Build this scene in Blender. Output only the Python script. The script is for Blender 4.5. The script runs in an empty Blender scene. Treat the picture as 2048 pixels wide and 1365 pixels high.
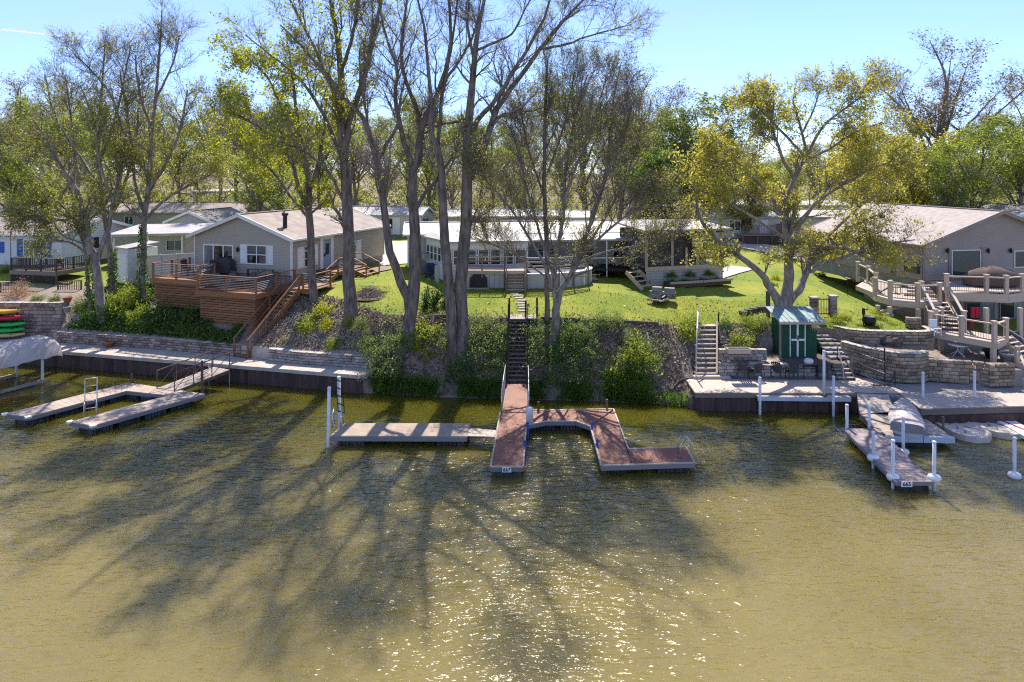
import bpy, math, random
import numpy as np
from mathutils import Vector, Matrix
R = math.radians
random.seed(7)
C = bpy.context.scene.collection
scene = bpy.context.scene

# ------------------------------------------------------------------ camera, sky, sun, exposure
CAM_H, FPX, YH = 12.2, 1340.0, 345.0          # camera height, focal length and horizon row (photo pixels)
cam = bpy.data.objects.new('camera', bpy.data.cameras.new('camera')); C.objects.link(cam)
cam.location = (0, 0, CAM_H); cam.rotation_euler = (R(90), 0, 0)
cam.data.sensor_width = 36; cam.data.lens = FPX / 2048 * 36
cam.data.shift_y = -(682.5 - YH) / 2048
cam.data.clip_start = .2; cam.data.clip_end = 6000
scene.camera = cam

SUN_EL, SUN_AZ = R(50), R(3)                  # azimuth measured from +Y towards +X
world = bpy.data.worlds.new("World"); scene.world = world; world.use_nodes = True
nt = world.node_tree; nt.nodes.clear()
n_out = nt.nodes.new('ShaderNodeOutputWorld'); n_bg = nt.nodes.new('ShaderNodeBackground')
n_sky = nt.nodes.new('ShaderNodeTexSky'); n_sky.sky_type = 'NISHITA'; n_sky.sun_disc = False
n_sky.sun_elevation = SUN_EL; n_sky.sun_rotation = SUN_AZ
n_sky.air_density = 1.0; n_sky.dust_density = 0.0; n_sky.ozone_density = 3.0
n_bg.inputs['Strength'].default_value = 0.125
# thin cirrus streaks, all round the sky
n_tc = nt.nodes.new('ShaderNodeTexCoord'); n_map = nt.nodes.new('ShaderNodeMapping')
n_map.inputs['Scale'].default_value = (1.2, 1.2, 9); n_map.inputs['Rotation'].default_value = (R(12), R(8), 0)
n_no = nt.nodes.new('ShaderNodeTexNoise'); n_no.inputs['Scale'].default_value = 2.2; n_no.inputs['Detail'].default_value = 6
n_rp = nt.nodes.new('ShaderNodeMapRange'); n_rp.inputs[1].default_value = .45; n_rp.inputs[2].default_value = .85
n_rp.inputs[3].default_value = .22; n_rp.inputs[4].default_value = .62
n_mx = nt.nodes.new('ShaderNodeMix'); n_mx.data_type = 'RGBA'
n_mx.inputs[7].default_value = (1.75, 1.98, 2.35, 1)
L = nt.links.new
L(n_tc.outputs['Generated'], n_map.inputs[0]); L(n_map.outputs[0], n_no.inputs['Vector']); L(n_no.outputs['Fac'], n_rp.inputs[0])
n_ti = nt.nodes.new('ShaderNodeMix'); n_ti.data_type = 'RGBA'; n_ti.blend_type = 'MULTIPLY'; n_ti.inputs[0].default_value = 1
n_ti.inputs[7].default_value = (.41, .485, .71, 1)   # one even tint over the whole sky
L(n_rp.outputs[0], n_mx.inputs[0]); L(n_sky.outputs[0], n_ti.inputs[6]); L(n_ti.outputs[2], n_mx.inputs[6]); L(n_mx.outputs[2], n_bg.inputs['Color'])
L(n_bg.outputs[0], n_out.inputs[0])
sun = bpy.data.objects.new('sun', bpy.data.lights.new('sun', 'SUN')); C.objects.link(sun)
sun.data.energy = 2.85; sun.data.angle = R(.5); sun.data.color = (1, .92, .79)
sdir = Vector((math.sin(SUN_AZ) * math.cos(SUN_EL), math.cos(SUN_AZ) * math.cos(SUN_EL), math.sin(SUN_EL)))
sun.rotation_euler = sdir.to_track_quat('Z', 'Y').to_euler(); sun.location = sdir * 80
vs = scene.view_settings; vs.view_transform = 'Standard'; vs.look = 'None'; vs.gamma = 1; vs.exposure = 1.6
vs.use_curve_mapping = False
cy = scene.cycles; cy.max_bounces = 6; cy.diffuse_bounces = 4; cy.glossy_bounces = 3; cy.transmission_bounces = 4
cy.transparent_max_bounces = 6; cy.caustics_reflective = False; cy.caustics_refractive = False
cy.use_denoising = False; cy.sample_clamp_direct = 1.2; cy.sample_clamp_indirect = 4; cy.pixel_filter_type = 'BLACKMAN_HARRIS'; cy.filter_width = 1.15
try:
    cy.denoiser = 'OPENIMAGEDENOISE'; cy.denoising_prefilter = 'ACCURATE'; cy.denoising_input_passes = 'RGB_ALBEDO_NORMAL'
except Exception: pass

# ------------------------------------------------------------------ geometry helpers
def P(px, py, z):                              # photo pixel -> point on the horizontal plane z
    Y = FPX * (CAM_H - z) / (py - YH)
    return Vector(((px - 1024) / FPX * Y, Y, z))
def Q(px, py, Y):                              # photo pixel -> point at depth Y
    return Vector(((px - 1024) / FPX * Y, Y, CAM_H - (py - YH) / FPX * Y))

# ground profile: stations along x; each is eight (y, z) breakpoints from the water to the far lawn
ST = [
 (-60, [(49,-1.2),(49.02,.95),(52,.95),(52.05,3.3),(54,3.8),(56,4.2),(60,4.4),(72,4.6)]),
 (-36, [(44.00,-1.2),(44.02,.95),(46.15,.95),(46.20,3.2),(48.00,3.5),(50.00,3.8),(54.00,4.2),(72.00,4.6)]),
 (-30.6,[(42.63,-1.2),(42.65,.95),(46.10,.95),(46.15,3.15),(47.50,3.4),(50.00,3.8),(54.00,4.2),(72.00,4.6)]),
 (-30.0,[(42.50,-1.2),(42.52,.95),(44.45,.95),(44.50,1.6),(46.40,3.0),(49.00,3.8),(54.00,4.2),(72.00,4.6)]),
 (-23, [(40.74,-1.2),(40.76,.95),(42.90,.95),(42.95,1.6),(44.30,2.2),(48.00,4.0),(54.00,4.4),(72.00,4.6)]),
 (-17.5,[(39.36,-1.2),(39.38,.95),(41.30,.95),(41.35,1.6),(42.60,2.1),(45.40,3.8),(50.00,4.5),(72.00,4.6)]),
 (-12.5,[(38.10,-1.2),(38.12,.95),(39.50,.95),(39.55,1.6),(42.00,2.9),(44.30,4.0),(47.00,4.4),(72.00,4.6)]),
 (-8.3,[(37.05,-1.2),(37.07,.95),(38.60,.95),(38.65,1.6),(39.90,3.1),(40.90,3.7),(46.00,4.4),(72.00,4.6)]),
 (-7.7,[(36.4,-.6),(37.3,.3),(37.9,1.0),(38.5,1.9),(39.4,3.0),(40.3,3.65),(46,4.35),(72,4.6)]),
 (-4,  [(35.9,-.6),(36.6,.35),(37.1,.95),(37.9,1.9),(38.9,3.05),(39.7,3.65),(45.5,4.35),(72,4.6)]),
 (0,   [(35.6,-.6),(36.3,.35),(36.9,.9),(37.7,1.9),(38.7,3.05),(39.4,3.65),(45,4.35),(72,4.6)]),
 (5,   [(35.1,-.6),(35.9,.3),(36.6,1.0),(37.5,1.9),(38.5,2.9),(39.3,3.5),(45,4.3),(72,4.6)]),
 (9.0, [(34.4,-.6),(35.1,.15),(36.2,.8),(37.3,1.7),(38.5,2.6),(39.4,3.25),(44,4.0),(72,4.6)]),
 (9.5, [(34.36,-1.2),(34.38,.9),(36.5,.9),(36.55,1.0),(38.0,2.1),(39.7,3.2),(44,4.0),(72,4.6)]),
 (9.95,[(34.36,-1.2),(34.38,.9),(36.5,.9),(36.55,1.0),(38.0,2.1),(39.7,3.2),(44,4.0),(72,4.6)]),
 (10.0,[(34.36,-1.2),(34.38,.9),(36.7,.9),(36.75,.9),(38.3,1.75),(40.0,3.1),(44,4.0),(72,4.6)]),
 (12.15,[(34.34,-1.2),(34.36,.9),(36.7,.9),(36.75,.9),(38.3,1.75),(40.0,3.1),(44,4.0),(72,4.6)]),
 (12.2,[(34.34,-1.2),(34.36,.9),(36.9,.9),(36.95,1.6),(38.3,2.2),(39.9,3.2),(44,3.9),(72,4.6)]),
 (13.6,[(34.33,-1.2),(34.35,.9),(36.9,.9),(36.95,1.6),(38.3,2.2),(39.9,3.2),(44,3.9),(72,4.6)]),
 (14.1,[(34.33,-1.2),(34.35,.9),(36.9,.9),(36.95,1.66),(39.6,1.7),(39.65,3.0),(44,3.8),(72,4.6)]),
 (18.6,[(34.33,-1.2),(34.35,.9),(36.9,.9),(36.95,1.66),(39.6,1.7),(39.65,3.0),(44,3.7),(72,4.6)]),
 (18.9,[(34.2,-1.2),(34.22,.9),(37.4,.9),(37.45,1.7),(39.2,2.3),(39.3,3.0),(43.5,3.65),(72,4.6)]),
 (19.3,[(33.9,-1.2),(33.92,.9),(37.5,.9),(37.55,2.3),(38.8,2.4),(38.85,3.0),(43,3.6),(72,4.6)]),
 (19.45,[(33.9,-1.2),(33.92,.9),(37.3,.9),(37.35,2.3),(38.7,2.4),(38.75,3.0),(43,3.6),(72,4.6)]),
 (19.6,[(32.0,-1.2),(32.02,.9),(37.05,.9),(37.1,2.3),(38.6,2.4),(38.65,3.0),(43,3.6),(72,4.6)]),
 (20.4,[(32.05,-1.2),(32.07,.9),(36.1,.9),(36.15,2.3),(38.4,2.4),(38.45,3.0),(43,3.5),(72,4.6)]),
 (21.2,[(32.1,-1.2),(32.12,.9),(35.9,.9),(35.95,2.3),(38.35,2.4),(38.4,3.0),(43,3.4),(72,4.6)]),
 (22.5,[(32.2,-1.2),(32.22,.9),(36.4,.9),(36.45,2.2),(38.3,2.4),(38.35,3.0),(43,3.35),(72,4.6)]),
 (23.6,[(32.25,-1.2),(32.27,.9),(35.95,.9),(36.0,2.1),(38.3,2.4),(38.35,3.0),(43,3.3),(72,4.6)]),
 (24.1,[(32.25,-1.2),(32.27,.9),(35.8,.9),(35.85,1.75),(39,1.8),(41,2.3),(44,2.8),(72,4.6)]),
 (25.1,[(32.3,-1.2),(32.32,.9),(35.4,.9),(35.45,1.75),(39.5,1.75),(41.5,2.0),(44.5,2.3),(72,4.6)]),
 (27.4,[(32.5,-1.2),(32.52,.9),(35.35,.9),(35.4,1.75),(40,1.75),(42,1.75),(45.6,1.75),(72,4.6)]),
 (29,  [(32.6,-1.2),(32.62,.9),(35.3,.9),(35.35,1.75),(40,1.75),(44,1.75),(50,1.75),(72,4.6)]),
 (60,  [(34.6,-1.2),(34.62,.9),(36.0,.9),(36.05,1.75),(40,1.75),(44,1.75),(50,1.75),(72,4.6)]),
]
SX = [s[0] for s in ST]
def prof(x):
    x = min(max(x, SX[0]), SX[-1])
    for i in range(len(SX) - 1):
        if x <= SX[i + 1]:
            t = (x - SX[i]) / (SX[i + 1] - SX[i]); a, b = ST[i][1], ST[i + 1][1]
            return [((1 - t) * p[0] + t * q[0], (1 - t) * p[1] + t * q[1]) for p, q in zip(a, b)]
def ground(x, y):
    pr = prof(x)
    if y <= pr[0][0]: return pr[0][1]
    for p, q in zip(pr, pr[1:]):
        if y <= q[0]: return p[1] + (q[1] - p[1]) * (y - p[0]) / max(q[0] - p[0], 1e-6)
    return 4.6
def onray(px, py, lo=30., hi=120.):            # first point of the ground seen through a photo pixel
    Y = lo
    while Y < hi:
        p = Q(px, py, Y)
        if ground(p.x, Y) >= p.z: return Vector((p.x, Y, ground(p.x, Y)))
        Y += .05
    return Q(px, py, hi)

class MB:                                      # collects shapes, links them as ONE mesh object
    def __init__(s, M=None): s.v = []; s.f = []; s.M = M
    def add(s, vs_, fs):
        o = len(s.v)
        for p in vs_:
            p = Vector(p); s.v.append(s.M @ p if s.M else p)
        s.f += [tuple(i + o for i in f) for f in fs]; return s
    def hexa(s, p): return s.add(p, [(3,2,1,0),(4,5,6,7),(0,1,5,4),(1,2,6,5),(2,3,7,6),(3,0,4,7)])
    def box(s, x0, x1, y0, y1, z0, z1):
        return s.hexa([(x0,y0,z0),(x1,y0,z0),(x1,y1,z0),(x0,y1,z0),(x0,y0,z1),(x1,y0,z1),(x1,y1,z1),(x0,y1,z1)])
    def beam(s, a, b, w, h, up=(0, 0, 1)):
        a, b = Vector(a), Vector(b); d = (b - a).normalized(); up = Vector(up)
        if abs(d.dot(up)) > .98: up = Vector((1, 0, 0))
        r = d.cross(up).normalized() * (w / 2); u = r.cross(d).normalized() * (h / 2)
        return s.hexa([a-r-u, a+r-u, b+r-u, b-r-u, a-r+u, a+r+u, b+r+u, b-r+u])
    def prism(s, poly, z0, z1):
        n = len(poly); vs_ = [(p[0], p[1], z0) for p in poly] + [(p[0], p[1], z1) for p in poly]
        return s.add(vs_, [tuple(range(n))[::-1], tuple(range(n, 2*n))] + [(i, (i+1) % n, n+(i+1) % n, n+i) for i in range(n)])
    def tube(s, pts, r, n=6, cap=True):
        pts = [Vector(p) for p in pts]; m = len(pts)
        rs = r if isinstance(r, (list, tuple)) else [r] * m
        vs_ = []; up = Vector((.3, .2, 1))
        for i, p in enumerate(pts):
            d = (pts[min(i+1, m-1)] - pts[max(i-1, 0)]).normalized()
            if abs(d.dot(up.normalized())) > .95: up = Vector((1, .3, 0))
            a = d.cross(up).normalized(); b = a.cross(d).normalized()
            vs_ += [p + (a * math.cos(k*2*math.pi/n) + b * math.sin(k*2*math.pi/n)) * rs[i] for k in range(n)]
        fs = [(i*n+k, i*n+(k+1) % n, (i+1)*n+(k+1) % n, (i+1)*n+k) for i in range(m-1) for k in range(n)]
        if cap: fs += [tuple(range(n))[::-1], tuple((m-1)*n+k for k in range(n))]
        return s.add(vs_, fs)
    def lathe(s, prof_, c, n=14):
        c = Vector(c); m = len(prof_)
        vs_ = [c + Vector((r*math.cos(k*2*math.pi/n), r*math.sin(k*2*math.pi/n), z)) for r, z in prof_ for k in range(n)]
        fs = [(i*n+k, i*n+(k+1) % n, (i+1)*n+(k+1) % n, (i+1)*n+k) for i in range(m-1) for k in range(n)]
        return s.add(vs_, fs + [tuple(range(n))[::-1], tuple((m-1)*n+k for k in range(n))])
    def blob(s, c, rx, ry, rz, n=8, m=5, jit=.12, seed=0):
        rg = random.Random(seed); c = Vector(c); vs_ = []
        for i in range(m + 1):
            a = math.pi * i / m
            for k in range(n):
                b = 2*math.pi*k/n; j = 1 + rg.uniform(-jit, jit)
                vs_.append(c + Vector((rx*math.sin(a)*math.cos(b)*j, ry*math.sin(a)*math.sin(b)*j, -rz*math.cos(a)*j)))
        return s.add(vs_, [(i*n+k, i*n+(k+1) % n, (i+1)*n+(k+1) % n, (i+1)*n+k) for i in range(m) for k in range(n)])
    def mesh(s, name, mat=None, smooth=False):
        me = bpy.data.meshes.new(name); me.from_pydata([tuple(p) for p in s.v], [], s.f)
        if mat: me.materials.append(mat)
        if smooth: me.polygons.foreach_set('use_smooth', [True] * len(me.polygons))
        me.update(); return me

PM = {}                                        # world matrix of every Empty / parent
def link(name, me, parent=None, M=None):
    o = bpy.data.objects.new(name, me); C.objects.link(o)
    if M is not None: o.matrix_basis = M
    if parent is not None:
        o.parent = parent; o.matrix_parent_inverse = PM[parent.name].inverted()
    PM[o.name] = (M.copy() if M is not None else Matrix())
    return o
def tag(o, label=None, cat=None, group=None, kind=None):
    if label: o['label'] = label
    if cat: o['category'] = cat
    if group: o['group'] = group
    if kind: o['kind'] = kind
    return o
def thing(name, label, cat, loc=(0, 0, 0), rz=0, group=None):
    o = bpy.data.objects.new(name, None); C.objects.link(o); o.empty_display_size = .2
    o.location = loc; o.rotation_euler = (0, 0, rz)
    PM[o.name] = Matrix.Translation(Vector(loc)) @ Matrix.Rotation(rz, 4, 'Z')
    return tag(o, label, cat, group)
def part(name, mb, mat, parent, smooth=False, kind=None, label=None):   # mb holds WORLD coordinates
    return tag(link(name, mb.mesh(name, mat, smooth), parent), label, None, None, kind)
def solo(name, mb, mat, label, cat, group=None, smooth=False, kind=None):
    return tag(link(name, mb.mesh(name, mat, smooth)), label, cat, group, kind)
def struct(name, mb, mat, smooth=False):
    return tag(link(name, mb.mesh(name, mat, smooth)), kind='structure')
UNIT = {}
def unit_box(mat):                             # shared 1 x 1 x 1 box
    k = ('b', mat.name)
    if k not in UNIT: UNIT[k] = MB().box(-.5,.5,-.5,.5,-.5,.5).mesh('board', mat)
    return UNIT[k]
def unit_stone(mat, v):                        # shared rock-faced block, front face -y
    k = ('s', mat.name, v)
    if k not in UNIT:
        rg = random.Random(v); m = MB(); xs = [-.5, -.3, .05, .3, .5]; zs = [-.5, -.1, .25, .5]
        vs_ = []; fs = []
        for j, z in enumerate(zs):
            for i, x in enumerate(xs):
                edge = i in (0, 4) or j in (0, 3)
                vs_.append((x * (.985 if edge else 1), -.5 + (.13 if edge else rg.uniform(-.06, .07)), z * (.965 if edge else 1)))
        for j in range(3):
            for i in range(4): fs.append((j*5+i, j*5+i+1, (j+1)*5+i+1, (j+1)*5+i))
        b = len(vs_); vs_ += [(-.5,.5,-.48),(.5,.5,-.48),(.5,.5,.48),(-.5,.5,.48)]
        fs += [(0,b,b+1,4,3,2,1), (15,16,17,18,19,b+2,b+3), (0,5,10,15,b+3,b), (4,b+1,b+2,19,14,9)]
        UNIT[k] = m.add(vs_, fs).mesh('block', mat)
    return UNIT[k]
def frame(a, b, up=(0, 0, 1)):
    a, b = Vector(a), Vector(b); d = (b - a); Ln = d.length; d.normalize(); up = Vector(up)
    if abs(d.dot(up)) > .98: up = Vector((0, 1, 0))
    r = up.cross(d).normalized(); u = d.cross(r).normalized()
    return Ln, Matrix(((d.x, r.x, u.x, 0), (d.y, r.y, u.y, 0), (d.z, r.z, u.z, 0), (0, 0, 0, 1)))
def stick(name, parent, a, b, w, h, mat, up=(0, 0, 1), label=None):   # a board/post/rail as an object of its own (shared mesh)
    Ln, F = frame(a, b, up); c = (Vector(a) + Vector(b)) / 2
    return tag(link(name, unit_box(mat), parent, Matrix.Translation(c) @ F @ Matrix.Diagonal((Ln, w, h, 1))), label)
def bx(name, parent, c, s, rz, mat):            # box object: centre, size, heading
    return link(name, unit_box(mat), parent, Matrix.Translation(Vector(c)) @ Matrix.Rotation(rz, 4, 'Z') @ Matrix.Diagonal((s[0], s[1], s[2], 1)))
def block(parent, c, s, rz, mat, name='block'):
    return link(name, unit_stone(mat, random.randrange(5)), parent, Matrix.Translation(Vector(c)) @ Matrix.Rotation(rz, 4, 'Z') @ Matrix.Diagonal((s[0], s[1], s[2], 1)))
def copy_tree(o, parent=None):
    c = o.copy(); C.objects.link(c)
    if parent is not None: c.parent = parent
    for ch in o.children: copy_tree(ch, c)
    return c
def place(proto, loc, rz=0, label=None, scale=1):   # copy a thing with its parts
    c = copy_tree(proto); c.location = loc; c.rotation_euler = (0, 0, rz); c.scale = (scale,) * 3
    if label: c['label'] = label
    return c
def put(o, loc, rz=0, scale=1): o.location = loc; o.rotation_euler = (0, 0, rz); o.scale = (scale,) * 3; return o
def wallblocks(parent, path, z0, z1, h, bl, depth, mat, cap=None, capd=None, jit=.2, top=None):
    """courses of separate blocks along a plan path; path runs so that the face looks to its right"""
    n = max(1, round((z1 - z0) / h)); hh = (z1 - z0) / n
    pts = [Vector((p[0], p[1], 0)) for p in path]
    seg = [(b - a).length for a, b in zip(pts, pts[1:])]; tot = sum(seg)
    def at(s):
        s = min(max(s, 0), tot)
        for a, b, l in zip(pts, pts[1:], seg):
            if s <= l + 1e-6: return a + (b - a) * (s / l), math.atan2((b - a).y, (b - a).x)
            s -= l
        return pts[-1], math.atan2((pts[-1] - pts[-2]).y, (pts[-1] - pts[-2]).x)
    rows = [(k, z0 + (k + .5) * hh, hh, bl, depth, mat, jit) for k in range(n)]
    if cap: rows.append((n, z1 + .035, .07, bl * 1.15, capd or depth + .05, cap, .1))
    for k, zc, h_, bl_, dp, mt, jt in rows:
        s = -bl_ * .5 * (k % 2)
        while s < tot - .02:
            e = s + bl_ * random.uniform(1 - jt, 1 + jt)
            if tot - e < bl_ * .3: e = tot
            a, b = max(s, 0), min(e, tot)
            if b - a > .03:
                p, _ = at(a); q, _ = at(b); d = q - p; c = (p + q) / 2; rz = math.atan2(d.y, d.x)
                if top is None or zc - h_ / 2 < top((a + b) / 2 / tot):
                    nrm = Vector((-math.sin(rz), math.cos(rz), 0))
                    block(parent, (c.x + nrm.x * (dp / 2 - random.uniform(0, .015)), c.y + nrm.y * (dp / 2), zc), (d.length - .022, dp, h_ - .018), rz, mt)
            s = e
# ------------------------------------------------------------------ materials
def nodes(name):
    m = bpy.data.materials.new(name); m.use_nodes = True; t = m.node_tree
    return m, t, t.nodes['Principled BSDF'], t.links.new
def mk(name, c1, c2=None, rough=.75, scale=3., rnd=.0, bump=0., bscale=None, obj=False, stretch=(1, 1, 1), spec=.3, metal=0., detail=5, contrast=(.35, .65), hue=0.):
    m, t, b, l = nodes(name); N = t.nodes.new
    b.inputs['Roughness'].default_value = rough; b.inputs['Metallic'].default_value = metal
    b.inputs['Specular IOR Level'].default_value = spec
    if obj: co = N('ShaderNodeTexCoord').outputs['Object']
    else: co = N('ShaderNodeNewGeometry').outputs['Position']
    mp = N('ShaderNodeMapping'); mp.inputs['Scale'].default_value = stretch; l(co, mp.inputs[0])
    vec = mp.outputs[0]
    oi = N('ShaderNodeObjectInfo')
    if obj:
        ad = N('ShaderNodeVectorMath'); ad.operation = 'ADD'; l(vec, ad.inputs[0])
        ml = N('ShaderNodeMath'); ml.operation = 'MULTIPLY'; ml.inputs[1].default_value = 37; l(oi.outputs['Random'], ml.inputs[0])
        cb = N('ShaderNodeCombineXYZ')
        for i in range(3): l(ml.outputs[0], cb.inputs[i])
        l(cb.outputs[0], ad.inputs[1]); vec = ad.outputs[0]
    no = N('ShaderNodeTexNoise'); no.inputs['Scale'].default_value = scale; no.inputs['Detail'].default_value = detail; no.inputs['Roughness'].default_value = .62
    l(vec, no.inputs['Vector'])
    mr = N('ShaderNodeMapRange'); mr.inputs[1].default_value, mr.inputs[2].default_value = contrast; l(no.outputs['Fac'], mr.inputs[0])
    mx = N('ShaderNodeMix'); mx.data_type = 'RGBA'
    mx.inputs[6].default_value = (*c1, 1); mx.inputs[7].default_value = (*(c2 or c1), 1); l(mr.outputs[0], mx.inputs[0])
    col = mx.outputs[2]
    if rnd or hue:
        hs = N('ShaderNodeHueSaturation'); l(col, hs.inputs['Color'])
        r2 = N('ShaderNodeMapRange'); r2.inputs[3].default_value = 1 - rnd; r2.inputs[4].default_value = 1 + rnd; l(oi.outputs['Random'], r2.inputs[0]); l(r2.outputs[0], hs.inputs['Value'])
        if hue:
            m7 = N('ShaderNodeMath'); m7.operation = 'MULTIPLY'; m7.inputs[1].default_value = 7.31; l(oi.outputs['Random'], m7.inputs[0])
            fr = N('ShaderNodeMath'); fr.operation = 'FRACT'; l(m7.outputs[0], fr.inputs[0])
            r3 = N('ShaderNodeMapRange'); r3.inputs[3].default_value = .5 - hue; r3.inputs[4].default_value = .5 + hue; l(fr.outputs[0], r3.inputs[0]); l(r3.outputs[0], hs.inputs['Hue'])
        col = hs.outputs[0]
    l(col, b.inputs['Base Color'])
    if bump:
        n2 = N('ShaderNodeTexNoise'); n2.inputs['Scale'].default_value = bscale or scale * 5; n2.inputs['Detail'].default_value = 4; l(vec, n2.inputs['Vector'])
        bp = N('ShaderNodeBump'); bp.inputs['Strength'].default_value = bump; bp.inputs['Distance'].default_value = .05
        l(n2.outputs['Fac'], bp.inputs['Height']); l(bp.outputs[0], b.inputs['Normal'])
    return m
def leafmat(name, c1, c2, trans=.45, scale=.8):
    m, t, b, l = nodes(name); N = t.nodes.new
    g = N('ShaderNodeNewGeometry'); no = N('ShaderNodeTexNoise'); no.inputs['Scale'].default_value = scale; no.inputs['Detail'].default_value = 3; l(g.outputs['Position'], no.inputs['Vector'])
    ad = N('ShaderNodeMath'); ad.operation = 'ADD'; l(no.outputs['Fac'], ad.inputs[0])
    rs = N('ShaderNodeMapRange'); rs.inputs[3].default_value = -.45; rs.inputs[4].default_value = .45; l(g.outputs['Random Per Island'], rs.inputs[0]); l(rs.outputs[0], ad.inputs[1])
    mr = N('ShaderNodeMapRange'); mr.inputs[1].default_value = .25; mr.inputs[2].default_value = .75; l(ad.outputs[0], mr.inputs[0])
    mx = N('ShaderNodeMix'); mx.data_type = 'RGBA'; mx.inputs[6].default_value = (*c1, 1); mx.inputs[7].default_value = (*c2, 1); l(mr.outputs[0], mx.inputs[0])
    l(mx.outputs[2], b.inputs['Base Color']); b.inputs['Roughness'].default_value = .5; b.inputs['Specular IOR Level'].default_value = .3
    tr = N('ShaderNodeBsdfTranslucent'); ms = N('ShaderNodeMixShader'); ms.inputs[0].default_value = trans
    hs = N('ShaderNodeHueSaturation'); hs.inputs['Saturation'].default_value = 1.1; hs.inputs['Value'].default_value = 1.6; l(mx.outputs[2], hs.inputs['Color']); l(hs.outputs[0], tr.inputs['Color'])
    l(b.outputs[0], ms.inputs[1]); l(tr.outputs[0], ms.inputs[2])
    l(ms.outputs[0], t.nodes['Material Output'].inputs['Surface'])
    return m
M = {}
M['grass'] = mk('lawn_grass', (.095,.165,.006), (.29,.29,.032), .9, .32, bump=.9, bscale=9, contrast=(.3,.7), detail=9)
M['bank'] = mk('leaf_litter_soil', (.10,.072,.052), (.26,.20,.155), .95, 2.2, bump=1., bscale=9, detail=8)
M['gravel'] = mk('gravel', (.17,.13,.10), (.36,.295,.24), .95, 9, bump=1., bscale=16, detail=6)
M['concrete'] = mk('concrete', (.37,.32,.275), (.51,.45,.395), .9, 1.6, bump=.15, detail=8)
M['conc_dark'] = mk('paving_grey', (.25,.225,.215), (.35,.315,.295), .9, 1.3, bump=.2, detail=8)
M['drive'] = mk('pale_driveway', (.42,.38,.36), (.52,.48,.45), .9, .7, detail=7)
M['stone'] = mk('rock_faced_block', (.235,.175,.145), (.39,.305,.26), .95, 2.5, rnd=.4, bump=.8, bscale=12, obj=False, hue=.012)
M['stone_grey'] = mk('grey_wall_block', (.245,.215,.20), (.40,.36,.335), .95, 2.5, rnd=.32, bump=.7, bscale=12)
M['stone_cap'] = mk('cap_block', (.36,.32,.29), (.48,.43,.39), .95, 2.5, rnd=.15, bump=.4, bscale=12)
M['stone_beige'] = mk('tan_wall_block', (.25,.19,.14), (.38,.30,.22), .95, 2.5, rnd=.4, bump=.8, bscale=12, hue=.01)
M['steel'] = mk('rusty_sheet_pile', (.055,.032,.03), (.12,.075,.065), .8, 1.4, bump=.2, stretch=(1.8,1.8,.35), detail=8)
M['rust'] = mk('rusty_pipe', (.10,.06,.04), (.20,.12,.085), .8, 4)
M['cedar'] = mk('cedar_stain', (.20,.085,.038), (.31,.145,.07), .6, 2.2, rnd=.18, bump=.15, obj=True, stretch=(1.2,14,14))
M['cedar_w'] = mk('cedar_deck', (.24,.11,.055), (.34,.18,.10), .6, 2.2, rnd=.1, stretch=(5,5,5))
M['oldwood'] = mk('weathered_wood', (.13,.10,.085), (.25,.20,.175), .85, 2.5, rnd=.2, bump=.2, obj=True, stretch=(1.2,12,12))
M['oldwood_w'] = mk('weathered_deck', (.30,.25,.225), (.43,.365,.33), .85, 1.6, bump=.2, stretch=(2.5,2.5,2.5), detail=8)
M['darkwood'] = mk('dark_weathered_wood', (.055,.042,.036), (.12,.095,.08), .85, 2.5, rnd=.2, obj=True, stretch=(1.2,12,12))
M['dockgrey'] = mk('grey_dock_decking', (.33,.26,.215), (.45,.36,.30), .8, 1.4, bump=.15, detail=8)
M['docktan'] = mk('tan_dock_carpet', (.30,.235,.18), (.41,.325,.26), .95, 2, bump=.4, bscale=20, detail=8)
M['redwood'] = mk('red_composite_decking', (.205,.083,.055), (.285,.125,.085), .65, 1.6, bump=.1, detail=8)
M['palewood'] = mk('pale_timber', (.40,.32,.25), (.52,.43,.35), .8, 3, rnd=.08, obj=True, stretch=(1.2,10,10))
M['purplewood'] = mk('mauve_decking', (.24,.185,.185), (.36,.29,.28), .7, 1.6, stretch=(3,3,3), detail=8)
M['fascia'] = mk('grey_fascia', (.17,.165,.175), (.25,.24,.25), .7, 3, rnd=.12, obj=True, stretch=(1,8,8))
M['float'] = mk('black_float', (.02,.02,.022), (.09,.085,.085), .6, 5, rnd=.3)
M['trex'] = mk('tan_composite_rail', (.45,.365,.285), (.54,.445,.355), .6, 3, rnd=.06, obj=True, stretch=(1,6,6))
M['trex_w'] = mk('tan_composite_deck', (.40,.33,.28), (.50,.42,.36), .65, 2, detail=7)
M['siding_tan'] = mk('greige_siding', (.39,.345,.275), (.415,.37,.30), .55, .8, spec=.4)
M['siding_taupe'] = mk('taupe_siding', (.30,.245,.205), (.335,.275,.235), .55, .8, spec=.4)
M['siding_white'] = mk('white_siding', (.62,.63,.64), (.70,.70,.70), .5, .6)
M['siding_grey'] = mk('grey_siding', (.40,.39,.39), (.47,.455,.45), .5, .6)
M['siding_cream'] = mk('cream_siding', (.56,.51,.44), (.62,.57,.50), .5, .6)
M['siding_blue'] = mk('pale_blue_siding', (.42,.49,.60), (.50,.56,.66), .5, .6)
M['foundation'] = mk('foundation_block', (.22,.20,.19), (.30,.28,.26), .9, 2)
M['white'] = mk('white_trim', (.72,.72,.72), (.80,.80,.79), .45, 2, rnd=.05)
M['whitegrey'] = mk('white_plastic_pole', (.55,.57,.62), (.70,.71,.74), .4, 3, rnd=.1)
M['taupe_trim'] = mk('taupe_trim', (.25,.20,.18), (.29,.235,.21), .55, 2)
M['shingle'] = mk('brown_shingles', (.25,.205,.18), (.38,.32,.285), .95, 1.1, bump=.7, bscale=9, detail=9, rnd=.12)
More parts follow.
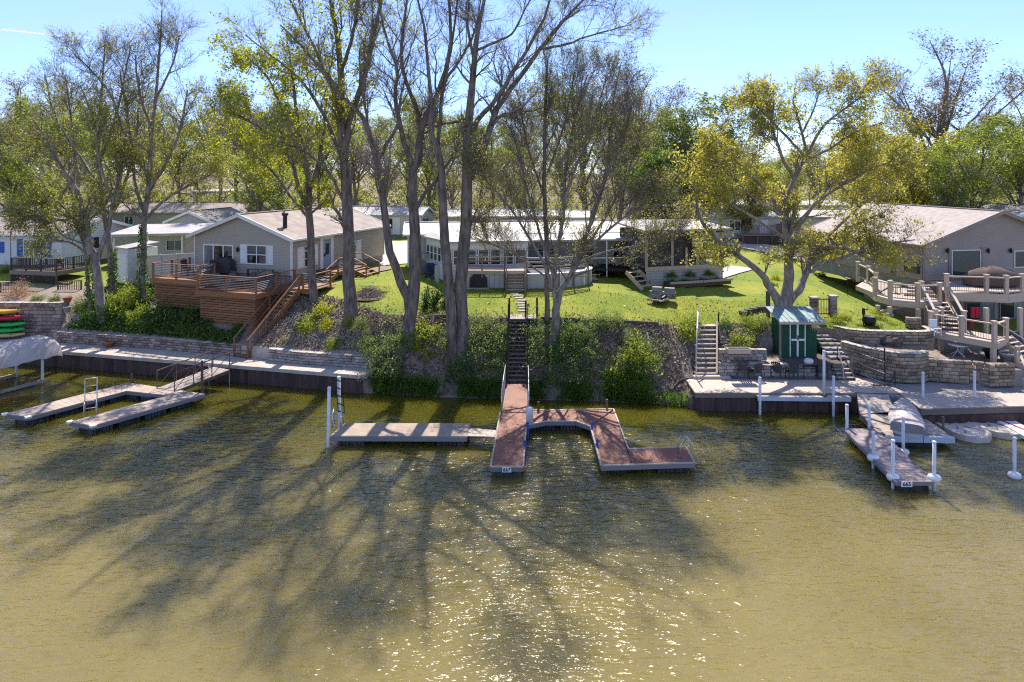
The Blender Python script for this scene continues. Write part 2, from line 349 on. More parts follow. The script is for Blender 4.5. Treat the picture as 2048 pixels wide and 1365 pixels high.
M['shingle_tan'] = mk('tan_shingles', (.31,.265,.24), (.43,.375,.345), .95, 2.5, bump=.6, bscale=9, detail=8, rnd=.12)
M['shingle_grey'] = mk('grey_shingles', (.24,.215,.205), (.36,.33,.315), .95, 1.5, bump=.6, bscale=9, detail=8)
M['roof_white'] = mk('white_metal_roof', (.36,.33,.31), (.49,.455,.435), .5, .9, detail=7)
M['glass'] = mk('window_glass', (.012,.016,.02), (.03,.036,.04), .04, .6, spec=.8)
M['curtain'] = mk('curtained_glass', (.10,.12,.13), (.22,.25,.25), .12, 2.2, spec=.7, stretch=(3,3,.2))
M['blue'] = mk('blue_shutter', (.05,.12,.42), (.06,.15,.46), .6, 2)
M['bluedoor'] = mk('blue_grey_door', (.25,.34,.45), (.27,.36,.47), .5, 2)
M['black'] = mk('black_metal', (.012,.012,.013), (.03,.028,.027), .5, 4)
M['darkfab'] = mk('dark_grey_fabric', (.04,.04,.043), (.075,.073,.075), .85, 5, bump=.2)
M['greychair'] = mk('grey_wicker', (.09,.085,.085), (.15,.14,.14), .8, 8)
M['chrome'] = mk('galvanised_tube', (.48,.48,.49), (.62,.62,.62), .35, 4, metal=.7)
M['canopy'] = mk('tan_canopy_fabric', (.42,.36,.33), (.54,.47,.43), .85, 1.2, bump=.35, bscale=3.5, detail=7)
M['terracotta'] = mk('terracotta', (.30,.10,.05), (.40,.16,.09), .85, 5)
M['greypot'] = mk('grey_pot', (.30,.29,.28), (.42,.40,.39), .85, 5)
M['k_yellow'] = mk('yellow_plastic', (.62,.33,.02), (.68,.38,.03), .35, 2)
M['k_red'] = mk('red_plastic', (.55,.02,.06), (.62,.03,.08), .35, 2)
M['k_green'] = mk('green_plastic', (.03,.42,.07), (.04,.50,.09), .35, 2)
M['k_tan'] = mk('tan_plastic', (.50,.38,.18), (.56,.44,.22), .4, 2)
M['green_shed'] = mk('dark_green_paint', (.008,.06,.028), (.014,.08,.04), .55, 4)
M['roof_teal'] = mk('teal_metal_roof', (.19,.28,.285), (.33,.42,.42), .45, 2.5, detail=8)
M['navy'] = mk('navy_plastic', (.02,.03,.09), (.03,.04,.12), .5, 3)
M['bluebump'] = mk('blue_bumper', (.03,.06,.35), (.04,.08,.42), .5, 3)
M['pool'] = mk('pool_cover', (.02,.035,.10), (.035,.05,.14), .4, 2)
M['mulch'] = mk('mulch', (.10,.065,.045), (.17,.115,.085), .95, 5, bump=.8, bscale=18)
M['bark'] = mk('grey_brown_bark', (.085,.066,.057), (.26,.215,.19), .95, 2.6, bump=1., bscale=9, stretch=(2.2,2.2,.5), detail=8)
M['bark_pale'] = mk('pale_grey_bark', (.14,.115,.10), (.35,.295,.26), .95, 2.6, bump=1., bscale=9, stretch=(2,2,.6), detail=8)
M['twig'] = mk('twig', (.15,.12,.105), (.25,.21,.185), .9, 3)
M['iron'] = mk('dark_iron', (.02,.018,.017), (.05,.042,.038), .6, 4)
M['rock'] = mk('dark_boulder', (.06,.045,.042), (.17,.135,.125), .9, 3, bump=1., bscale=6)
M['rockpale'] = mk('pale_rubble', (.24,.20,.175), (.40,.34,.30), .9, 3, rnd=.2, bump=.6)
M['redcloth'] = mk('red_cloth', (.40,.015,.04), (.45,.02,.05), .8, 4)
M['brown_cover'] = mk('brown_cover', (.10,.065,.06), (.15,.10,.09), .85, 3, bump=.3)
M['beige_port'] = mk('beige_float_port', (.50,.42,.35), (.62,.53,.45), .7, 2, detail=7)
M['tarp'] = mk('grey_tarp', (.30,.27,.27), (.42,.38,.37), .6, 1.6, bump=.4, bscale=5, detail=7)
M['carred'] = mk('red_car_paint', (.30,.02,.02), (.34,.03,.03), .25, 2)
M['carblue'] = mk('navy_car_paint', (.02,.03,.08), (.03,.04,.10), .2, 2)
M['ink'] = mk('sign_ink', (.01,.012,.03), (.012,.014,.035), .6, 2)
M['lf_yellow'] = leafmat('yellow_green_leaf', (.20,.235,.02), (.38,.37,.05), .55)
M['lf_olive'] = leafmat('olive_leaf', (.19,.205,.042), (.33,.325,.08), .52)
M['lf_gold'] = leafmat('golden_leaf', (.27,.26,.045), (.45,.41,.10), .55)
M['lf_fresh'] = leafmat('fresh_leaf', (.16,.20,.03), (.28,.315,.055), .55)
M['lf_bright'] = leafmat('bright_green_leaf', (.10,.17,.025), (.20,.28,.05), .5)
M['lf_mid'] = leafmat('mid_green_leaf', (.11,.15,.03), (.21,.24,.05), .5)
M['lf_dark'] = leafmat('dark_evergreen_leaf', (.012,.04,.01), (.03,.075,.018), .2)
M['lf_ivy'] = leafmat('ivy_leaf', (.045,.095,.018), (.13,.20,.04), .38)
M['lf_reed'] = leafmat('long_grass_blade', (.07,.14,.02), (.17,.26,.045), .45)
M['lf_pale'] = leafmat('pale_bank_leaf', (.11,.16,.045), (.24,.28,.10), .42)
M['lf_dry'] = leafmat('dry_grass', (.34,.21,.12), (.45,.30,.18), .35)
M['lf_litter'] = leafmat('dead_leaf', (.12,.08,.055), (.38,.29,.22), .15)
M['bud'] = leafmat('tan_bud', (.16,.12,.07), (.26,.21,.12), .35)

vm, t, b, l = nodes('vapour'); tr_ = t.nodes.new('ShaderNodeBsdfTranslucent'); tr_.inputs[0].default_value = (.8, .8, .8, 1); l(tr_.outputs[0], t.nodes['Material Output'].inputs['Surface']); M['vapour'] = vm
# water: murky olive body under a rippled surface
wm, t, b, l = nodes('murky_water'); N = t.nodes.new
geo = N('ShaderNodeNewGeometry')
def wnoise(scale, rot, stretch, det=3, rough=.5):
    mp = N('ShaderNodeMapping'); mp.inputs['Scale'].default_value = stretch; mp.inputs['Rotation'].default_value = (0, 0, R(rot)); l(geo.outputs['Position'], mp.inputs[0])
    no = N('ShaderNodeTexNoise'); no.inputs['Scale'].default_value = scale; no.inputs['Detail'].default_value = det; no.inputs['Roughness'].default_value = rough
    l(mp.outputs[0], no.inputs['Vector']); return no.outputs['Fac']
def wmath(op, a, bb):
    n = N('ShaderNodeMath'); n.operation = op
    for i, x in enumerate((a, bb)):
        if isinstance(x, (int, float)): n.inputs[i].default_value = x
        else: l(x, n.inputs[i])
    return n.outputs[0]
big = wnoise(.09, 20, (1, 1, 1), 4)
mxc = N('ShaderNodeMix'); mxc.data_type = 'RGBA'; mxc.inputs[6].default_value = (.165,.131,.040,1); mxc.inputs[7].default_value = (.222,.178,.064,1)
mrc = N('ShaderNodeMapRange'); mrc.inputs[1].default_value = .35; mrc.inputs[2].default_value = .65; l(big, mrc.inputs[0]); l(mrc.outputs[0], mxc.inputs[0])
sp0 = N('ShaderNodeSeparateXYZ'); l(geo.outputs['Position'], sp0.inputs[0])          # clearer, greener towards the bank, with the bank's dark reflection painted into the colour
bank_refl = N('ShaderNodeMapRange'); bank_refl.inputs[1].default_value = 23.5; bank_refl.inputs[2].default_value = 34; l(wmath('ADD', sp0.outputs['Y'], wmath('MULTIPLY', wnoise(.2, 0, (1, 1, 1), 3), 3)), bank_refl.inputs[0])
mx3 = N('ShaderNodeMix'); mx3.data_type = 'RGBA'; mx3.inputs[7].default_value = (.066,.060,.008,1); l(bank_refl.outputs[0], mx3.inputs[0]); l(mxc.outputs[2], mx3.inputs[6])
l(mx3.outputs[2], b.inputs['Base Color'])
b.subsurface_method = 'BURLEY'
b.inputs['Subsurface Weight'].default_value = .8; b.inputs['Subsurface Radius'].default_value = (1., .85, .35); b.inputs['Subsurface Scale'].default_value = 1.3   # light spreads in the turbid water
b.inputs['Roughness'].default_value = .07; b.inputs['IOR'].default_value = 1.45; b.inputs['Specular IOR Level'].default_value = .6
# ripples: two crossing wind trains plus fine chop, calmer in the lee of the bank
h1 = wnoise(2.1, 24, (.55, 1.5, 1), 2, .5); h2 = wnoise(3.8, -16, (.6, 1.5, 1), 2, .5); h3 = wnoise(.45, 10, (.7, 1.3, 1), 2)
hh_ = wmath('ADD', wmath('ADD', wmath('MULTIPLY', h1, .75), wmath('MULTIPLY', h2, .42)), wmath('MULTIPLY', h3, .8))
sep = N('ShaderNodeSeparateXYZ'); l(geo.outputs['Position'], sep.inputs[0])
shore = wmath('ADD', sep.outputs['Y'], wmath('MULTIPLY', wnoise(.16, 0, (1, 1, 1), 2), 9))
calm = N('ShaderNodeMapRange'); calm.inputs[1].default_value = 33.5; calm.inputs[2].default_value = 39.5; calm.inputs[3].default_value = 1; calm.inputs[4].default_value = .16; l(shore, calm.inputs[0])
patch = N('ShaderNodeMapRange'); patch.inputs[1].default_value = .3; patch.inputs[2].default_value = .7; patch.inputs[3].default_value = .55; patch.inputs[4].default_value = 1.25; l(wnoise(.22, 35, (1, .6, 1), 3), patch.inputs[0])
bp = N('ShaderNodeBump'); bp.inputs['Distance'].default_value = .17
l(wmath('MULTIPLY', wmath('MULTIPLY', calm.outputs[0], patch.outputs[0]), .95), bp.inputs['Strength']); l(hh_, bp.inputs['Height']); l(bp.outputs[0], b.inputs['Normal'])
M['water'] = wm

# ------------------------------------------------------------------ water and ground
def grid(name, xs, rows, mat, smooth=True):    # rows: function x -> list of (y, z)
    m = MB(); n = None
    for x in xs:
        r = rows(x); n = len(r); m.v += [Vector((x, y, z)) for y, z in r]
    m.f = [(i*n+j, (i+1)*n+j, (i+1)*n+j+1, i*n+j+1) for i in range(len(xs)-1) for j in range(n-1)]
    return struct(name, m, mat, smooth)
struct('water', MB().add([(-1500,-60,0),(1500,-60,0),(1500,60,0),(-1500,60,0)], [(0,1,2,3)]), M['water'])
def xs_between(a, b, step):
    s = sorted(set([a, b] + [x for x in SX if a < x < b])); out = []
    for p, q in zip(s, s[1:]):
        k = max(1, round((q - p) / step)); out += [p + (q - p) * i / k for i in range(k)]
    return out + [b]
from mathutils import noise as mno
def bumpz(x, y, a): return a * (mno.noise((x * .7, y * .7, 3)) + .6 * mno.noise((x * 2.1, y * 2.1, 8)))
def band(i, j, sub, amp):
    def f(x):
        pr = prof(x)[i:j + 1]; out = []
        for k, (p, q) in enumerate(zip(pr, pr[1:])):
            n = sub
            for s in range(n):
                y = p[0] + (q[0] - p[0]) * s / n; z = p[1] + (q[1] - p[1]) * s / n
                edge = (k == 0 and s == 0)
                out.append((y, z + (0 if edge else bumpz(x, y, amp))))
        out.append(pr[-1]); return out
    return f
grid('promenade', xs_between(-60, -8.25, 2), band(0, 3, 1, 0), M['concrete'], False)
grid('gravel_slope', xs_between(-60, -8.25, .5), band(3, 5, 6, .05), M['gravel'])
grid('bank', xs_between(-8.25, 9.42, .3), band(0, 5, 5, .08), M['bank'])
grid('waterside_patio', xs_between(9.42, 60, 2), band(0, 3, 1, 0), M['conc_dark'], False)
grid('terraced_garden', xs_between(9.42, 60, .6), band(3, 5, 4, .03), M['gravel'])
grid('lawn', xs_between(-60, 60, .8), band(5, 7, 8, .03), M['grass'])
far = MB()
far.add([(-60,72,4.6),(60,72,4.6),(60,97,4.6),(-60,97,4.6)], [(0,1,2,3)])
far.add([(-1500,60,4.55),(-60,60,4.55),(-60,97,4.6),(-1500,97,4.6)], [(0,1,2,3)])
far.add([(60,60,4.55),(1500,60,4.55),(1500,97,4.6),(60,97,4.6)], [(0,1,2,3)])
wood = MB().add([(-1500,97,4.6),(1500,97,4.6),(1500,400,4.6),(-1500,400,4.6)], [(0,1,2,3)]).add([(-1500,400,4.6),(1500,400,4.6),(1500,3000,6),(-1500,3000,6)], [(0,1,2,3)])
struct('forest_floor', wood, M['bank'])
struct('field', far, M['grass'])
# ------------------------------------------------------------------ trees and plants
rng = np.random.default_rng(11)
def nrm(a): return a / np.maximum(np.linalg.norm(a, axis=-1, keepdims=True), 1e-9)
def sprout(Pp, rad, K, tr, ln, ang, up, npts=5, wig=.16, rr=(.4, .65), fall=.45, rmin=.0065, flat=None):
    N_, Pn, _ = Pp.shape
    t = rng.uniform(*tr, (N_, K)); idx = t * (Pn - 1); i = np.minimum(idx.astype(int), Pn - 2); f = (idx - i)[..., None]
    ar = np.arange(N_)[:, None]; a = Pp[ar, i]; b_ = Pp[ar, i + 1]
    st = a * (1 - f) + b_ * f; tan = nrm(b_ - a); r0 = rad[ar, i] * (1 - f[..., 0]) + rad[ar, i + 1] * f[..., 0]
    rv = rng.normal(size=(N_, K, 3)); perp = nrm(rv - (rv * tan).sum(-1, keepdims=True) * tan)
    th = np.radians(rng.uniform(*ang, (N_, K, 1)))
    d = nrm(tan * np.cos(th) + perp * np.sin(th) + np.array([0, 0, up]))
    Ln = rng.uniform(*ln, (N_, K)) * (1 - fall * t); step = (Ln / (npts - 1))[..., None]
    pts = [st]
    for k in range(npts - 1):
        d = nrm(d + rng.normal(size=d.shape) * wig + np.array([0, 0, up * .25])); pts.append(pts[-1] + d * step)
    out = np.stack(pts, 2).reshape(N_ * K, npts, 3)
    rs = np.maximum(r0 * rng.uniform(*rr, (N_, K)), rmin).reshape(-1, 1) * np.linspace(1, .3, npts)[None]
    return out, np.maximum(rs, rmin * .6)
def tube_arrays(Pp, rad, S):
    N_, Pn, _ = Pp.shape
    tan = np.empty_like(Pp); tan[:, 1:-1] = Pp[:, 2:] - Pp[:, :-2]; tan[:, 0] = Pp[:, 1] - Pp[:, 0]; tan[:, -1] = Pp[:, -1] - Pp[:, -2]
    tan = nrm(tan); ref = nrm(np.where(np.abs(tan[:, :1, 2:]) > .9, np.array([1., .2, 0]), np.array([.1, .2, 1.])))
    a = nrm(np.cross(tan, np.broadcast_to(ref, tan.shape))); b_ = np.cross(a, tan)
    an = np.arange(S) * 2 * math.pi / S
    v = Pp[:, :, None] + (a[:, :, None] * np.cos(an)[:, None] + b_[:, :, None] * np.sin(an)[:, None]) * rad[:, :, None, None]
    base = (np.arange(N_) * Pn * S)[:, None, None] + (np.arange(Pn - 1) * S)[None, :, None]
    k = np.arange(S)[None, None]; k2 = (k + 1) % S
    q = np.stack([base + k, base + k2, base + S + k2, base + S + k], -1).reshape(-1, 4)
    return v.reshape(-1, 3), q
def leaf_arrays(c, size, droop=.3, narrow=.55):
    n = len(c); ax = nrm(rng.normal(size=(n, 3)) + np.array([0, 0, -droop])); o = nrm(np.cross(ax, rng.normal(size=(n, 3))))
    s = (size * rng.uniform(.6, 1.35, (n, 1)))
    v = np.stack([c - ax * s * .5, c + o * s * narrow * .5, c + ax * s * .5, c - o * s * narrow * .5], 1).reshape(-1, 3)
    return v, np.arange(4 * n).reshape(-1, 4)
def npmesh(name, vq, mat, smooth=False):
    off = 0; V = []; F = []
    for v, q in vq: V.append(v); F.append(q + off); off += len(v)
    V = np.concatenate(V).astype(np.float32); F = np.concatenate(F).astype(np.int32)
    me = bpy.data.meshes.new(name); me.vertices.add(len(V)); me.vertices.foreach_set('co', V.ravel())
    me.loops.add(F.size); me.loops.foreach_set('vertex_index', F.ravel())
    me.polygons.add(len(F)); me.polygons.foreach_set('loop_start', np.arange(0, F.size, 4, dtype=np.int32))
    try: me.polygons.foreach_set('loop_total', np.full(len(F), 4, dtype=np.int32))
    except Exception: pass
    me.materials.append(mat)
    if smooth: me.polygons.foreach_set('use_smooth', np.ones(len(F), bool))
    me.update(calc_edges=True); me.validate(); return me
def spline(pts, n):                            # Catmull-Rom through (x,y,z,r) rows
    p = np.array(pts, float); p = np.vstack([2*p[0]-p[1], p, 2*p[-1]-p[-2]]); m = len(p) - 3; out = []
    for s in np.linspace(0, m - 1e-6, n):
        i = int(s); t_ = s - i; a, b_, c, d = p[i:i+4]
        out.append(.5*((2*b_)+(c-a)*t_+(2*a-5*b_+4*c-d)*t_**2+(3*b_-a-3*c+d)*t_**3))
    return np.array(out)
def along(tw, per, jit, lo=.3):
    c = []
    Pn = tw.shape[1]
    for _ in range(per):
        t = rng.uniform(lo, 1, len(tw)) * (Pn - 1); i = np.minimum(t.astype(int), Pn - 2); f = (t - i)[:, None]; ar = np.arange(len(tw))
        c.append(tw[ar, i] * (1 - f) + tw[ar, i + 1] * f + rng.normal(size=(len(tw), 3)) * jit)
    return np.concatenate(c)
TW_ = .68
def pxmain(rows, Y, dy=0.):                    # (px, py, width px) along a limb seen at depth Y, drifting dy in depth
    out = []
    for k, (px, py, w) in enumerate(rows):
        yy = Y + dy * k / max(len(rows) - 1, 1); p = Q(px, py, yy); out.append((p.x, p.y, p.z, max(w * TW_ * yy / FPX / 2, .015)))
    return out
def tree(name, label, mains, bark, leaf, loc, cfg, group=None, flare=True):
    """mains: limbs as (x,y,z,r) rows; cfg: branch counts/lengths and leaves"""
    root = thing(name, label, 'tree', loc, 0, group)
    o = np.array(loc)
    L1 = [spline([(a[0]-o[0], a[1]-o[1], a[2]-o[2], a[3]) for a in mrow], 16) for mrow in mains]
    Pm = np.stack([x[:, :3] for x in L1]); Rm = np.stack([np.maximum(x[:, 3], .01) for x in L1])
    Pm[:, 1:-1] += rng.normal(size=Pm[:, 1:-1].shape) * np.clip(Rm[:, 1:-1, None] * .25, 0, .05)
    tr = cfg.get('from', .35)
    B1, r1 = sprout(Pm, Rm, cfg['n1'], (tr, .98), cfg['l1'], cfg.get('a1', (30, 65)), cfg.get('up', .15), 7, .17, (.3, .55), .5)
    if cfg.get('clip') is not None:
        keep = B1[:, -1, 2] > cfg['clip'] - o[2]; B1, r1 = B1[keep], r1[keep]
    B2, r2 = sprout(B1, r1, cfg['n2'], (.15, 1), cfg['l2'], (25, 60), cfg.get('up', .15), 5, .2, (.35, .6), .4)
    B3, r3 = sprout(B2, r2, cfg['n3'], (.2, 1), cfg['l3'], (20, 60), cfg.get('up', .15) * .7, 3, .25, (.4, .7), .3)
    link('trunk', npmesh('trunk', [tube_arrays(Pm, Rm, 10)], bark, True), None).parent = root
    tw = link('branches', npmesh('branches', [tube_arrays(B1, r1, 5), tube_arrays(B2, r2, 4), tube_arrays(B3, r3, 3)], cfg.get('twigmat', M['twig']), True)); tw.parent = root; tw['kind'] = 'stuff'
    lv = []
    if cfg.get('leaf'):
        c = along(B3, cfg['leaf'], cfg.get('jit', .08), .25)
        zc = cfg.get('ltop')                    # leaves thin out above this height
        if zc is not None:
            pz = np.clip((zc - o[2] - c[:, 2]) / 6 + .5, cfg.get('lmin', .06), 1); c = c[rng.uniform(size=len(c)) < pz]
        # clumpy: drop leaves in some regions
        nz = np.sin(c[:, 0] * 1.3 + 1) + np.sin(c[:, 1] * 1.7 + 2) + np.sin(c[:, 2] * 1.1 + c[:, 0] * .6)
        c = c[(nz + rng.normal(size=len(c)) * .9) > cfg.get('gap', -1.0)]
        lv.append(leaf_arrays(c, cfg.get('ls', .14)))
    if lv:
        cr = link('crown', npmesh('crown', lv, leaf)); cr.parent = root; cr['kind'] = 'stuff'
    return root
def flared(rows): return rows
gz = lambda px, py: onray(px, py)

big = dict(n1=12, l1=(2.2, 4.8), n2=10, l2=(.8, 2.1), n3=7, l3=(.35, 1.0), leaf=2, ls=.15, up=.22)
# big tree left of centre
p0 = gz(703, 640); Y = p0.y + .3
tree('cottonwood_tree', 'thickest trunked tree, yellow green leaved, on the gravel slope right of the cedar stairs',
 [pxmain([(704,650,58),(703,632,46),(700,590,39),(697,500,34),(693,390,32),(690,300,29),(684,240,24),(678,102,17),(660,0,11),(648,-110,5)], Y),
  pxmain([(690,300,22),(700,239,20),(716,190,17),(729,154,15),(756,34,10),(774,-60,6),(785,-140,3)], Y, 1.5),
  pxmain([(686,250,18),(678,191,15),(655,150,12),(640,137,10),(600,90,7),(560,50,4)], Y, -1.5),
  pxmain([(692,330,16),(665,270,13),(640,215,11),(600,160,8),(540,110,5),(490,70,3)], Y, 1.8),
  pxmain([(680,150,12),(700,90,10),(715,20,8),(725,-80,4)], Y, -2),
  pxmain([(694,420,10),(660,350,9),(620,310,7),(575,290,5),(530,290,3)], Y, -1.5),
  pxmain([(684,240,12),(640,120,9),(590,20,7),(550,-60,4)], Y, 3)], M['bark'], M['lf_yellow'], tuple(p0), dict(big, leaf=3, ls=.18, ltop=22, lmin=.3, gap=-.5))
p0 = gz(628, 606); Y = p0.y + .2
tree('cottonwood_tree', 'slimmer tree with yellow green leaves rising just left of the thickest trunk',
 [pxmain([(632,612,32),(629,590,26),(624,520,23),(622,440,21),(616,370,17),(604,300,14),(590,210,10),(580,120,6),(572,60,3)], Y),
  pxmain([(622,450,14),(600,380,12),(581,321,10),(540,270,8),(492,239,6),(450,215,3)], Y, -2),
  pxmain([(618,390,12),(640,310,10),(650,230,8),(655,160,4)], Y, 2),
  pxmain([(622,440,10),(585,400,9),(550,350,7),(500,300,5),(455,265,3)], Y, 1.5),
  pxmain([(606,310,10),(570,230,8),(530,150,6),(490,110,3)], Y, 1)], M['bark'], M['lf_yellow'], tuple(p0), dict(big, n1=13, leaf=5, ls=.18, up=.1, gap=-.6, l1=(2, 3.8)))
# forked tree in the middle
p0 = gz(820, 694); Y = p0.y + .25
tree('maple_tree', 'nearly bare tree forking low into two stems beside the round dark shrub',
 [pxmain([(822,705,54),(820,680,43),(822,640,38),(826,580,37),(830,500,35),(828,420,30),(825,345,27),(838,320,22),(845,260,19),(859,219,16),(886,164,13),(900,103,11),(901,34,9),(890,-70,5)], Y),
  pxmain([(820,625,32),(808,575,29),(790,530,26),(774,450,22),(761,370,20),(753,318,18),(739,260,15),(712,219,12),(674,185,8),(640,140,4)], Y, -1.2),
  pxmain([(826,360,20),(818,318,17),(797,239,14),(790,191,12),(794,137,10),(777,90,8),(760,20,6),(752,-60,3)], Y, .8),
  pxmain([(843,262,15),(831,212,13),(804,137,11),(806,60,9),(818,-30,6),(825,-110,3)], Y, -1.6),
  pxmain([(830,425,12),(850,385,12),(872,362,11),(900,320,9),(925,290,6),(965,265,4)], Y, 1.4),
  pxmain([(754,325,11),(775,285,10),(794,253,9),(800,200,7),(815,140,4)], Y, -2),
  pxmain([(890,160,9),(920,120,8),(950,60,6),(965,-20,3)], Y, 2),
  pxmain([(740,262,8),(728,200,8),(735,120,7),(745,40,5),(742,-40,3)], Y, 1.5)], M['bark'], M['lf_yellow'], tuple(p0), dict(big, leaf=1, ls=.13, gap=.7, n1=12))
# twin stemmed tree right of it
p0 = gz(913, 722); Y = p0.y + .3
tree('maple_tree', 'tall nearly bare twin stemmed tree with ivy round its foot, left of the wooden stairs',
 [pxmain([(926,735,56),(925,700,42),(925,660,37),(922,610,36),(925,540,37),(932,460,34),(931,400,33),(934,342,31),(934,256,27),(941,205,22),(948,103,16),(958,51,13),(971,-5,10),(985,-100,5)], Y),
  pxmain([(908,730,40),(905,690,33),(903,660,31),(901,610,30),(892,513,29),(887,430,27),(884,342,23),(876,294,19),(863,268,16),(864,239,14),(855,137,10),(852,68,8),(835,0,6),(828,-90,3)], Y, -.8),
  pxmain([(940,360,24),(950,325,23),(968,294,21),(982,246,19),(1002,202,17),(1023,171,15),(1084,96,12),(1135,34,9),(1173,-7,6),(1215,-50,3)], Y, 1.2),
  pxmain([(938,268,17),(960,238,15),(1000,190,13),(1028,140,12),(1060,92,10),(1094,20,7),(1115,-70,3)], Y, -1),
  pxmain([(876,300,12),(882,212,11),(893,144,9),(905,80,7),(915,0,5),(912,-80,3)], Y, 1.6),
  pxmain([(948,104,9),(990,85,8),(1026,65,6),(1050,20,4),(1080,-30,3)], Y, -2),
  pxmain([(946,110,9),(935,50,8),(938,0,7),(930,-90,4)], Y, 1),
  pxmain([(1084,98,8),(1130,90,7),(1180,72,5),(1230,58,4),(1262,50,2)], Y, 1.5),
  pxmain([(930,240,9),(905,245,8),(872,253,7),(845,270,5)], Y, 1.5),
  pxmain([(984,250,10),(1010,228,8),(1060,222,6),(1095,212,4),(1120,195,3)], Y, 2),
  pxmain([(1023,172,9),(1060,130,8),(1110,60,6),(1160,20,4)], Y, 3)], M['bark'], M['lf_yellow'], tuple(p0), dict(big, leaf=1, ls=.13, gap=.9, n1=11, l1=(2, 4.2)))
# slim pair right of the stairs
p0 = gz(1096, 648); Y = p0.y + .2
twg = dict(n1=26, l1=(1.8, 4.2), n2=11, l2=(.8, 2.0), n3=8, l3=(.3, .9), leaf=2, ls=.09, up=.35, a1=(20, 50), gap=-.6)
tree('hornbeam_tree', 'slim straight trunked twiggy tree just right of the wooden stairs',
 [pxmain([(1096,660,22),(1094,620,15),(1093,540,14),(1091,444,13),(1088,308,11),(1091,205,8),(1095,120,4)], Y),
  pxmain([(1090,400,7),(1070,340,6),(1050,270,5),(1040,200,3)], Y, .8),
  pxmain([(1089,360,7),(1115,290,6),(1135,220,5),(1150,140,3)], Y, -1)], M['bark'], M['lf_olive'], tuple(p0), dict(twg, n1=16))
p0 = gz(1112, 684); Y = p0.y + .2
tree('hornbeam_tree', 'fan shaped twiggy tree with tiny olive buds, second trunk right of the wooden stairs',
 [pxmain([(1112,700,36),(1112,660,25),(1112,610,23),(1120,585,18),(1140,550,15),(1160,505,13),(1187,427,10),(1214,342,8),(1221,239,6),(1241,130,3)], Y),
  pxmain([(1112,612,16),(1106,575,13),(1112,520,12),(1129,410,11),(1132,325,9),(1150,240,7),(1175,150,3)], Y, 1.),
  pxmain([(1104,580,10),(1095,545,9),(1072,500,8),(1030,430,6),(990,380,4),(960,350,3)], Y, -1.2),
  pxmain([(1110,560,9),(1090,500,8),(1060,400,7),(1040,320,5),(1020,250,3)], Y, 1.5),
  pxmain([(1142,548,9),(1175,500,8),(1230,450,7),(1270,420,5),(1320,410,3)], Y, -1.2),
  pxmain([(1150,530,9),(1190,470,8),(1240,380,7),(1270,300,5),(1285,220,3)], Y, 1.4),
  pxmain([(1132,560,8),(1170,520,7),(1230,500,6),(1290,490,5),(1350,480,3)], Y, .5),
  pxmain([(1180,440,8),(1200,380,7),(1240,290,5),(1268,200,3)], Y, -1.5),
  pxmain([(1130,400,8),(1150,340,7),(1180,260,5),(1215,150,3)], Y, -.6),
  pxmain([(1108,570,7),(1060,530,6),(1010,500,5),(960,480,3)], Y, .6)], M['bark_pale'], M['lf_olive'], tuple(p0), dict(twg, n1=22, leaf=2, ls=.10))
# golden tree by the green shed
p0 = gz(1541, 694); Y = p0.y + .25
tree('oak_tree', 'leaning tree with golden spring leaves and a swollen foot beside the green shed',
 [pxmain([(1502,694,40),(1522,690,82),(1543,676,80),(1557,655,66),(1567,630,56),(1573,600,38),(1576,570,31),(1578,536,27),(1575,481,23),(1568,426,19),(1590,360,15),(1611,316,11),(1604,265,8),(1586,206,5),(1590,175,3)], Y),
  pxmain([(1566,625,30),(1553,598,26),(1536,574,22),(1523,550,19),(1483,514,16),(1447,489,13),(1402,445,10),(1391,390,8),(1380,330,4)], Y, -1.4),
  pxmain([(1571,615,26),(1590,590,23),(1606,569,21),(1613,545,18),(1622,510,14),(1666,474,11),(1721,445,8),(1770,425,4)], Y, .8),
  pxmain([(1612,548,12),(1640,535,11),(1700,510,9),(1776,488,6),(1830,480,3)], Y, -1.5),
  pxmain([(1610,318,9),(1640,262,8),(1666,236,7),(1714,199,4),(1730,180,3)], Y, -1),
  pxmain([(1578,545,14),(1586,480,12),(1620,420,10),(1660,370,8),(1700,330,5),(1740,300,3)], Y, 1.8),
  pxmain([(1570,440,12),(1540,390,10),(1500,350,8),(1460,310,5),(1440,270,3)], Y, 1.6),
  pxmain([(1575,480,11),(1530,450,9),(1480,420,7),(1430,390,5),(1370,380,3)], Y, -2.2),
  pxmain([(1612,316,8),(1570,270,7),(1530,230,5),(1500,200,3)], Y, 1.2),
  pxmain([(1620,510,9),(1690,440,8),(1750,390,6),(1800,350,3)], Y, 2.5),
  pxmain([(1640,492,9),(1700,500,8),(1750,525,6),(1790,540,3)], Y, -2),
  pxmain([(1590,362,11),(1562,310,9),(1545,250,6),(1548,200,3)], Y, -.8),
  pxmain([(1611,318,10),(1655,300,8),(1710,265,6),(1765,245,3)], Y, .8),
  pxmain([(1578,470,12),(1640,400,10),(1720,350,7),(1790,320,3)], Y, -1.2),
  pxmain([(1560,430,10),(1500,390,8),(1450,340,6),(1410,300,3)], Y, -.6),
  pxmain([(1602,270,7),(1625,225,5),(1640,180,3)], Y, .6)], M['bark_pale'], M['lf_gold'], tuple(p0), dict(n1=14, l1=(1.6, 3.4), n2=9, l2=(.7, 1.7), n3=7, l3=(.3, .8), leaf=4, ls=.15, up=.12, gap=-1.1, ltop=19, lmin=.5, jit=.1, clip=7.0))
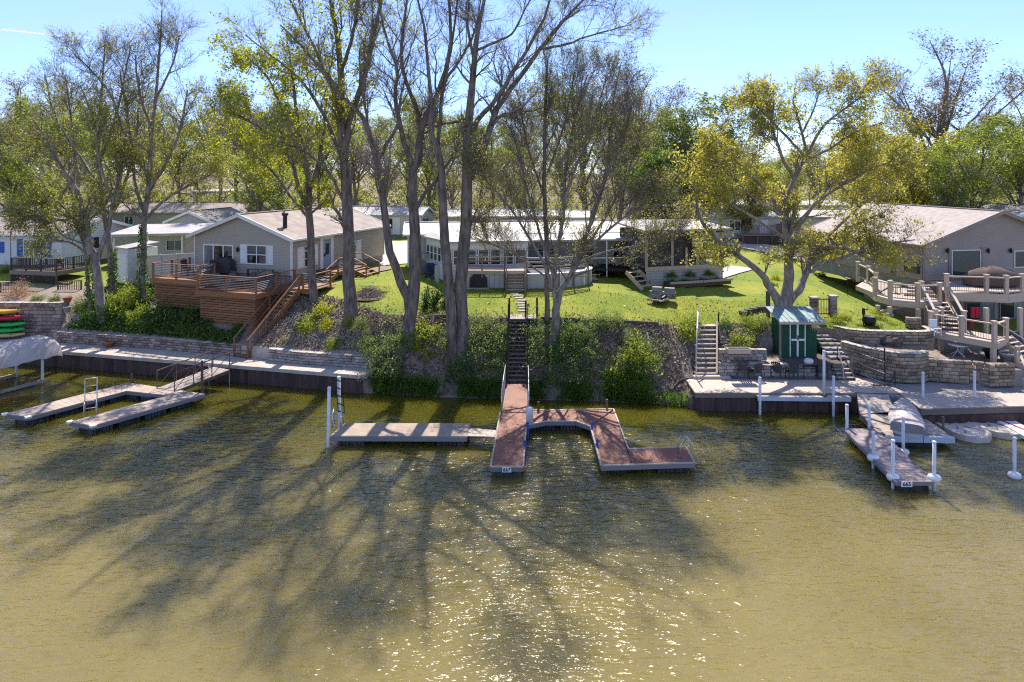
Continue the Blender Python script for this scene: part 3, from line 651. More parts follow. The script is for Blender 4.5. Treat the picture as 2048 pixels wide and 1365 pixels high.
# left cluster above the promenade
lf = dict(n1=18, l1=(2, 4.2), n2=10, l2=(.8, 1.9), n3=6, l3=(.3, .9), leaf=5, ls=.14, up=.18, gap=-.8, ltop=16.5, lmin=.1, jit=.1)
p0 = gz(208, 652); Y = p0.y + .2
tree('elm_tree', 'forked olive leaved tree leaning over the ivy slope beside the stone steps',
 [pxmain([(210,660,36),(207,644,26),(197,575,24),(189,523,22),(180,490,17),(170,441,15),(161,403,13),(147,369,11),(120,325,9),(96,284,7),(66,240,4)], Y),
  pxmain([(190,525,17),(203,500,15),(217,452,13),(228,400,11),(239,342,9),(256,239,7),(240,150,4)], Y, 1.5),
  pxmain([(165,425,10),(140,440,8),(100,440,6),(60,430,3)], Y, -1.5),
  pxmain([(228,405,9),(200,330,8),(190,250,6),(160,170,3)], Y, -1),
  pxmain([(148,370,8),(150,300,7),(140,220,5),(130,150,3)], Y, 2),
  pxmain([(120,327,7),(70,300,6),(20,290,4),(-20,280,3)], Y, 1),
  pxmain([(250,270,6),(220,188,6),(180,140,4),(150,110,3)], Y, .5)], M['bark_pale'], M['lf_olive'], tuple(p0), lf)
p0 = gz(228, 598); Y = p0.y + .4
tree('elm_tree', 'ivy wrapped olive leaved tree standing behind the forked one on the slope',
 [pxmain([(230,604,26),(226,580,19),(221,495,17),(208,420,14),(196,340,11),(200,250,8),(205,160,5),(210,90,3)], Y),
  pxmain([(214,450,10),(250,370,9),(270,280,7),(280,190,4)], Y, 1.5),
  pxmain([(200,370,9),(150,300,8),(110,230,6),(90,150,3)], Y, 1.5),
  pxmain([(198,330,8),(230,240,7),(250,150,5),(262,90,3)], Y, -1)], M['bark_pale'], M['lf_olive'], tuple(p0), dict(lf, n1=16))
p0 = gz(182, 642); Y = p0.y
tree('elm_tree', 'thin ivy wrapped sapling left of the forked olive leaved tree',
 [pxmain([(184,650,18),(180,620,12),(176,544,10),(165,480,8),(140,430,6),(100,390,4),(60,380,2)], Y),
  pxmain([(172,510,7),(150,490,6),(110,480,4),(70,490,2)], Y, -1)], M['bark_pale'], M['lf_fresh'], tuple(p0), dict(lf, n1=9, l1=(1.2, 2.4), ltop=None))
p0 = gz(287, 612); Y = p0.y + .3
tree('elm_tree', 'tall ivy wrapped tree with a bare grey top, left of the cedar deck',
 [pxmain([(287,618,26),(285,600,18),(285,523,17),(289,441,16),(297,376,14),(304,273,11),(314,171,8),(321,68,5),(324,20,3)], Y),
  pxmain([(291,430,11),(270,370,9),(265,300,8),(250,210,5),(240,140,3)], Y, 1.2),
  pxmain([(296,380,10),(330,330,9),(360,260,7),(375,180,4)], Y, -1.2),
  pxmain([(306,270,8),(280,190,7),(270,110,4)], Y, -1), pxmain([(312,200,7),(345,130,5),(360,70,3)], Y, 1),
  pxmain([(290,440,9),(330,400,8),(380,370,6),(420,350,3)], Y, 1.5)], M['bark_pale'], M['lf_olive'], tuple(p0), lf)

# ---- background trees: a few grown shapes, each standing tree its own copy
def proto(name, label, H, seed, stems, spread, leaf, bark, cfg, low=.25, group='trees behind the mobile homes'):
    rs = np.random.default_rng(seed); mains = []
    tr = [(0, 0, -.3, H * .019), (0, 0, H * .12, H * .014), (rs.normal() * .02 * H, rs.normal() * .02 * H, H * .45, H * .010), (rs.normal() * .04 * H, rs.normal() * .04 * H, H * .8, H * .005), (rs.normal() * .05 * H, rs.normal() * .05 * H, H, H * .0015)]
    mains.append(tr)
    for k in range(stems):
        a = 2 * math.pi * (k + rs.uniform(-.3, .3)) / stems; s = rs.uniform(.6, 1.1) * spread * H; h0 = H * rs.uniform(low, .55); h1 = min(H * .95, h0 + H * rs.uniform(.25, .5))
        mains.append([(0, 0, h0, H * .007), (math.cos(a) * s * .35, math.sin(a) * s * .35, h0 + (h1 - h0) * .35, H * .005), (math.cos(a) * s * .75, math.sin(a) * s * .75, h0 + (h1 - h0) * .75, H * .003), (math.cos(a) * s, math.sin(a) * s, h1, H * .001)])
    return tree(name, label, mains, bark, leaf, (0, 0, 0), cfg, group)
bgc = dict(n1=13, l1=(1.8, 4.2), n2=8, l2=(.8, 2.2), n3=5, l3=(.4, 1.1), leaf=3, ls=.24, up=.2, jit=.18, gap=-.6, **{'from': .15})
protos = [
 proto('maple_tree', '', 17, 1, 8, .26, M['lf_fresh'], M['bark'], dict(bgc, leaf=4)),
 proto('elm_tree', '', 18, 2, 7, .24, M['lf_olive'], M['bark_pale'], dict(bgc, leaf=3, ls=.2, ltop=12, lmin=.25)),
 proto('maple_tree', '', 16, 3, 9, .28, M['lf_bright'], M['bark'], dict(bgc, leaf=6, ls=.26, gap=-1.6)),
 proto('oak_tree', '', 18, 4, 7, .25, M['lf_mid'], M['bark'], dict(bgc, leaf=4, ls=.24)),
 proto('elm_tree', '', 19, 5, 8, .30, M['bud'], M['bark_pale'], dict(bgc, n2=9, leaf=2, ls=.2, gap=0)),
 proto('oak_tree', '', 15, 6, 9, .32, M['lf_gold'], M['bark'], dict(bgc, leaf=5, ls=.24, gap=-1.2), .12),
 proto('maple_tree', '', 14, 8, 10, .22, M['lf_mid'], M['bark'], dict(bgc, leaf=4, ls=.24, gap=-1.0, up=.35), .1),
]
PT = ['fresh green', 'olive twiggy', 'bright leafy green', 'mid green', 'bare topped', 'golden', 'upright darker green']
used = [False] * len(protos); PH = [17, 18, 16, 18, 19, 15, 14]
def bgtree(k, px, ytop, Y, where, wide=1.):
    x = (px - 1024) / FPX * Y; g = 4.5; h = CAM_H - (ytop - YH) / FPX * Y - g; s = h / PH[k]; rz = random.uniform(0, 6.28)
    o = protos[k] if not used[k] else copy_tree(protos[k]); used[k] = True
    o.location = (x, Y, g); o.rotation_euler = (0, 0, rz); o.scale = (s * wide, s * wide, s)
    o['label'] = '%s tree %s' % (PT[k], where); o['group'] = 'trees behind the mobile homes'; return o
# (shape, px, top row, depth, where, width)
for a in [
 (4, 40, 160, 82, 'at the left edge behind the blue shuttered house', 1.2), (1, 95, 185, 95, 'second from the left edge in the far row', 1.2),
 (0, 20, 250, 72, 'low at the far left edge behind the white walled house', 1.3), (0, 150, 215, 78, 'behind the forked olive trees at left', 1.2), (4, 235, 190, 98, 'in the far row left of the ivy wrapped tree', 1.1),
 (1, 110, 300, 66, 'low behind the left house roof', 1.5), (1, 300, 185, 88, 'right behind the tall ivy wrapped tree', 1.1), (0, 360, 230, 105, 'in the far row above the grey gabled house', 1.0),
 (1, 440, 150, 96, 'above the far white roof, left of the yellow leaved crown', .9), (4, 500, 180, 80, 'behind the cedar deck house, left part of its roof', 1.1), (0, 560, 200, 84, 'behind the chimney of the cedar deck house', 1.2),
 (0, 520, 290, 70, 'low behind the cedar deck house roof', 1.4), (0, 640, 230, 92, 'behind the two yellow leaved trunks', 1.2), (4, 715, 225, 100, 'between the thickest trunk and the forked tree', 1.2),
 (1, 770, 250, 88, 'behind the cream mobile home', 1.3), (0, 860, 235, 94, 'behind the twin stemmed trunks', 1.2), (1, 905, 290, 84, 'low between the twin stems and the forked tree', 1.4),
 (0, 985, 240, 96, 'just right of the twin stemmed tree', 1.2), (1, 1050, 215, 104, 'behind the slim straight twiggy tree', 1.2), (1, 1010, 300, 82, 'low behind the long tan mobile home', 1.4),
 (4, 1170, 130, 92, 'behind the fan shaped tree', 1.3), (4, 1285, 150, 98, 'left of the upright darker greens', 1.2), (1, 1130, 250, 86, 'behind the left half of the fan shaped tree', 1.2),
 (4, 1240, 205, 88, 'behind the right half of the fan shaped tree', 1.2), (6, 1330, 235, 80, 'left one of the pair above the cars', 1.3), (6, 1405, 213, 84, 'taller right one of the pair above the cars', 1.5),
 (2, 1300, 300, 76, 'low left of the upright dark green pair', 1.2), (2, 1370, 320, 90, 'low behind the grey gabled mobile home', 1.4), (3, 1470, 290, 98, 'in the gap right of the upright dark green pair', 1.3),
 (5, 1500, 330, 74, 'low behind the white roofed mobile homes', 1.4), (0, 1560, 320, 95, 'behind the leaning golden tree, left half', 1.3), (1, 1640, 290, 90, 'behind the leaning golden tree, right half', 1.3),
 (4, 1880, 85, 82, 'standing tallest on the right above the taupe house', 1.35), (5, 1740, 265, 72, 'left of the tall twiggy one behind the taupe house', 1.3), (5, 1830, 260, 78, 'in front of the tall twiggy crown', 1.4),
 (0, 1950, 255, 66, 'right behind the taupe house roof, loose and rounded', 1.3), (0, 2035, 240, 70, 'at the right edge behind the bluish white house', 1.3), (4, 2040, 190, 96, 'bare crowned at the right edge of the far row', 1.2),
 (3, 1790, 300, 96, 'low behind the taupe roof ridge', 1.5), (6, 1895, 330, 64, 'low conical one behind the taupe roof ridge', 1.0)]:
    bgtree(*a)
LM = [(0,'the far left house roof'),(110,'the forked olive trees'),(210,'the white shed'),(300,'the ivy wrapped tree'),(400,'the lilac grey house'),(480,'the cedar deck house gable'),(570,'the black chimney'),(660,'the slimmer left trunk'),(740,'the cream mobile home'),(830,'the forked trunk'),(920,'the twin stems'),(1010,'the swimming pool'),(1095,'the slim straight trunk'),(1180,'the pale blue mobile home'),(1270,'the covered porch roof'),(1350,'the parked cars'),(1440,'the right driveway'),(1530,'the leaning trunk'),(1620,'the iron gate'),(1710,'the left part of the taupe roof'),(1800,'the middle of the taupe roof'),(1890,'the taupe roof ridge'),(1990,'the taupe gable'),(2060,'the right edge')]
done = set()
for k in range(26):                            # the far row closing the view
    px = -40 + k * 84 + random.uniform(-25, 25); kk = random.choice([0, 1, 1, 4, 4] if px < 1280 else [0, 3, 1])
    n_, t_ = min((abs(px - a), b_) for a, b_ in LM); w_ = 'in the farthest row above ' + t_
    if (kk, w_) in done: w_ = 'in the farthest row, a little right of ' + t_
    done.add((kk, w_))
    bgtree(kk, px, random.uniform(205, 255) if px < 1250 else random.uniform(290, 315), random.uniform(115, 145), w_, 1.4)
for k in range(len(protos)):
    if not used[k]: protos[k].location = (0, 160, 4)
# ---- a far-off wood below the crowns
c = np.column_stack([rng.uniform(-200, 200, 80000), rng.uniform(135, 185, 80000), 4.5 + 19 * rng.beta(1.1, 1.5, 80000)])
lump = np.sin(c[:, 0]*.23)+np.sin(c[:, 0]*.11+c[:, 1]*.2+1)+.6*np.sin(c[:, 0]*.7); c = c[(c[:, 2]-4.5) < 12+3*lump + rng.normal(size=len(c))]
h_ = len(c) // 2
tag(link('far_wood', npmesh('far_wood', [leaf_arrays(c[:h_], .7)], M['lf_olive'])), kind='stuff'); tag(link('far_wood', npmesh('far_wood', [leaf_arrays(c[h_:], .6)], M['bud'])), kind='stuff')
c = np.column_stack([rng.uniform(-130, 130, 70000), rng.uniform(88, 124, 70000), 4.5 + 9 * rng.beta(1.0, 1.7, 70000)])
lump = np.sin(c[:, 0]*.31+2)+np.sin(c[:, 0]*.17+c[:, 1]*.3)+.6*np.sin(c[:, 0]*.9); keep = ((c[:, 2]-4.5) < 4.6+2*lump + rng.normal(size=len(c))*.5) & (c[:, 1] > 104 - 12*np.clip((np.abs(c[:, 0]+5)-25)/30, 0, 1)); c = c[keep]
tag(link('undergrowth', npmesh('undergrowth', [leaf_arrays(c, .42)], M['lf_fresh'])), kind='stuff')
# ------------------------------------------------------------------ builders for houses, decks, rails, stairs
def lap(mb, x0, x1, z0, z1, course=.2, top=None):
    """lapped siding courses on the wall y = 0 looking towards -y; top(z) gives the (x0, x1) of a gable at height z"""
    n = max(1, round((z1 - z0) / course)); hh = (z1 - z0) / n
    for k in range(n):
        a, b_ = z0 + k * hh, z0 + (k + 1) * hh
        l0, r0 = (x0, x1) if top is None else top(a); l1, r1 = (x0, x1) if top is None else top(b_)
        if r0 - l0 < .02: continue
        mb.add([(l0,-.03,a),(r0,-.03,a),(r1,-.006,b_),(l1,-.006,b_),(l0,-.006,a),(r0,-.006,a)], [(0,1,2,3),(4,5,1,0)])
def wallM(O, rz, u, v, ang): return Matrix.Translation(Vector(O)) @ Matrix.Rotation(rz, 4, 'Z') @ Matrix.Translation((u, v, 0)) @ Matrix.Rotation(ang, 4, 'Z')
def onwall(Mw, px, py):                        # photo pixel -> (x, z) on the wall plane
    o = Vector((0, 0, CAM_H)); d = Q(px, py, 1.0) - o; n = Mw.to_3x3() @ Vector((0, 1, 0)); c = Mw.translation
    p = Mw.inverted() @ (o + d * ((c - o).dot(n) / d.dot(n))); return p.x, p.z
def house(root, O, rz, w, d, h, rise, ridge, sid, roofm, trim, found=.5, course=.2, oh=.35, fm=None, gut=True):
    W = {'f': wallM(O, rz, 0, 0, 0), 'r': wallM(O, rz, w, 0, R(90)), 'b': wallM(O, rz, w, d, R(180)), 'l': wallM(O, rz, 0, d, R(-90))}
    B = Matrix.Translation(Vector(O)) @ Matrix.Rotation(rz, 4, 'Z')
    m = MB(B).box(.06, w-.06, .06, d-.06, -1.0, found); part('foundation', m, fm or M['foundation'], root)
    m = MB(B).box(.02, w-.02, .02, d-.02, found, h)                 # wall body behind the siding
    if ridge == 'v': m.add([(.02,.02,h),(w-.02,.02,h),(w/2,.02,h+rise-.02),(.02,d-.02,h),(w-.02,d-.02,h),(w/2,d-.02,h+rise-.02)], [(0,1,2),(5,4,3),(0,2,5,3),(2,1,4,5)])
    else: m.add([(.02,.02,h),(.02,d-.02,h),(.02,d/2,h+rise-.02),(w-.02,.02,h),(w-.02,d-.02,h),(w-.02,d/2,h+rise-.02)], [(2,1,0),(3,4,5),(0,3,5,2),(2,5,4,1)])
    part('wall', m, sid, root)
    for k in 'frbl':
        ln = w if k in 'fb' else d; m = MB(W[k]); lap(m, 0, ln, found, h, course)
        if (ridge == 'v') == (k in 'fb'): lap(m, 0, ln, h, h + rise, course, lambda z: (ln / 2 * (z - h) / rise, ln - ln / 2 * (z - h) / rise))
        part('siding', m, sid, root, kind='stuff')
        part('corner_trim', MB(W[k]).box(-.05, .06, -.055, -.031, found, h), trim, root); part('corner_trim', MB(W[k]).box(ln-.06, ln+.05, -.056, -.032, found, h), trim, root)
    th = .14
    if ridge == 'v': half, ln, T = w / 2, d, B
    else: half, ln, T = d / 2, w, B @ Matrix.Translation((0, d, 0)) @ Matrix.Rotation(R(-90), 4, 'Z')
    sl = rise / half; e = h - oh * sl
    m = MB(T)
    for sgn in (0, 1):
        xs = [-oh, half] if not sgn else [2*half + oh, half]
        vs_ = [(xs[0], -oh, e), (xs[1], -oh, h+rise), (xs[1], ln+oh, h+rise), (xs[0], ln+oh, e)]
        vs_ += [(x, y, z + th) for x, y, z in vs_]
        m.hexa(vs_)
    part('roof', m, roofm, root)
    for y in (-oh - .025, ln + oh + .025):
        for xa in (-oh - .02, 2 * half + oh + .02): stick('rake_trim', root, T @ Vector((xa, y, e + .05)), T @ Vector((half, y, h + rise + .06)), .05, .24, trim)
    if gut:
        for xa in (-oh - .06, 2 * half + oh + .06): part('gutter', MB(T).beam((xa, -oh, e + .07), (xa, ln + oh, e + .07), .11, .13), trim, root)
    m = MB(T).beam((half, -oh, h + rise + th + .01), (half, ln + oh, h + rise + th + .01), .3, .05); part('ridge_cap', m, roofm, root)
    return W
def win(root, Mw, x0, x1, z0, z1, nx=1, nz=1, trim=None, gl=None, name='window', arch=False, f=.07, bar=.045):
    trim = trim or M['white']; gl = gl or M['glass']
    m = MB(Mw); y0, y1 = -.085, -.02
    for a in (x0, x1 - f): m.box(a, a + f, y0, y1, z0, z1)
    m.box(x0 + f, x1 - f, y0, y1, z0, z0 + f).box(x0 + f, x1 - f, y0, y1, z1 - f, z1)
    for i in range(1, nx): c = x0 + (x1 - x0) * i / nx; m.box(c - bar/2, c + bar/2, y0 + .01, y1, z0 + f, z1 - f)
    for i in range(1, nz): c = z0 + (z1 - z0) * i / nz; m.box(x0 + f, x1 - f, y0 + .014, y1, c - bar/2, c + bar/2)
    if arch:
        c = (x0 + x1) / 2; r = (x1 - x0) / 2
        m.tube([(c + (r - f/2) * math.cos(a), -.05, z1 + (r - f/2) * .8 * math.sin(a)) for a in np.linspace(0, math.pi, 9)], .045, 5)
    w = part(name, m, trim, root); PM[w.name] = Matrix()
    cx = (x1 - x0 - 2 * f) / nx
    for i in range(nx):
        for j in range(nz):
            a = x0 + f + cx * i + (bar/2 if i else 0); b_ = x0 + f + cx * (i + 1) - (bar/2 if i < nx - 1 else 0); ch = (z1 - z0 - 2 * f) / nz
            part('pane', MB(Mw).box(a, b_, -.05, -.03, z0 + f + ch * j, z0 + f + ch * (j + 1) - (bar/2 if j < nz - 1 else 0)), gl if not isinstance(gl, list) else gl[i % len(gl)], w)
    if arch: part('pane', MB(Mw).add([(c + (r-.06) * math.cos(a), -.036, z1 + (r-.06) * .8 * math.sin(a)) for a in np.linspace(0, math.pi, 9)], [tuple(range(9))]), gl, w)
    return w
def shutter(root, Mw, x0, x1, z0, z1, mat):
    m = MB(Mw).box(x0, x1, -.075, -.028, z0, z1); n = int((z1 - z0) / .09)
    for k in range(n): z = z0 + .05 + (z1 - z0 - .1) * k / n; m.box(x0 + .05, x1 - .05, -.088, -.0755, z, z + .05)
    part('shutter', m, mat, root)
def lamp(root, Mw, x, z):
    part('wall_lamp', MB(Mw).lathe([(.03,-.16),(.08,-.1),(.09,.1),(.05,.16),(.015,.22)], (x, -.17, z), 8).box(x-.05, x+.05, -.1, -.03, z-.05, z+.1).beam((x,-.05,z+.2),(x,-.17,z+.21),.03,.03), M['black'], root)
def boards(a, b, c, d, wid=.14, gap=.012, th=.04, mb=None):
    """decking boards filling the quad a-b-c-d (each board runs a->b; boards step from a to d)"""
    a, b, c, d = map(Vector, (a, b, c, d)); m = mb or MB(); n = max(1, round(((d - a).length + (c - b).length) / 2 / wid)); dz = Vector((0, 0, -th))
    for k in range(n):
        s, e = (k + gap / wid / 2) / n, (k + 1 - gap / wid / 2) / n
        p = [a.lerp(d, s), b.lerp(c, s), b.lerp(c, e), a.lerp(d, e)]
        m.hexa([q + dz for q in p] + p)
    return m
def stairs(root, top, bot, width, n, tread, string, parts=('tread', 'stringer'), th=.04, dep=.28, side=None):
    """n treads from top to bottom (centre points), each tread its own object"""
    top, bot = Vector(top), Vector(bot); d = bot - top; h = Vector((d.x, d.y, 0)).normalized(); r = Vector((-h.y, h.x, 0)); rz = math.atan2(h.y, h.x) - R(90)
    for k in range(n):
        p = top + d * ((k + .5) / n); bx(parts[0], root, (p.x, p.y, p.z), (width, dep, th), rz, tread)
    for s in (-1, 1):
        o = r * s * (width / 2 + .025); stick(parts[1], root, top + o - Vector((0, 0, .1)), bot + o - Vector((0, 0, .1)), .05, .28, string)
def railing(root, pts, h, pw, posts, rail, fill, mode='cable', space=2., capm=None, post_at=None, base=0, low=.1, ends=(True, True), pz=0., toph=.045, topw=.12):
    """posts, rails and infill along the polyline pts (points on the deck surface)"""
    pts = [Vector(p) for p in pts]; seen = []
    fm = MB()
    for si, (a, b) in enumerate(zip(pts, pts[1:])):
        n = max(1, round((b - a).length / space))
        for k in range(n + 1):
            p = a.lerp(b, k / n)
            if any((p - q).length < .05 for q in seen): continue
            if (si == 0 and k == 0 and not ends[0]) or (si == len(pts) - 2 and k == n and not ends[1]): continue
            seen.append(p); stick('post', root, p + Vector((0, 0, -base)), p + Vector((0, 0, h + pz)), pw, pw, posts, (0, 1, 0))
            if capm: bx('post_cap', root, p + Vector((0, 0, h + pz + .03)), (pw * 1.35, pw * 1.35, .06), 0, capm)
        up = Vector((0, 0, 1))
        stick('top_rail', root, a + up * h, b + up * h, topw, toph, rail)
        if low: stick('bottom_rail', root, a + up * low, b + up * low, .05, .07, rail)
        ln = (b - a).length
        if mode == 'cable':
            for j in range(7): z = low + (h - low) * (j + 1) / 8; fm.tube([a + up * z, b + up * z], .008, 3)
        elif mode == 'bal':
            q = int(ln / .125)
            for j in range(1, q): p = a.lerp(b, j / q); fm.tube([p + up * low, p + up * h], .012, 3)
        elif mode == 'wood':
            q = int(ln / .16)
            for j in range(1, q): p = a.lerp(b, j / q); fm.beam(p + up * low, p + up * h, .04, .04)
        elif mode == 'rails':
            for j in (1, 2): stick('mid_rail', root, a + up * h * j / 3, b + up * h * j / 3, .04, .09, rail)
    if fm.v: part({'cable': 'cables', 'bal': 'balusters', 'wood': 'balusters'}[mode], fm, fill, root, kind='stuff')

# ---- prototypes for outdoor furniture
def chair_proto(label, mat, group, high=True):
    t = thing('patio_chair', label, 'chair', group=group); s = .27; bk = 1.05 if high else .85
    part('seat', MB().box(-s, s, -.25, .25, .40, .46), mat, t)
    m = MB(); n = 5
    for k in range(n): x = -s + .04 + (2*s - .08) * k / (n - 1); m.beam((x, .24, .46), (x, .36, bk - .02 * abs(k - 2)), .085, .03)
    m.beam((-s, .33, bk - .1), (s, .33, bk - .1), .03, .09); part('backrest', m, mat, t)
    for x in (-s, s):
        for y in (-.23, .25): part('leg', MB().beam((x, y, 0), (x * .98, y, .43 if y > 0 else .64), .045, .045), mat, t)
        part('armrest', MB().box(x-.04, x+.04, -.27, .3, .64, .67), mat, t)
    return t
def table_proto(label, r, h, top, leg, group=None, cat='table'):
    t = thing('patio_table', label, cat, group=group)
    part('tabletop', MB().lathe([(r*.96, h-.035), (r, h-.02), (r, h), (r*.9, h+.005)], (0, 0, 0), 20), top, t)
    for k in range(4):
        a = math.pi / 4 + k * math.pi / 2; part('leg', MB().tube([(math.cos(a)*r*.75, math.sin(a)*r*.75, 0), (math.cos(a)*r*.35, math.sin(a)*r*.35, h*.5), (math.cos(a)*r*.6, math.sin(a)*r*.6, h-.03)], .02, 5), leg, t)
    return t
def pot(label, loc, r, h, mat, plant=None, group=None, name='flower_pot'):
    t = thing(name, label, 'pot', loc, group=group)
    m = MB(Matrix.Translation(Vector(loc))).lathe([(r*.65, 0), (r*.95, h*.8), (r*1.05, h*.8), (r*1.05, h), (r*.9, h), (r*.85, h*.86)], (0, 0, 0), 14); part('pot_body', m, mat, t, True)
    part('soil', MB(Matrix.Translation(Vector(loc))).lathe([(r*.8, h*.8), (r*.8, h*.88)], (0, 0, 0), 12), M['mulch'], t)
    return t

# ------------------------------------------------------------------ LEFT: promenade, seawall, retaining walls
def pl(x): return prof(x)
def sheetpile(root, path, z0, z1, mat):         # corrugated steel sheet piling along a plan path
    m = MB(); pts = []
    for a, b in zip(path, path[1:]):
        a, b = Vector((*a, 0)), Vector((*b, 0)); d = (b - a); n = max(2, int(d.length / .13)); dn = d.normalized(); o = Vector((dn.y, -dn.x, 0))
        for k in range(n): pts.append(a + d * (k / n) + o * (.10 if (k // 2) % 2 else .02))
    pts.append(Vector((*path[-1], 0)))
    v = [(p.x, p.y, z0) for p in pts] + [(p.x, p.y, z1) for p in pts]; n = len(pts)
    m.add(v, [(i, i+1, n+i+1, n+i) for i in range(n - 1)])
    return part('sheet_piling', m, mat, root)
front = [(x, pl(x)[1][0]) for x in (-44, -36, -30.6, -23, -17.5, -12.5, -8.3)]
corner, endp = (-8.3, 37.0), (-7.8, 38.1)
sw = thing('seawall', 'long rusty sheet pile seawall with a pale concrete cap on the left bank', 'seawall', (-18, 39.4, 0))
sheetpile(sw, [(x, y - .06) for x, y in front[:-1]] + [corner, endp], -1.2, .8, M['steel'])
def capstones(root, path, wid, z, th, ln, mat, name='cap_slab', out=.16):
    pts = [Vector((*p, 0)) for p in path]
    for a, b in zip(pts, pts[1:]):
        n = max(1, round((b - a).length / ln)); d = (b - a) / n; dn = d.normalized(); o = Vector((-dn.y, dn.x, 0)); rz = math.atan2(d.y, d.x)
        for k in range(n): c = a + d * (k + .5) + o * (wid / 2 - out); bx(name, root, (c.x, c.y, z + random.uniform(-.006, .006)), (d.length - .015, wid, th), rz + random.uniform(-.004, .004), mat)
capstones(sw, [(x, y - .06) for x, y in front[:-1]] + [corner], .62, .93, .2, 1.5, M['concrete'])
capstones(sw, [corner, endp], .5, .925, .2, 1.2, M['concrete'])
w1 = thing('retaining_wall', 'low stone block wall along the promenade left of the cedar stairs', 'retaining wall', (-22, 42.5, .95))
wallblocks(w1, [(-30.3, 44.25), (-29.9, 44.22), (-23, 42.68), (-17.5, 41.1), (-16.6, 40.9)], .95, 1.6, .165, .42, .3, M['stone'], M['stone_cap'], .36)
w2 = thing('retaining_wall', 'low grey block wall along the promenade right of the cedar stairs', 'retaining wall', (-11, 39, .95))
wallblocks(w2, [(-14.6, 40.05), (-12.5, 39.27), (-8.3, 38.37), (-7.9, 38.3)], .95, 1.6, .165, .46, .3, M['stone_grey'], M['stone_cap'], .36)
wallblocks(w2, [(-7.9, 38.3), (-7.75, 39.0)], .95, 1.6, .165, .46, .3, M['stone_grey'])
w3 = thing('retaining_wall', 'high wall of rough pinkish stone blocks behind the stacked kayaks', 'retaining wall', (-33, 45.9, .95))
wallblocks(w3, [(-40, 46.0), (-36, 45.95), (-30.5, 45.85)], .95, 3.2, .25, .52, .35, M['stone'], M['stone_cap'], .42, .35)
st = thing('stone_steps', 'rough stone steps climbing beside the high block wall on the left', 'steps', (-30, 45, 1))
for k in range(9):
    y = 44.9 + k * .33; bx('step', st, (-29.75 + random.uniform(-.05, .05) + k * .03, y, 1.02 + k * .24), (1.0, .5, .2), random.uniform(-.1, .1), M['stone_cap'])

# kayaks on their rack
def kayak(label, px, py, mat, Y=45.2, ln=3.3):
    p = Q(px, py, Y); t = thing('kayak', label, 'kayak', (p.x - ln / 2, Y, p.z), group='kayaks stacked against the stone wall')
    n = 11; prof_ = []
    m = MB(Matrix.Translation((p.x - ln / 2, Y, p.z))); K = 10; vs_ = []
    for i in range(n):
        s = -1 + 2 * i / (n - 1); w = .36 * max(0, 1 - abs(s) ** 2.6) + .012; hgt = .15 * (1 - .55 * abs(s) ** 2.2); rise = .10 * abs(s) ** 2.5
        for k in range(K): a = 2 * math.pi * k / K; vs_.append((s * ln / 2, w * math.cos(a), rise + hgt * math.sin(a) * (1 if math.sin(a) > 0 else 1.15)))
    m.add(vs_, [(i*K+k, (i+1)*K+k, (i+1)*K+(k+1) % K, i*K+(k+1) % K) for i in range(n-1) for k in range(K)])
    part('hull', m, mat, t, True)
    part('cockpit', MB(Matrix.Translation((p.x - ln / 2, Y, p.z))).lathe([(.2, .12), (.23, .17), (.2, .18), (.17, .14)], (0, 0, 0), 12), M['black'], t)
    for s in (-1, 1): part('carry_handle', MB(Matrix.Translation((p.x - ln / 2, Y, p.z))).tube([(s*ln*.45, -.05, .14), (s*ln*.47, 0, .19), (s*ln*.45, .05, .14)], .014, 4), M['black'], t)
kayak('yellow kayak on top of the stack by the stone wall', 41, 624, M['k_yellow'])
kayak('red kayak second from the top of the stack', 47, 636, M['k_red'])
kayak('upper of the two green kayaks in the stack', 51, 649, M['k_green'])
kayak('lower green kayak, just above the tan one', 49, 660.5, M['k_green'])
kayak('tan kayak at the bottom of the stack', 50, 670.5, M['k_tan'])
rk = thing('kayak_rack', 'dark metal rack holding the stacked kayaks', 'rack', (-34.3, 45.3, .95))
for x in (-35.6, -33.6):
    part('upright', MB().tube([(x, 45.55, .95), (x, 45.55, 3.0)], .03, 6), M['black'], rk)
    for py in (630, 643, 655.5, 666.5): z = Q(40, py, 45.2).z - .03; part('arm', MB().tube([(x, 45.55, z), (x, 44.85, z)], .022, 5), M['black'], rk)

# boat lift canopy
A = Vector((.45, .893, 0)); Nn = Vector((.893, -.45, 0)); E = Vector((-27.95, 40.3, 0))
bl = thing('boat_lift', 'boat lift under a crumpled tan fabric canopy at the left edge', 'boat lift', tuple(E - A * 4))
m = MB(); nL, nW = 26, 16; vs_ = []
for i in range(nL):
    for j in range(nW):
        s = i / (nL - 1); t_ = -1 + 2 * j / (nW - 1); hgt = 2.45 - .62 * abs(t_) ** 2.4 - (.12 if i in (0, nL - 1) else 0)
        w = mno.noise((i * .55, j * .4, 2)) * .09 + mno.noise((i * 1.4, j * .9, 7)) * .05
        skirt = abs(t_) > .93
        p = E - A * (7.6 * s) + Nn * (1.55 * t_ * (1.0 if not skirt else 1.01)); vs_.append((p.x, p.y, hgt + w - (.38 if j in (0, nW - 1) else 0)))
m.add(vs_, [(i*nW+j, (i+1)*nW+j, (i+1)*nW+j+1, i*nW+j+1) for i in range(nL-1) for j in range(nW-1)])
vs_ = []
for j in range(nW): p = Vector(m.v[j]); vs_ += [p + A * .01, p + A * .03 - Vector((0, 0, .34 + .04 * math.sin(j * 2)))]
m.add(vs_, [(2*j, 2*j+1, 2*j+3, 2*j+2) for j in range(nW - 1)])
part('canopy', m, M['canopy'], bl, True)
for s in (1.0, 6.4):
    for t_ in (-1, 1): p = E - A * s + Nn * 1.35 * t_; part('post', MB().tube([(p.x, p.y, -.6), (p.x, p.y, 1.75)], .075, 8), M['whitegrey'], bl)
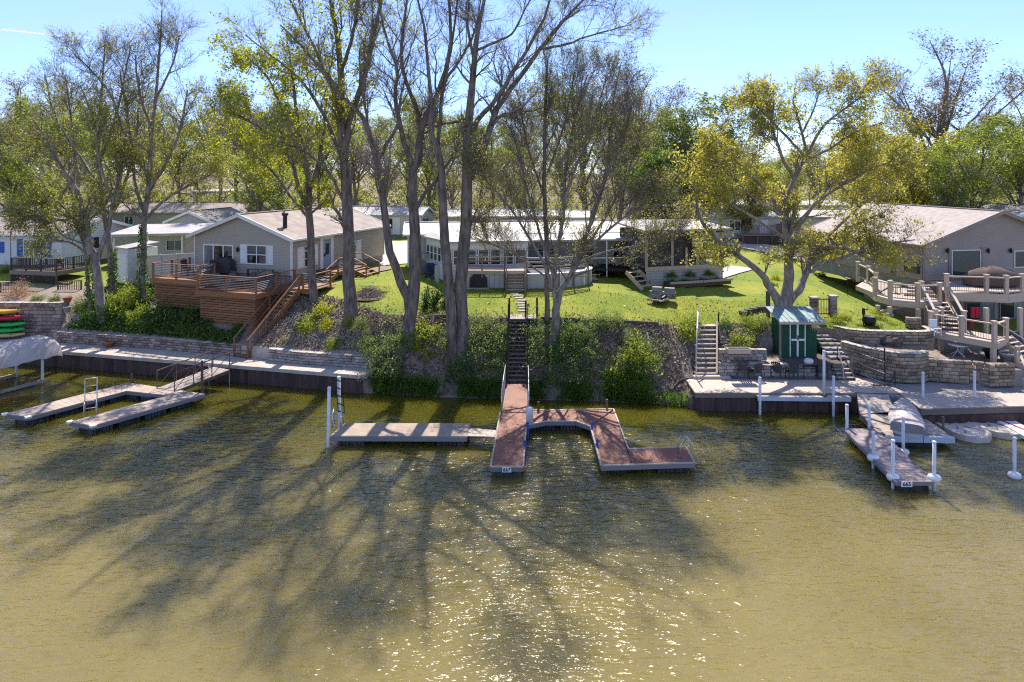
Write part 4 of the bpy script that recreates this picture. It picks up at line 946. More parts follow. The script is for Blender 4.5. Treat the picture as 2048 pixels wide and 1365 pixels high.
for t_ in (-1, 1):
    a, b_ = E - A * .9 + Nn * 1.36 * t_, E - A * 7 + Nn * 1.36 * t_
    part('cradle_beam', MB().beam((a.x, a.y, .12), (b_.x, b_.y, .12), .14, .16), M['dockgrey'], bl)
    part('canopy_rail', MB().tube([(a.x, a.y, 1.78), (b_.x, b_.y, 1.78)], .035, 6), M['chrome'], bl)

# floating docks
def dock_part(root, quads, z, deck, fas, wid=.14, th=.05, skirt=.26, floats=True, along=None, inset=.12):
    """quads: list of (a,b,c,d) plan points, boards run a->b"""
    m = MB(); f = []
    for q in quads:
        a, b, c, d = [Vector((p[0], p[1], z)) for p in q]; boards(a, b, c, d, wid, mb=m, th=th)
    part('decking', m, deck, root, kind='stuff')
    return m
def fascia(root, loop, z, mat, h=.15, t=.05, closed=True, dz=.05):
    pts = [Vector((p[0], p[1], z - dz - h / 2)) for p in loop]; n = len(pts)
    for i in range(n if closed else n - 1): stick('fascia_board', root, pts[i], pts[(i + 1) % n], t, h, mat)
def floats(root, a, b, wid, n, z=.16, h=.42, ln=None):
    z, h = .3, .6
    a, b = Vector((*a, 0)), Vector((*b, 0)); d = (b - a); rz = math.atan2(d.y, d.x)
    for k in range(n):
        c = a + d * ((k + .5) / n); L_ = ln or d.length / n * .8
        T = Matrix.Translation((c.x, c.y, z - h / 2)) @ Matrix.Rotation(rz, 4, 'Z'); m = MB(T); q = 7
        for i in range(q): x0 = -L_/2 + L_*i/q; m.box(x0 + .012, x0 + L_/q - .012, -wid/2 + (.02 if i % 2 else 0), wid/2 - (.02 if i % 2 else 0), -h/2, h/2)
        part('float', m, M['float'], root)
def xy(px, py, z): p = P(px, py, z); return (p.x, p.y)
def mid(a, b): return ((a[0]+b[0])/2, (a[1]+b[1])/2)
z = .46
dk = thing('floating_dock', 'grey U shaped floating dock on the far left below the promenade', 'dock', (*xy(200, 800, 0), 0))
a1, a2, a3, a4 = xy(10, 828, z), xy(56, 834, z), xy(253, 782, z), xy(256.5, 765.6, z)
b1, b2, b3, b4 = xy(140, 843.5, z), xy(185.5, 851.7, z), xy(410, 788, z), xy(337, 791, z)
dock_part(dk, [(a1, a2, a3, a4), (b1, b2, b3, b4), (a4, a3, b4, b3)], z, M['dockgrey'], None, .3)
for q in (a1, a2, a3, b4, b1, b2, b3, a4), : fascia(dk, q, z, M['fascia'])
floats(dk, mid(a1, a2), mid(a3, a4), 1.15, 4); floats(dk, mid(b1, b2), mid(b3, b4), 1.15, 4); floats(dk, mid(a4, a3), mid(b3, b4), 1.0, 3)
for q in (a1, a2, b1, b2): bx('corner_bumper', dk, (q[0], q[1], z - .02), (.24, .24, .09), R(55), M['white'])
for px, py in ((264, 766), (404, 783)):
    p = P(px, py, z); part('pile', MB().tube([(p.x, p.y, -.7), (p.x, p.y, .95 if px < 300 else 2.1)], .07, 8), M['rust'], dk)
def ladder(root, base, d, h, w, mat, name='ladder'):
    d = Vector((d[0], d[1], 0)).normalized(); r = Vector((-d.y, d.x, 0)); b0 = Vector(base); m = MB()
    for s in (-1, 1):
        o = b0 + r * s * w / 2
        m.tube([o - d * .25 + Vector((0,0,.02)), o - d * .22 + Vector((0,0,.55)), o + Vector((0,0,.75)), o + d * .15 + Vector((0,0,.5)), o + d * .2 + Vector((0,0,0))], .025, 6)
        m.tube([o + d * .2 + Vector((0,0,0)), o + d * .2 + Vector((0,0,h))], .025, 6)
    for k in range(int(h / .36) + 1): zz = h - k * .36; m.tube([b0 + d*.2 - r*w/2 + Vector((0,0,zz)), b0 + d*.2 + r*w/2 + Vector((0,0,zz))], .022, 5)
    return part(name, m, mat, root, True)
p = P(181, 832, z); ladder(dk, (p.x, p.y, z), (-.3, .6), 1.75, .5, M['chrome'])
gw = thing('gangway', 'weathered gangway with rusty truss rails from the left U dock up to the seawall', 'gangway', (*xy(380, 760, .7), .5))
g1, g2, g3, g4 = P(314, 777, .48), P(349, 782.5, .48), P(459, 739.5, .98), P(426, 734, .98)
part('decking', boards(g1, g2, g3, g4, .16), M['oldwood_w'], gw, kind='stuff')
up = Vector((0, 0, 1))
for a, b_ in ((g1, g4), (g2, g3)):
    stick('side_beam', gw, a - up*.1, b_ - up*.1, .07, .16, M['rust']); stick('handrail', gw, a + up*.95, b_ + up*.95, .05, .05, M['rust'])
    for k in range(4): q = a.lerp(b_, k / 3); stick('rail_post', gw, q, q + up*.95, .04, .04, M['rust'])
    for k in range(3): stick('brace', gw, a.lerp(b_, k / 3) + up*(.93 if k % 2 else .03), a.lerp(b_, (k + 1) / 3) + up*(.03 if k % 2 else .93), .028, .028, M['rust'])
for px, py in ((462, 735), (421, 735)): p = P(px, py, .95); part('hinge_post', MB().tube([(p.x, p.y - .2, -.6), (p.x, p.y - .2, 1.25)], .035, 6), M['chrome'], gw)
p = P(131, 603, 3.35); pot('terracotta pot standing on the end of the high stone wall', (p.x, p.y + .2, 3.27), .3, .34, M['terracotta'])
p = Q(143, 617, 45.6); pot('pale grey pot at the corner of the high stone wall', (-30.25, 45.55, 2.7), .24, .36, M['greypot'])
p = P(220, 694, .95); pot('terracotta pot on the promenade against the low wall', (p.x, p.y - .1, .951), .27, .36, M['terracotta'])

# ------------------------------------------------------------------ cedar deck house
O = (-23.2, 49.04, 4.55); rz = R(-19)
HM = Matrix.Translation(Vector(O)) @ Matrix.Rotation(rz, 4, 'Z')
def H(u, v, z): return HM @ Vector((u, v, z - O[2]))        # house coordinates (u right, v back, z absolute)
hs = thing('gabled_house', 'greige sided house with a front gable, white shutters and a cedar deck', 'house', O, rz)
W = house(hs, O, rz, 8.41, 12.6, 3.05, 1.5, 'v', M['siding_tan'], M['shingle'], M['white'], .5, .19, .4)
def rect(Mw, x0, y0, x1, y1):
    cx, cy_ = (x0 + x1) / 2, (y0 + y1) / 2
    a = onwall(Mw, x0, cy_)[0]; b_ = onwall(Mw, x1, cy_)[0]; z1 = onwall(Mw, cx, y0)[1]; z0 = onwall(Mw, cx, y1)[1]
    return min(a, b_), max(a, b_), z0, z1
r = rect(W['f'], 408, 489, 468, 541); win(hs, W['f'], r[0], r[1], .5, r[3], 3, 1, None, [M['curtain'], M['glass'], M['glass']], 'sliding_door', f=.1, bar=.09)
r = rect(W['f'], 494, 490, 535, 529); win(hs, W['f'], *r, 2, 2, None, M['glass'], f=.08, bar=.07)
sw_ = .5
shutter(hs, W['f'], r[0] - sw_ - .03, r[0] - .03, r[2], r[3], M['white']); shutter(hs, W['f'], r[1] + .03, r[1] + sw_ + .03, r[2], r[3], M['white'])
x, zz = onwall(W['f'], 478, 500); lamp(hs, W['f'], x, zz)
r = rect(W['r'], 607, 492, 622, 534); win(hs, W['r'], r[0], r[1], r[2], r[3] - .3, 1, 2, arch=True)
shutter(hs, W['r'], r[0] - .75, r[0] - .05, r[2], r[3], M['white']); shutter(hs, W['r'], r[1] + .05, r[1] + .75, r[2], r[3], M['white'])
r = rect(W['r'], 645, 482, 660, 536); dr = part('door', MB(W['r']).box(r[0], r[1], -.09, -.03, .5, r[3]), M['bluedoor'], hs); PM[dr.name] = Matrix()
part('pane', MB(W['r']).box(r[0]+.25, r[1]-.25, -.1, -.091, 1.5, r[3]-.2), M['glass'], dr); part('handle', MB(W['r']).box(r[0]+.08, r[0]+.14, -.16, -.091, 1.4, 1.6), M['black'], dr)
part('door_frame', MB(W['r']).box(r[0]-.35, r[0]-.003, -.08, -.03, .5, r[3]+.15).box(r[1]+.003, r[1]+.35, -.08, -.03, .5, r[3]+.15).box(r[0]-.35, r[1]+.35, -.081, -.031, r[3]+.152, r[3]+.3), M['white'], hs)
r = rect(W['r'], 698, 482, 711, 520); win(hs, W['r'], r[0], r[1], r[2], r[3] - .3, 1, 2, arch=True); shutter(hs, W['r'], r[1] + .05, r[1] + .75, r[2], r[3], M['white'])
c = Q(570, 470, 47.9); part('chimney', MB().tube([(c.x, c.y, c.z - .6), (c.x, c.y, c.z + 1.35)], .15, 10).lathe([(.17,1.35),(.24,1.4),(.24,1.55),(.05,1.68)], (c.x, c.y, c.z), 10), M['black'], hs)
part('downspout', MB(HM).tube([(8.5, -.02, 2.9), (8.5, -.04, .2)], .045, 6), M['white'], hs)
# cedar deck: upper and lower platform, slatted skirts, stairs
cd = thing('cedar_deck', 'two level cedar deck with cable rails and slatted skirting in front of the gabled house', 'deck', tuple(H(4, -2, 4.4)), rz)
cd_m = M['cedar_w']; zU, zL = 5.0, 4.5
part('upper_decking', boards(H(-.3,-3.6,zU), H(3.95,-3.6,zU), H(3.95,-.05,zU), H(-.3,-.05,zU), .14), cd_m, cd, kind='stuff')
part('lower_decking', boards(H(4.0,-4.07,zL), H(8.85,-4.07,zL), H(8.85,-.05,zL), H(4.0,-.05,zL), .14), cd_m, cd, kind='stuff')
part('landing_decking', boards(H(8.87,-1.5,zL), H(11.4,-1.5,zL), H(11.4,.9,zL), H(8.87,.9,zL), .14), cd_m, cd, kind='stuff')
def fz(a, b, h=.3): stick('fascia_board', cd, Vector(a) - up * (h / 2 + .01), Vector(b) - up * (h / 2 + .01), .05, h, M['cedar'])
fz(H(-.3,-3.63,zU), H(3.97,-3.63,zU)); fz(H(-.33,-3.6,zU), H(-.33,-.05,zU)); fz(H(3.98,-4.1,zL), H(8.87,-4.1,zL), .36); fz(H(8.89,-4.07,zL), H(8.89,-1.5,zL)); fz(H(8.9,-1.53,zL), H(11.4,-1.53,zL)); fz(H(3.97,-4.1,zL), H(3.97,-3.6,zL)); fz(H(3.97,-3.65,zU), H(3.97,-1.7,zU), .45)
railing(cd, [H(-.2,-.3,zU), H(-.2,-3.5,zU), H(3.85,-3.5,zU)], 1.0, .11, M['cedar'], M['cedar'], M['chrome'], 'cable', 1.9, base=.35, low=.12)
railing(cd, [H(3.85,-3.5,zU), H(3.85,-2.2,zU)], 1.0, .11, M['cedar'], M['cedar'], M['chrome'], 'cable', 1.9, base=.35, low=.12, ends=(False, True))
railing(cd, [H(4.1,-3.97,zL), H(8.75,-3.97,zL), H(8.75,-.1,zL)], 1.0, .12, M['cedar'], M['cedar'], M['chrome'], 'cable', 2.0, base=.4, low=.12)
railing(cd, [H(10.4,-1.4,zL), H(11.3,-1.4,zL), H(11.3,.4,zL)], 1.0, .11, M['cedar'], M['cedar'], M['chrome'], 'cable', 1.9, base=.3, low=.12)
railing(cd, [H(5.5,-.9,zU-.5), H(7.6,-.9,zU-.5)], 1.0, .11, M['darkwood'], M['darkwood'], M['darkwood'], 'rails', 2.2, low=.12)
for k in range(14): zz = 2.1 + k * .158; stick('slat', cd, H(4.25,-3.9,zz), H(8.62,-3.9,zz), .03, .125, M['cedar'])
for k in range(14): zz = 2.2 + k * .158; stick('slat', cd, H(8.63,-3.85,zz), H(8.63,-.6,zz), .03, .125, M['cedar'])
for k in range(10): zz = 3.15 + k * .158; stick('slat', cd, H(-.2,-3.4,zz), H(4.2,-3.4,zz), .03, .125, M['cedar'])
for u in (4.3, 5.75, 7.2, 8.55): stick('skirt_post', cd, H(u,-3.8,1.7), H(u,-3.8,4.2), .1, .1, M['cedar'], (0, 1, 0))
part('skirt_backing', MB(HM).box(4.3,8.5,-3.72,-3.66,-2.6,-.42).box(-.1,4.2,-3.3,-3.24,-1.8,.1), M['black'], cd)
for s in ((4.0, -1.7), ): stairs(cd, H(4.05,-1.0,zU-.1), H(4.75,-1.0,zL), 1.6, 2, M['cedar'], M['cedar'])
stp = thing('wooden_stairs', 'cedar stairs running down from the deck landing to the promenade', 'stairs', tuple(H(9.3,-3,3)))
tp, bt = H(9.75,-1.55,4.42), H(9.05,-5.75,1.0)
stairs(stp, tp, bt, 1.05, 17, M['cedar'], M['cedar'])
d = (bt - tp); hn = Vector((d.x, d.y, 0)).normalized(); rr_ = Vector((-hn.y, hn.x, 0))
for s in (-1, 1):
    o = rr_ * s * .6; a, b_ = tp + o + up*.05, bt + o + up*.05
    stick('handrail', stp, a + up*.95, b_ + up*.95, .1, .05, M['cedar']); stick('lower_rail', stp, a + up*.2, b_ + up*.2, .05, .08, M['cedar'])
    for k in range(4): q = a.lerp(b_, .02 + k * .32); stick('post', stp, q - up*.35, q + up*.97, .1, .1, M['cedar'], (0, 1, 0))
    m = MB()
    for j in range(5): m.tube([a + up*(.3 + j*.13), b_ + up*(.3 + j*.13)], .007, 3)
    part('cables', m, M['chrome'], stp, kind='stuff')
pp = thing('entry_porch', 'small cedar entry porch with steps on both sides at the house side door', 'porch', tuple(H(9.5, 5, 4.6)))
part('decking', boards(H(8.5,2.9,5.0), H(10.3,2.9,5.0), H(10.3,6.4,5.0), H(8.5,6.4,5.0), .14), cd_m, pp, kind='stuff')
for a, b_ in ((H(8.5,2.87,4.85), H(10.3,2.87,4.85)), (H(10.32,2.9,4.85), H(10.32,6.4,4.85))): stick('fascia_board', pp, a, b_, .05, .25, M['cedar'])
stairs(pp, H(9.4,2.9,4.98), H(9.4,1.5,4.5), 1.7, 3, M['cedar'], M['cedar']); stairs(pp, H(10.35,5.4,4.98), H(11.6,5.4,4.5), 1.7, 3, M['cedar'], M['cedar'])
railing(pp, [H(10.2,2.95,5), H(10.2,4.4,5)], .95, .1, M['cedar'], M['cedar'], M['chrome'], 'cable', 2); railing(pp, [H(8.6,6.35,5), H(10.2,6.35,5)], .95, .1, M['cedar'], M['cedar'], M['chrome'], 'cable', 2)
for a, b_ in ((H(10.2,2.95,5.9), H(10.2,1.5,5.35)), (H(10.3,6.35,5.9), H(11.6,6.35,5.35)), (H(10.3,4.5,5.9), H(11.6,4.5,5.35))):
    stick('stair_rail', pp, a, b_, .09, .045, M['cedar']); stick('post', pp, b_ - up*.9, b_, .09, .09, M['cedar'], (0, 1, 0))
# furniture on the deck
ch = chair_proto('grey wicker patio chair, leftmost on the lower cedar deck', M['greychair'], 'patio chairs on the cedar deck')
put(ch, H(4.75,-2.9,zL), rz + R(200))
for u, v, a, lb in ((5.35,-1.7,170,'grey wicker patio chair with its back to the sliding door'), (6.9,-1.6,190,'grey wicker patio chair below the double window'), (7.8,-2.6,250,'dark chair at the right end of the lower deck table'), (6.0,-3.3,0,'grey wicker chair at the lower deck rail, seen from behind'), (8.1,-1.2,220,'dark chair in the house corner of the lower deck')):
    place(ch, H(u, v, zL), rz + R(a), lb)
tb = table_proto('low round fire table among the lower deck chairs', .55, .6, M['oldwood_w'], M['black'], None); put(tb, H(6.4,-2.5,zL), rz)
tb2 = table_proto('round patio table with a pale top on the upper cedar deck', .8, .74, M['palewood'], M['black'], None); put(tb2, H(2.4,-1.7,zU), rz)
dch = chair_proto('black high backed chair left of the upper deck table', M['darkfab'], 'patio chairs on the cedar deck'); put(dch, H(1.2,-1.9,zU), rz + R(90), 1.05)
place(dch, H(3.45,-1.9,zU), rz + R(-100), 'black high backed chair right of the upper deck table'); place(dch, H(2.6,-.7,zU), rz + R(180), 'black high backed chair behind the upper deck table')
g = thing('gas_grill', 'covered black gas grill on the upper deck by the house wall', 'grill', tuple(H(3.3,-.45,zU)))
part('cover', MB(HM @ Matrix.Translation((3.2,-.5,zU-O[2]))).add([(-.65,-.3,.08),(.65,-.3,.08),(.65,.3,.08),(-.65,.3,.08),(-.62,-.28,.85),(.62,-.28,.85),(.62,.28,.85),(-.62,.28,.85),(-.35,-.16,1.15),(.35,-.16,1.15),(.35,.2,1.15),(-.35,.2,1.15)], [(3,2,1,0),(0,1,5,4),(1,2,6,5),(2,3,7,6),(3,0,4,7),(4,5,9,8),(5,6,10,9),(6,7,11,10),(7,4,8,11),(8,9,10,11)]), M['darkfab'], g)
for x in (-.5, .5): part('wheel', MB(HM @ Matrix.Translation((3.2+x,-.78,zU-O[2]+.09)) @ Matrix.Rotation(R(90),4,'X')).lathe([(.09,-.02),(.09,.02)], (0,0,0), 10), M['black'], g)
lc = thing('folding_lounger', 'folded dark lounge frame leaning by the double window', 'lounger', tuple(H(6.2,-.6,zL)))
part('frame', MB(HM @ Matrix.Translation((6.3,-.65,zL-O[2]))).tube([(-.5,0,0),(-.2,.05,.9),(.3,.1,.5),(.6,0,0)], .025, 5).tube([(-.3,-.3,.05),(.1,-.2,.7),(.5,-.1,.95)], .022, 5), M['black'], lc)
part('sling', MB(HM @ Matrix.Translation((6.3,-.65,zL-O[2]))).hexa([(-.2,-.25,.25),(.4,-.25,.45),(.4,.25,.45),(-.2,.25,.25),(-.2,-.25,.28),(.4,-.25,.48),(.4,.25,.48),(-.2,.25,.28)]), M['darkfab'], lc)

# ------------------------------------------------------------------ far left house, its deck, fence and shed
O2 = (-50.5, 56.3, 4.2); rz2 = R(-9)
h2 = thing('mobile_home', 'white sided house with blue shutters at the left edge', 'house', O2, rz2)
W2 = house(h2, O2, rz2, 14.3, 7.6, 2.95, 1.05, 'u', M['siding_white'], M['shingle'], M['white'], .45, .2, .35)
r = rect(W2['f'], 48, 479, 90, 513); win(h2, W2['f'], *r, 2, 1, None, [M['curtain'], M['glass']], f=.08, bar=.08)
shutter(h2, W2['f'], r[0]-.6, r[0]-.05, r[2], r[3], M['blue']); shutter(h2, W2['f'], r[1]+.05, r[1]+.6, r[2], r[3], M['blue'])
r = rect(W2['f'], -12, 484, 9, 506); win(h2, W2['f'], r[0], r[1]-.55, r[2], r[3]); shutter(h2, W2['f'], r[1]-.5, r[1], r[2], r[3], M['blue'])
win(h2, W2['r'], 2.5, 4.0, 1.4, 2.5, 2, 1); part('flagpole', MB().tube([tuple(Q(22,545,53)), tuple(Q(21,464,53))], .03, 5), M['rust'], h2)
DM = Matrix.Translation(Vector((-38.2, 51.0, 0))) @ Matrix.Rotation(R(-12), 4, 'Z')
def DD(u, v, z): return DM @ Vector((u, v, z))
d2 = thing('wooden_deck', 'dark weathered raised deck with balusters and lattice in front of the blue shuttered house', 'deck', tuple(DD(2, 1, 4)))
part('decking', boards(DD(0,0,4.75), DD(4.2,0,4.75), DD(4.2,3.2,4.75), DD(0,3.2,4.75)), M['darkwood'], d2, kind='stuff')
stick('fascia_board', d2, DD(-.02,-.03,4.6), DD(4.22,-.03,4.6), .05, .3, M['oldwood']); stick('fascia_board', d2, DD(4.23,0,4.6), DD(4.23,3.2,4.6), .05, .3, M['oldwood'])
railing(d2, [DD(.05,3.1,4.75), DD(.05,.05,4.75), DD(4.15,.05,4.75), DD(4.15,3.1,4.75)], .95, .1, M['darkwood'], M['darkwood'], M['darkwood'], 'wood', 1.4, base=.3)
m = MB()
for k in range(44): x = -1.2 + k * .13; m.beam(DD(max(0, x), .0, 3.2 + max(0, -x)), DD(min(4.2, x + 1.25), .0, 3.2 + min(1.25, 4.2 - x)), .035, .012); m.beam(DD(max(0, x), .02, 4.45 - max(0, -x)), DD(min(4.2, x + 1.25), .02, 4.45 - min(1.25, 4.2 - x)), .035, .012)
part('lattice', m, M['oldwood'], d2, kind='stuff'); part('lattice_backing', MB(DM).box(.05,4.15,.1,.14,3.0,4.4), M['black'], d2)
for u in (.05, 2.1, 4.15): stick('support_post', d2, DD(u, .06, 2.9), DD(u, .06, 4.5), .12, .12, M['darkwood'], (0, 1, 0))
f2 = thing('wooden_fence', 'low dark picket rail along the top of the high stone wall', 'fence', tuple(DD(0, -2, 3.3)))
railing(f2, [DD(-4.2,-2.4,3.3), DD(-.6,-2.4,3.35), DD(1.9,-2.4,3.4), DD(3.2,-1.9,3.45)], .85, .09, M['darkwood'], M['darkwood'], M['oldwood'], 'wood', 1.6, base=.3)
f3 = thing('wooden_steps', 'small dark wooden steps with a rail beside the raised left deck', 'steps', tuple(DD(5, -1, 3.5)))
stairs(f3, DD(4.6,.4,4.0), DD(4.9,-1.4,3.3), 1.1, 4, M['oldwood'], M['darkwood'])
railing(f3, [DD(5.4,-1.0,3.4), DD(7.0,-.6,3.5)], .8, .09, M['darkwood'], M['darkwood'], M['darkwood'], 'wood', 1.6, base=.2)
d2c = chair_proto('dark chair on the weathered left deck', M['darkwood'], None, False); put(d2c, DD(3.1,1.6,4.75), R(160))
a, b_ = Q(234, 563, 50.5), Q(256, 566, 49.6); sh = thing('garden_shed', 'narrow white plastic shed panel beside the beige fence', 'shed', (a.x, a.y, 3.9))
SMx = Matrix.Translation((a.x, a.y, 3.9)) @ Matrix.Rotation(math.atan2(b_.y - a.y, b_.x - a.x), 4, 'Z'); ww = (b_ - a).length
part('wall', MB(SMx).box(0, ww, 0, 2.2, 0, 2.6), M['siding_white'], sh); part('roof', MB(SMx).hexa([(-.1,-.15,2.61),(ww+.1,-.15,2.61),(ww+.1,2.3,2.9),(-.1,2.3,2.9),(-.1,-.15,2.68),(ww+.1,-.15,2.68),(ww+.1,2.3,2.97),(-.1,2.3,2.97)]), M['roof_white'], sh); part('door', MB(SMx).box(.12, ww-.12, -.05, -.003, .1, 2.2), M['white'], sh)
fn = thing('vinyl_fence', 'tan vinyl board fence between the white shed and the gabled house', 'fence', tuple(P(280, 565, 4)))
a, b_ = P(256, 566, 3.9), P(388, 560, 4.3); n = 26
for k in range(n): p, q = a.lerp(b_, k / n), a.lerp(b_, (k + .93) / n); c = (p + q) / 2; bx('fence_board', fn, (c.x, c.y, c.z + .95), ((q - p).length, .04, 1.9), math.atan2(q.y - p.y, q.x - p.x), M['siding_cream'])
for k in range(5): p = a.lerp(b_, k / 4); bx('fence_post', fn, (p.x, p.y - .04, p.z + 1), (.13, .13, 2.05), 0, M['siding_cream'])
stick('top_rail', fn, a + up*1.93, b_ + up*1.93, .09, .1, M['siding_cream'])
a = Q(232, 500, 57); cp = thing('carport', 'long low building with a flat white roof behind the beige fence', 'carport', (a.x, a.y, 4.3))
CM = Matrix.Translation((a.x, 57, 4.3)) @ Matrix.Rotation(R(3), 4, 'Z')
part('roof', MB(CM).hexa([(-.5,-.6,2.45),(9,-.6,2.6),(9,5,3.0),(-.5,5,2.9),(-.5,-.6,2.65),(9,-.6,2.8),(9,5,3.2),(-.5,5,3.1)]), M['roof_white'], cp)
part('wall', MB(CM).box(0, 8.5, 1.5, 4.6, -.2, 2.45), M['siding_cream'], cp)
for u in (0, 2.8, 5.6, 8.3): part('post', MB(CM).box(u-.06, u+.06, -.3, -.18, -.2, 2.46), M['white'], cp)
win(cp, CM @ Matrix.Translation((0, 1.5, 0)), 3.5, 5, 1, 2, 2, 1)
# ------------------------------------------------------------------ CENTRE: bank stairs, gangway, docks
bs = thing('wooden_stairs', 'straight wooden stairs with dark posts running down the planted bank to the red dock', 'stairs', (.3, 38, 2))
tp, bt = P(1036, 638, 3.72), P(1035, 764, .78)
stairs(bs, tp, bt, .98, 15, M['oldwood'], M['darkwood'], dep=.27)
part('platform', boards(P(1020,638,3.75), P(1052,638,3.75), P(1052,629.5,3.75), P(1020,629.5,3.75), .14), M['oldwood_w'], bs, kind='stuff')
part('side_platform', boards(P(1053,637,3.74), P(1075,637,3.74), P(1075,629,3.74), P(1053,629,3.74), .14), M['oldwood_w'], bs, kind='stuff')
for px, y0, y1 in ((1018.5, 640, 596), (1051.5, 640, 601), (1074, 637, 595)):
    p = P(px, y0, 3.6); q = Q(px, y1, p.y); stick('post', bs, p - up*.6, q, .11, .11, M['black'], (0, 1, 0))
d = bt - tp; hn = Vector((d.x, d.y, 0)).normalized()
for s in (-1, 1):
    o = Vector((s * .56, 0, 0)); a, b_ = tp + o, bt + o
    stick('handrail', bs, a + up*.85, b_ + up*.85, .05, .07, M['black'])
    for k in (.35, .68, 1.0): q = a.lerp(b_, k); stick('post', bs, q - up*.6, q + up*.88, .08, .08, M['black'], (0, 1, 0))
a, b_ = Q(1053, 617, tp.y), Q(1074, 611, tp.y)
part('rope', MB().tube([a, a.lerp(b_, .3) - up*.18, a.lerp(b_, .6) - up*.2, b_], .015, 4), M['oldwood_w'], bs)
gw2 = thing('gangway', 'red decked gangway with grey loop handrails below the wooden stairs', 'gangway', (*xy(1032, 795, .6), .5))
g1, g2, g3, g4 = P(1005.5, 824, .5), P(1055, 824, .5), P(1054.5, 768.5, .78), P(1013, 768.5, .78)
part('decking', boards(g1, g2, g3, g4, .14), M['redwood'], gw2, kind='stuff')
for a, b_ in ((g1, g4), (g2, g3)):
    stick('side_beam', gw2, a - up*.1, b_ - up*.1, .06, .16, M['fascia'])
    e = .06 * (-1 if a is g1 else 1); o = Vector((e, 0, 0))
    part('handrail', MB().tube([a+o-up*.05, a+o+up*.75, a.lerp(b_,.06)+o+up*.95, a.lerp(b_,.5)+o+up*1.02, b_+o+up*1.0, a.lerp(b_,1.08)+o+up*.85, a.lerp(b_,1.1)+o+up*.3], .03, 6), M['chrome'], gw2, True)
    m = MB()
    for k in range(1, 12): q = a.lerp(b_, k/11.5); m.tube([q+o, q+o+up*.95], .01, 3)
    part('balusters', m, M['chrome'], gw2, kind='stuff')
z = .46
rd = thing('floating_dock', 'reddish brown main dock with the number plate 667 and an L shaped arm', 'dock', (*xy(1030, 880, 0), 0))
A1, A2, A3, A4 = xy(981.5, 934, z), xy(1046.5, 934, z), xy(1053, 824, z), xy(1000.5, 824, z)
mm = MB()
def dboards(q, wid=.14): boards(*[Vector((*p, z)) for p in q], wid, mb=mm, gap=.006)
dboards((A1, A2, A3, A4))
B1, B2, B3, B4 = xy(1055.5, 850, z), xy(1055.5, 822, z), xy(1226, 819.5, z), xy(1181, 852, z)
def pz(px, py): return xy(px, py, z)
dboards((pz(1056,848), pz(1057,822.5), pz(1100,821.7), pz(1092,841.5))); dboards((pz(1092.5,841.5), pz(1100.5,821.7), pz(1160,820.7), pz(1152,841.5))); dboards((pz(1152.5,841.5), pz(1160.5,820.7), pz(1225,819.6), pz(1181,852)))
C1, C2, C3, C4 = pz(1203.5,930.8), pz(1270,930), pz(1226,819.6), pz(1181.3,852.3)
dboards((pz(1203,930.8), pz(1264,929.8), pz(1227,822), pz(1181.5,853)))
dboards((pz(1264.8,929.8), pz(1256,899.6), pz(1371,895.6), pz(1388,924.8)))
part('decking', mm, M['redwood'], rd, kind='stuff')
for loop in ((A4, A1, A2, pz(1052,855)), (pz(1056,850), pz(1092,843), pz(1152,843), pz(1181,853.5)), (pz(1181,853), pz(1202.5,932), pz(1389,926), pz(1372,895)), (pz(1372,895), pz(1257,899), pz(1227,819)), (pz(1227,818.8), pz(1057,821.5))):
    fascia(rd, loop, z, M['fascia'], .16, .05, False, .03)
    for p, q in zip(loop, loop[1:]): stick('edge_trim', rd, Vector((*p, z+.005)), Vector((*q, z+.005)), .07, .05, M['palewood'])
floats(rd, mid(A1, A2), mid(A3, A4), 1.1, 4, .2); floats(rd, pz(1060,836), pz(1220,834), .8, 3, .2); floats(rd, pz(1235,925), pz(1212,850), 1.1, 2, .2); floats(rd, pz(1300,912), pz(1375,910), 1.1, 1, .2)
# number plates, as real lettering
def plate(root, txt, c, w, h, rz=0):
    T = Matrix.Translation(Vector(c)) @ Matrix.Rotation(rz, 4, 'Z')
    pt = part('number_plate', MB(T).box(-w/2, w/2, -.02, 0, -h/2, h/2), M['white'], root); PM[pt.name] = Matrix()
    cu = bpy.data.curves.new('numerals', 'FONT'); cu.body = txt; cu.size = h * 1.05; cu.align_x = 'CENTER'; cu.align_y = 'CENTER'; cu.extrude = .004; cu.offset = .0025
    tmp = bpy.data.objects.new('numerals', cu); C.objects.link(tmp); dg = bpy.context.evaluated_depsgraph_get(); me = bpy.data.meshes.new_from_object(tmp.evaluated_get(dg))
    bpy.data.objects.remove(tmp); me.materials.clear(); me.materials.append(M['ink'])
    o = link('numerals', me, pt, T @ Matrix.Translation((0, -.026, 0)) @ Matrix.Rotation(R(90), 4, 'X'))
p = Q(1013.5, 940, A1[1] - .09); plate(rd, '667', p, .36, .19)
bmp = [(1053, 858, 905), (1047.5, 896, 936), (1181.5, 858, 893), (1192, 893, 930)]
for px, y0, y1 in bmp:
    p = P(px, y0, z); part('bumper_post', MB().tube([(p.x+.05, p.y, -.35), (p.x+.05, p.y, .72)], .055, 8).lathe([(.055,.72),(.05,.76),(.01,.79)], (p.x+.05,p.y,0), 8), M['bluebump'], rd, True)
p = P(1059, 845, z); part('service_pedestal', MB().lathe([(.17,0),(.17,.62),(.155,.68),(.08,.71)], (p.x, p.y-.02, z+.02), 14), M['whitegrey'], rd, True)
part('pedestal_bracket', MB().box(p.x-.22, p.x+.22, p.y-.18, p.y+.18, z-.05, z+.018), M['fascia'], rd)
for px, py in ((1077, 823), (1214, 818)): p = P(px, py, z); part('pile', MB().tube([(p.x, p.y+.08, -.8), (p.x, p.y+.08, .9)], .06, 8), M['rust'], rd)
p = P(1372, 912, z)
m = MB()
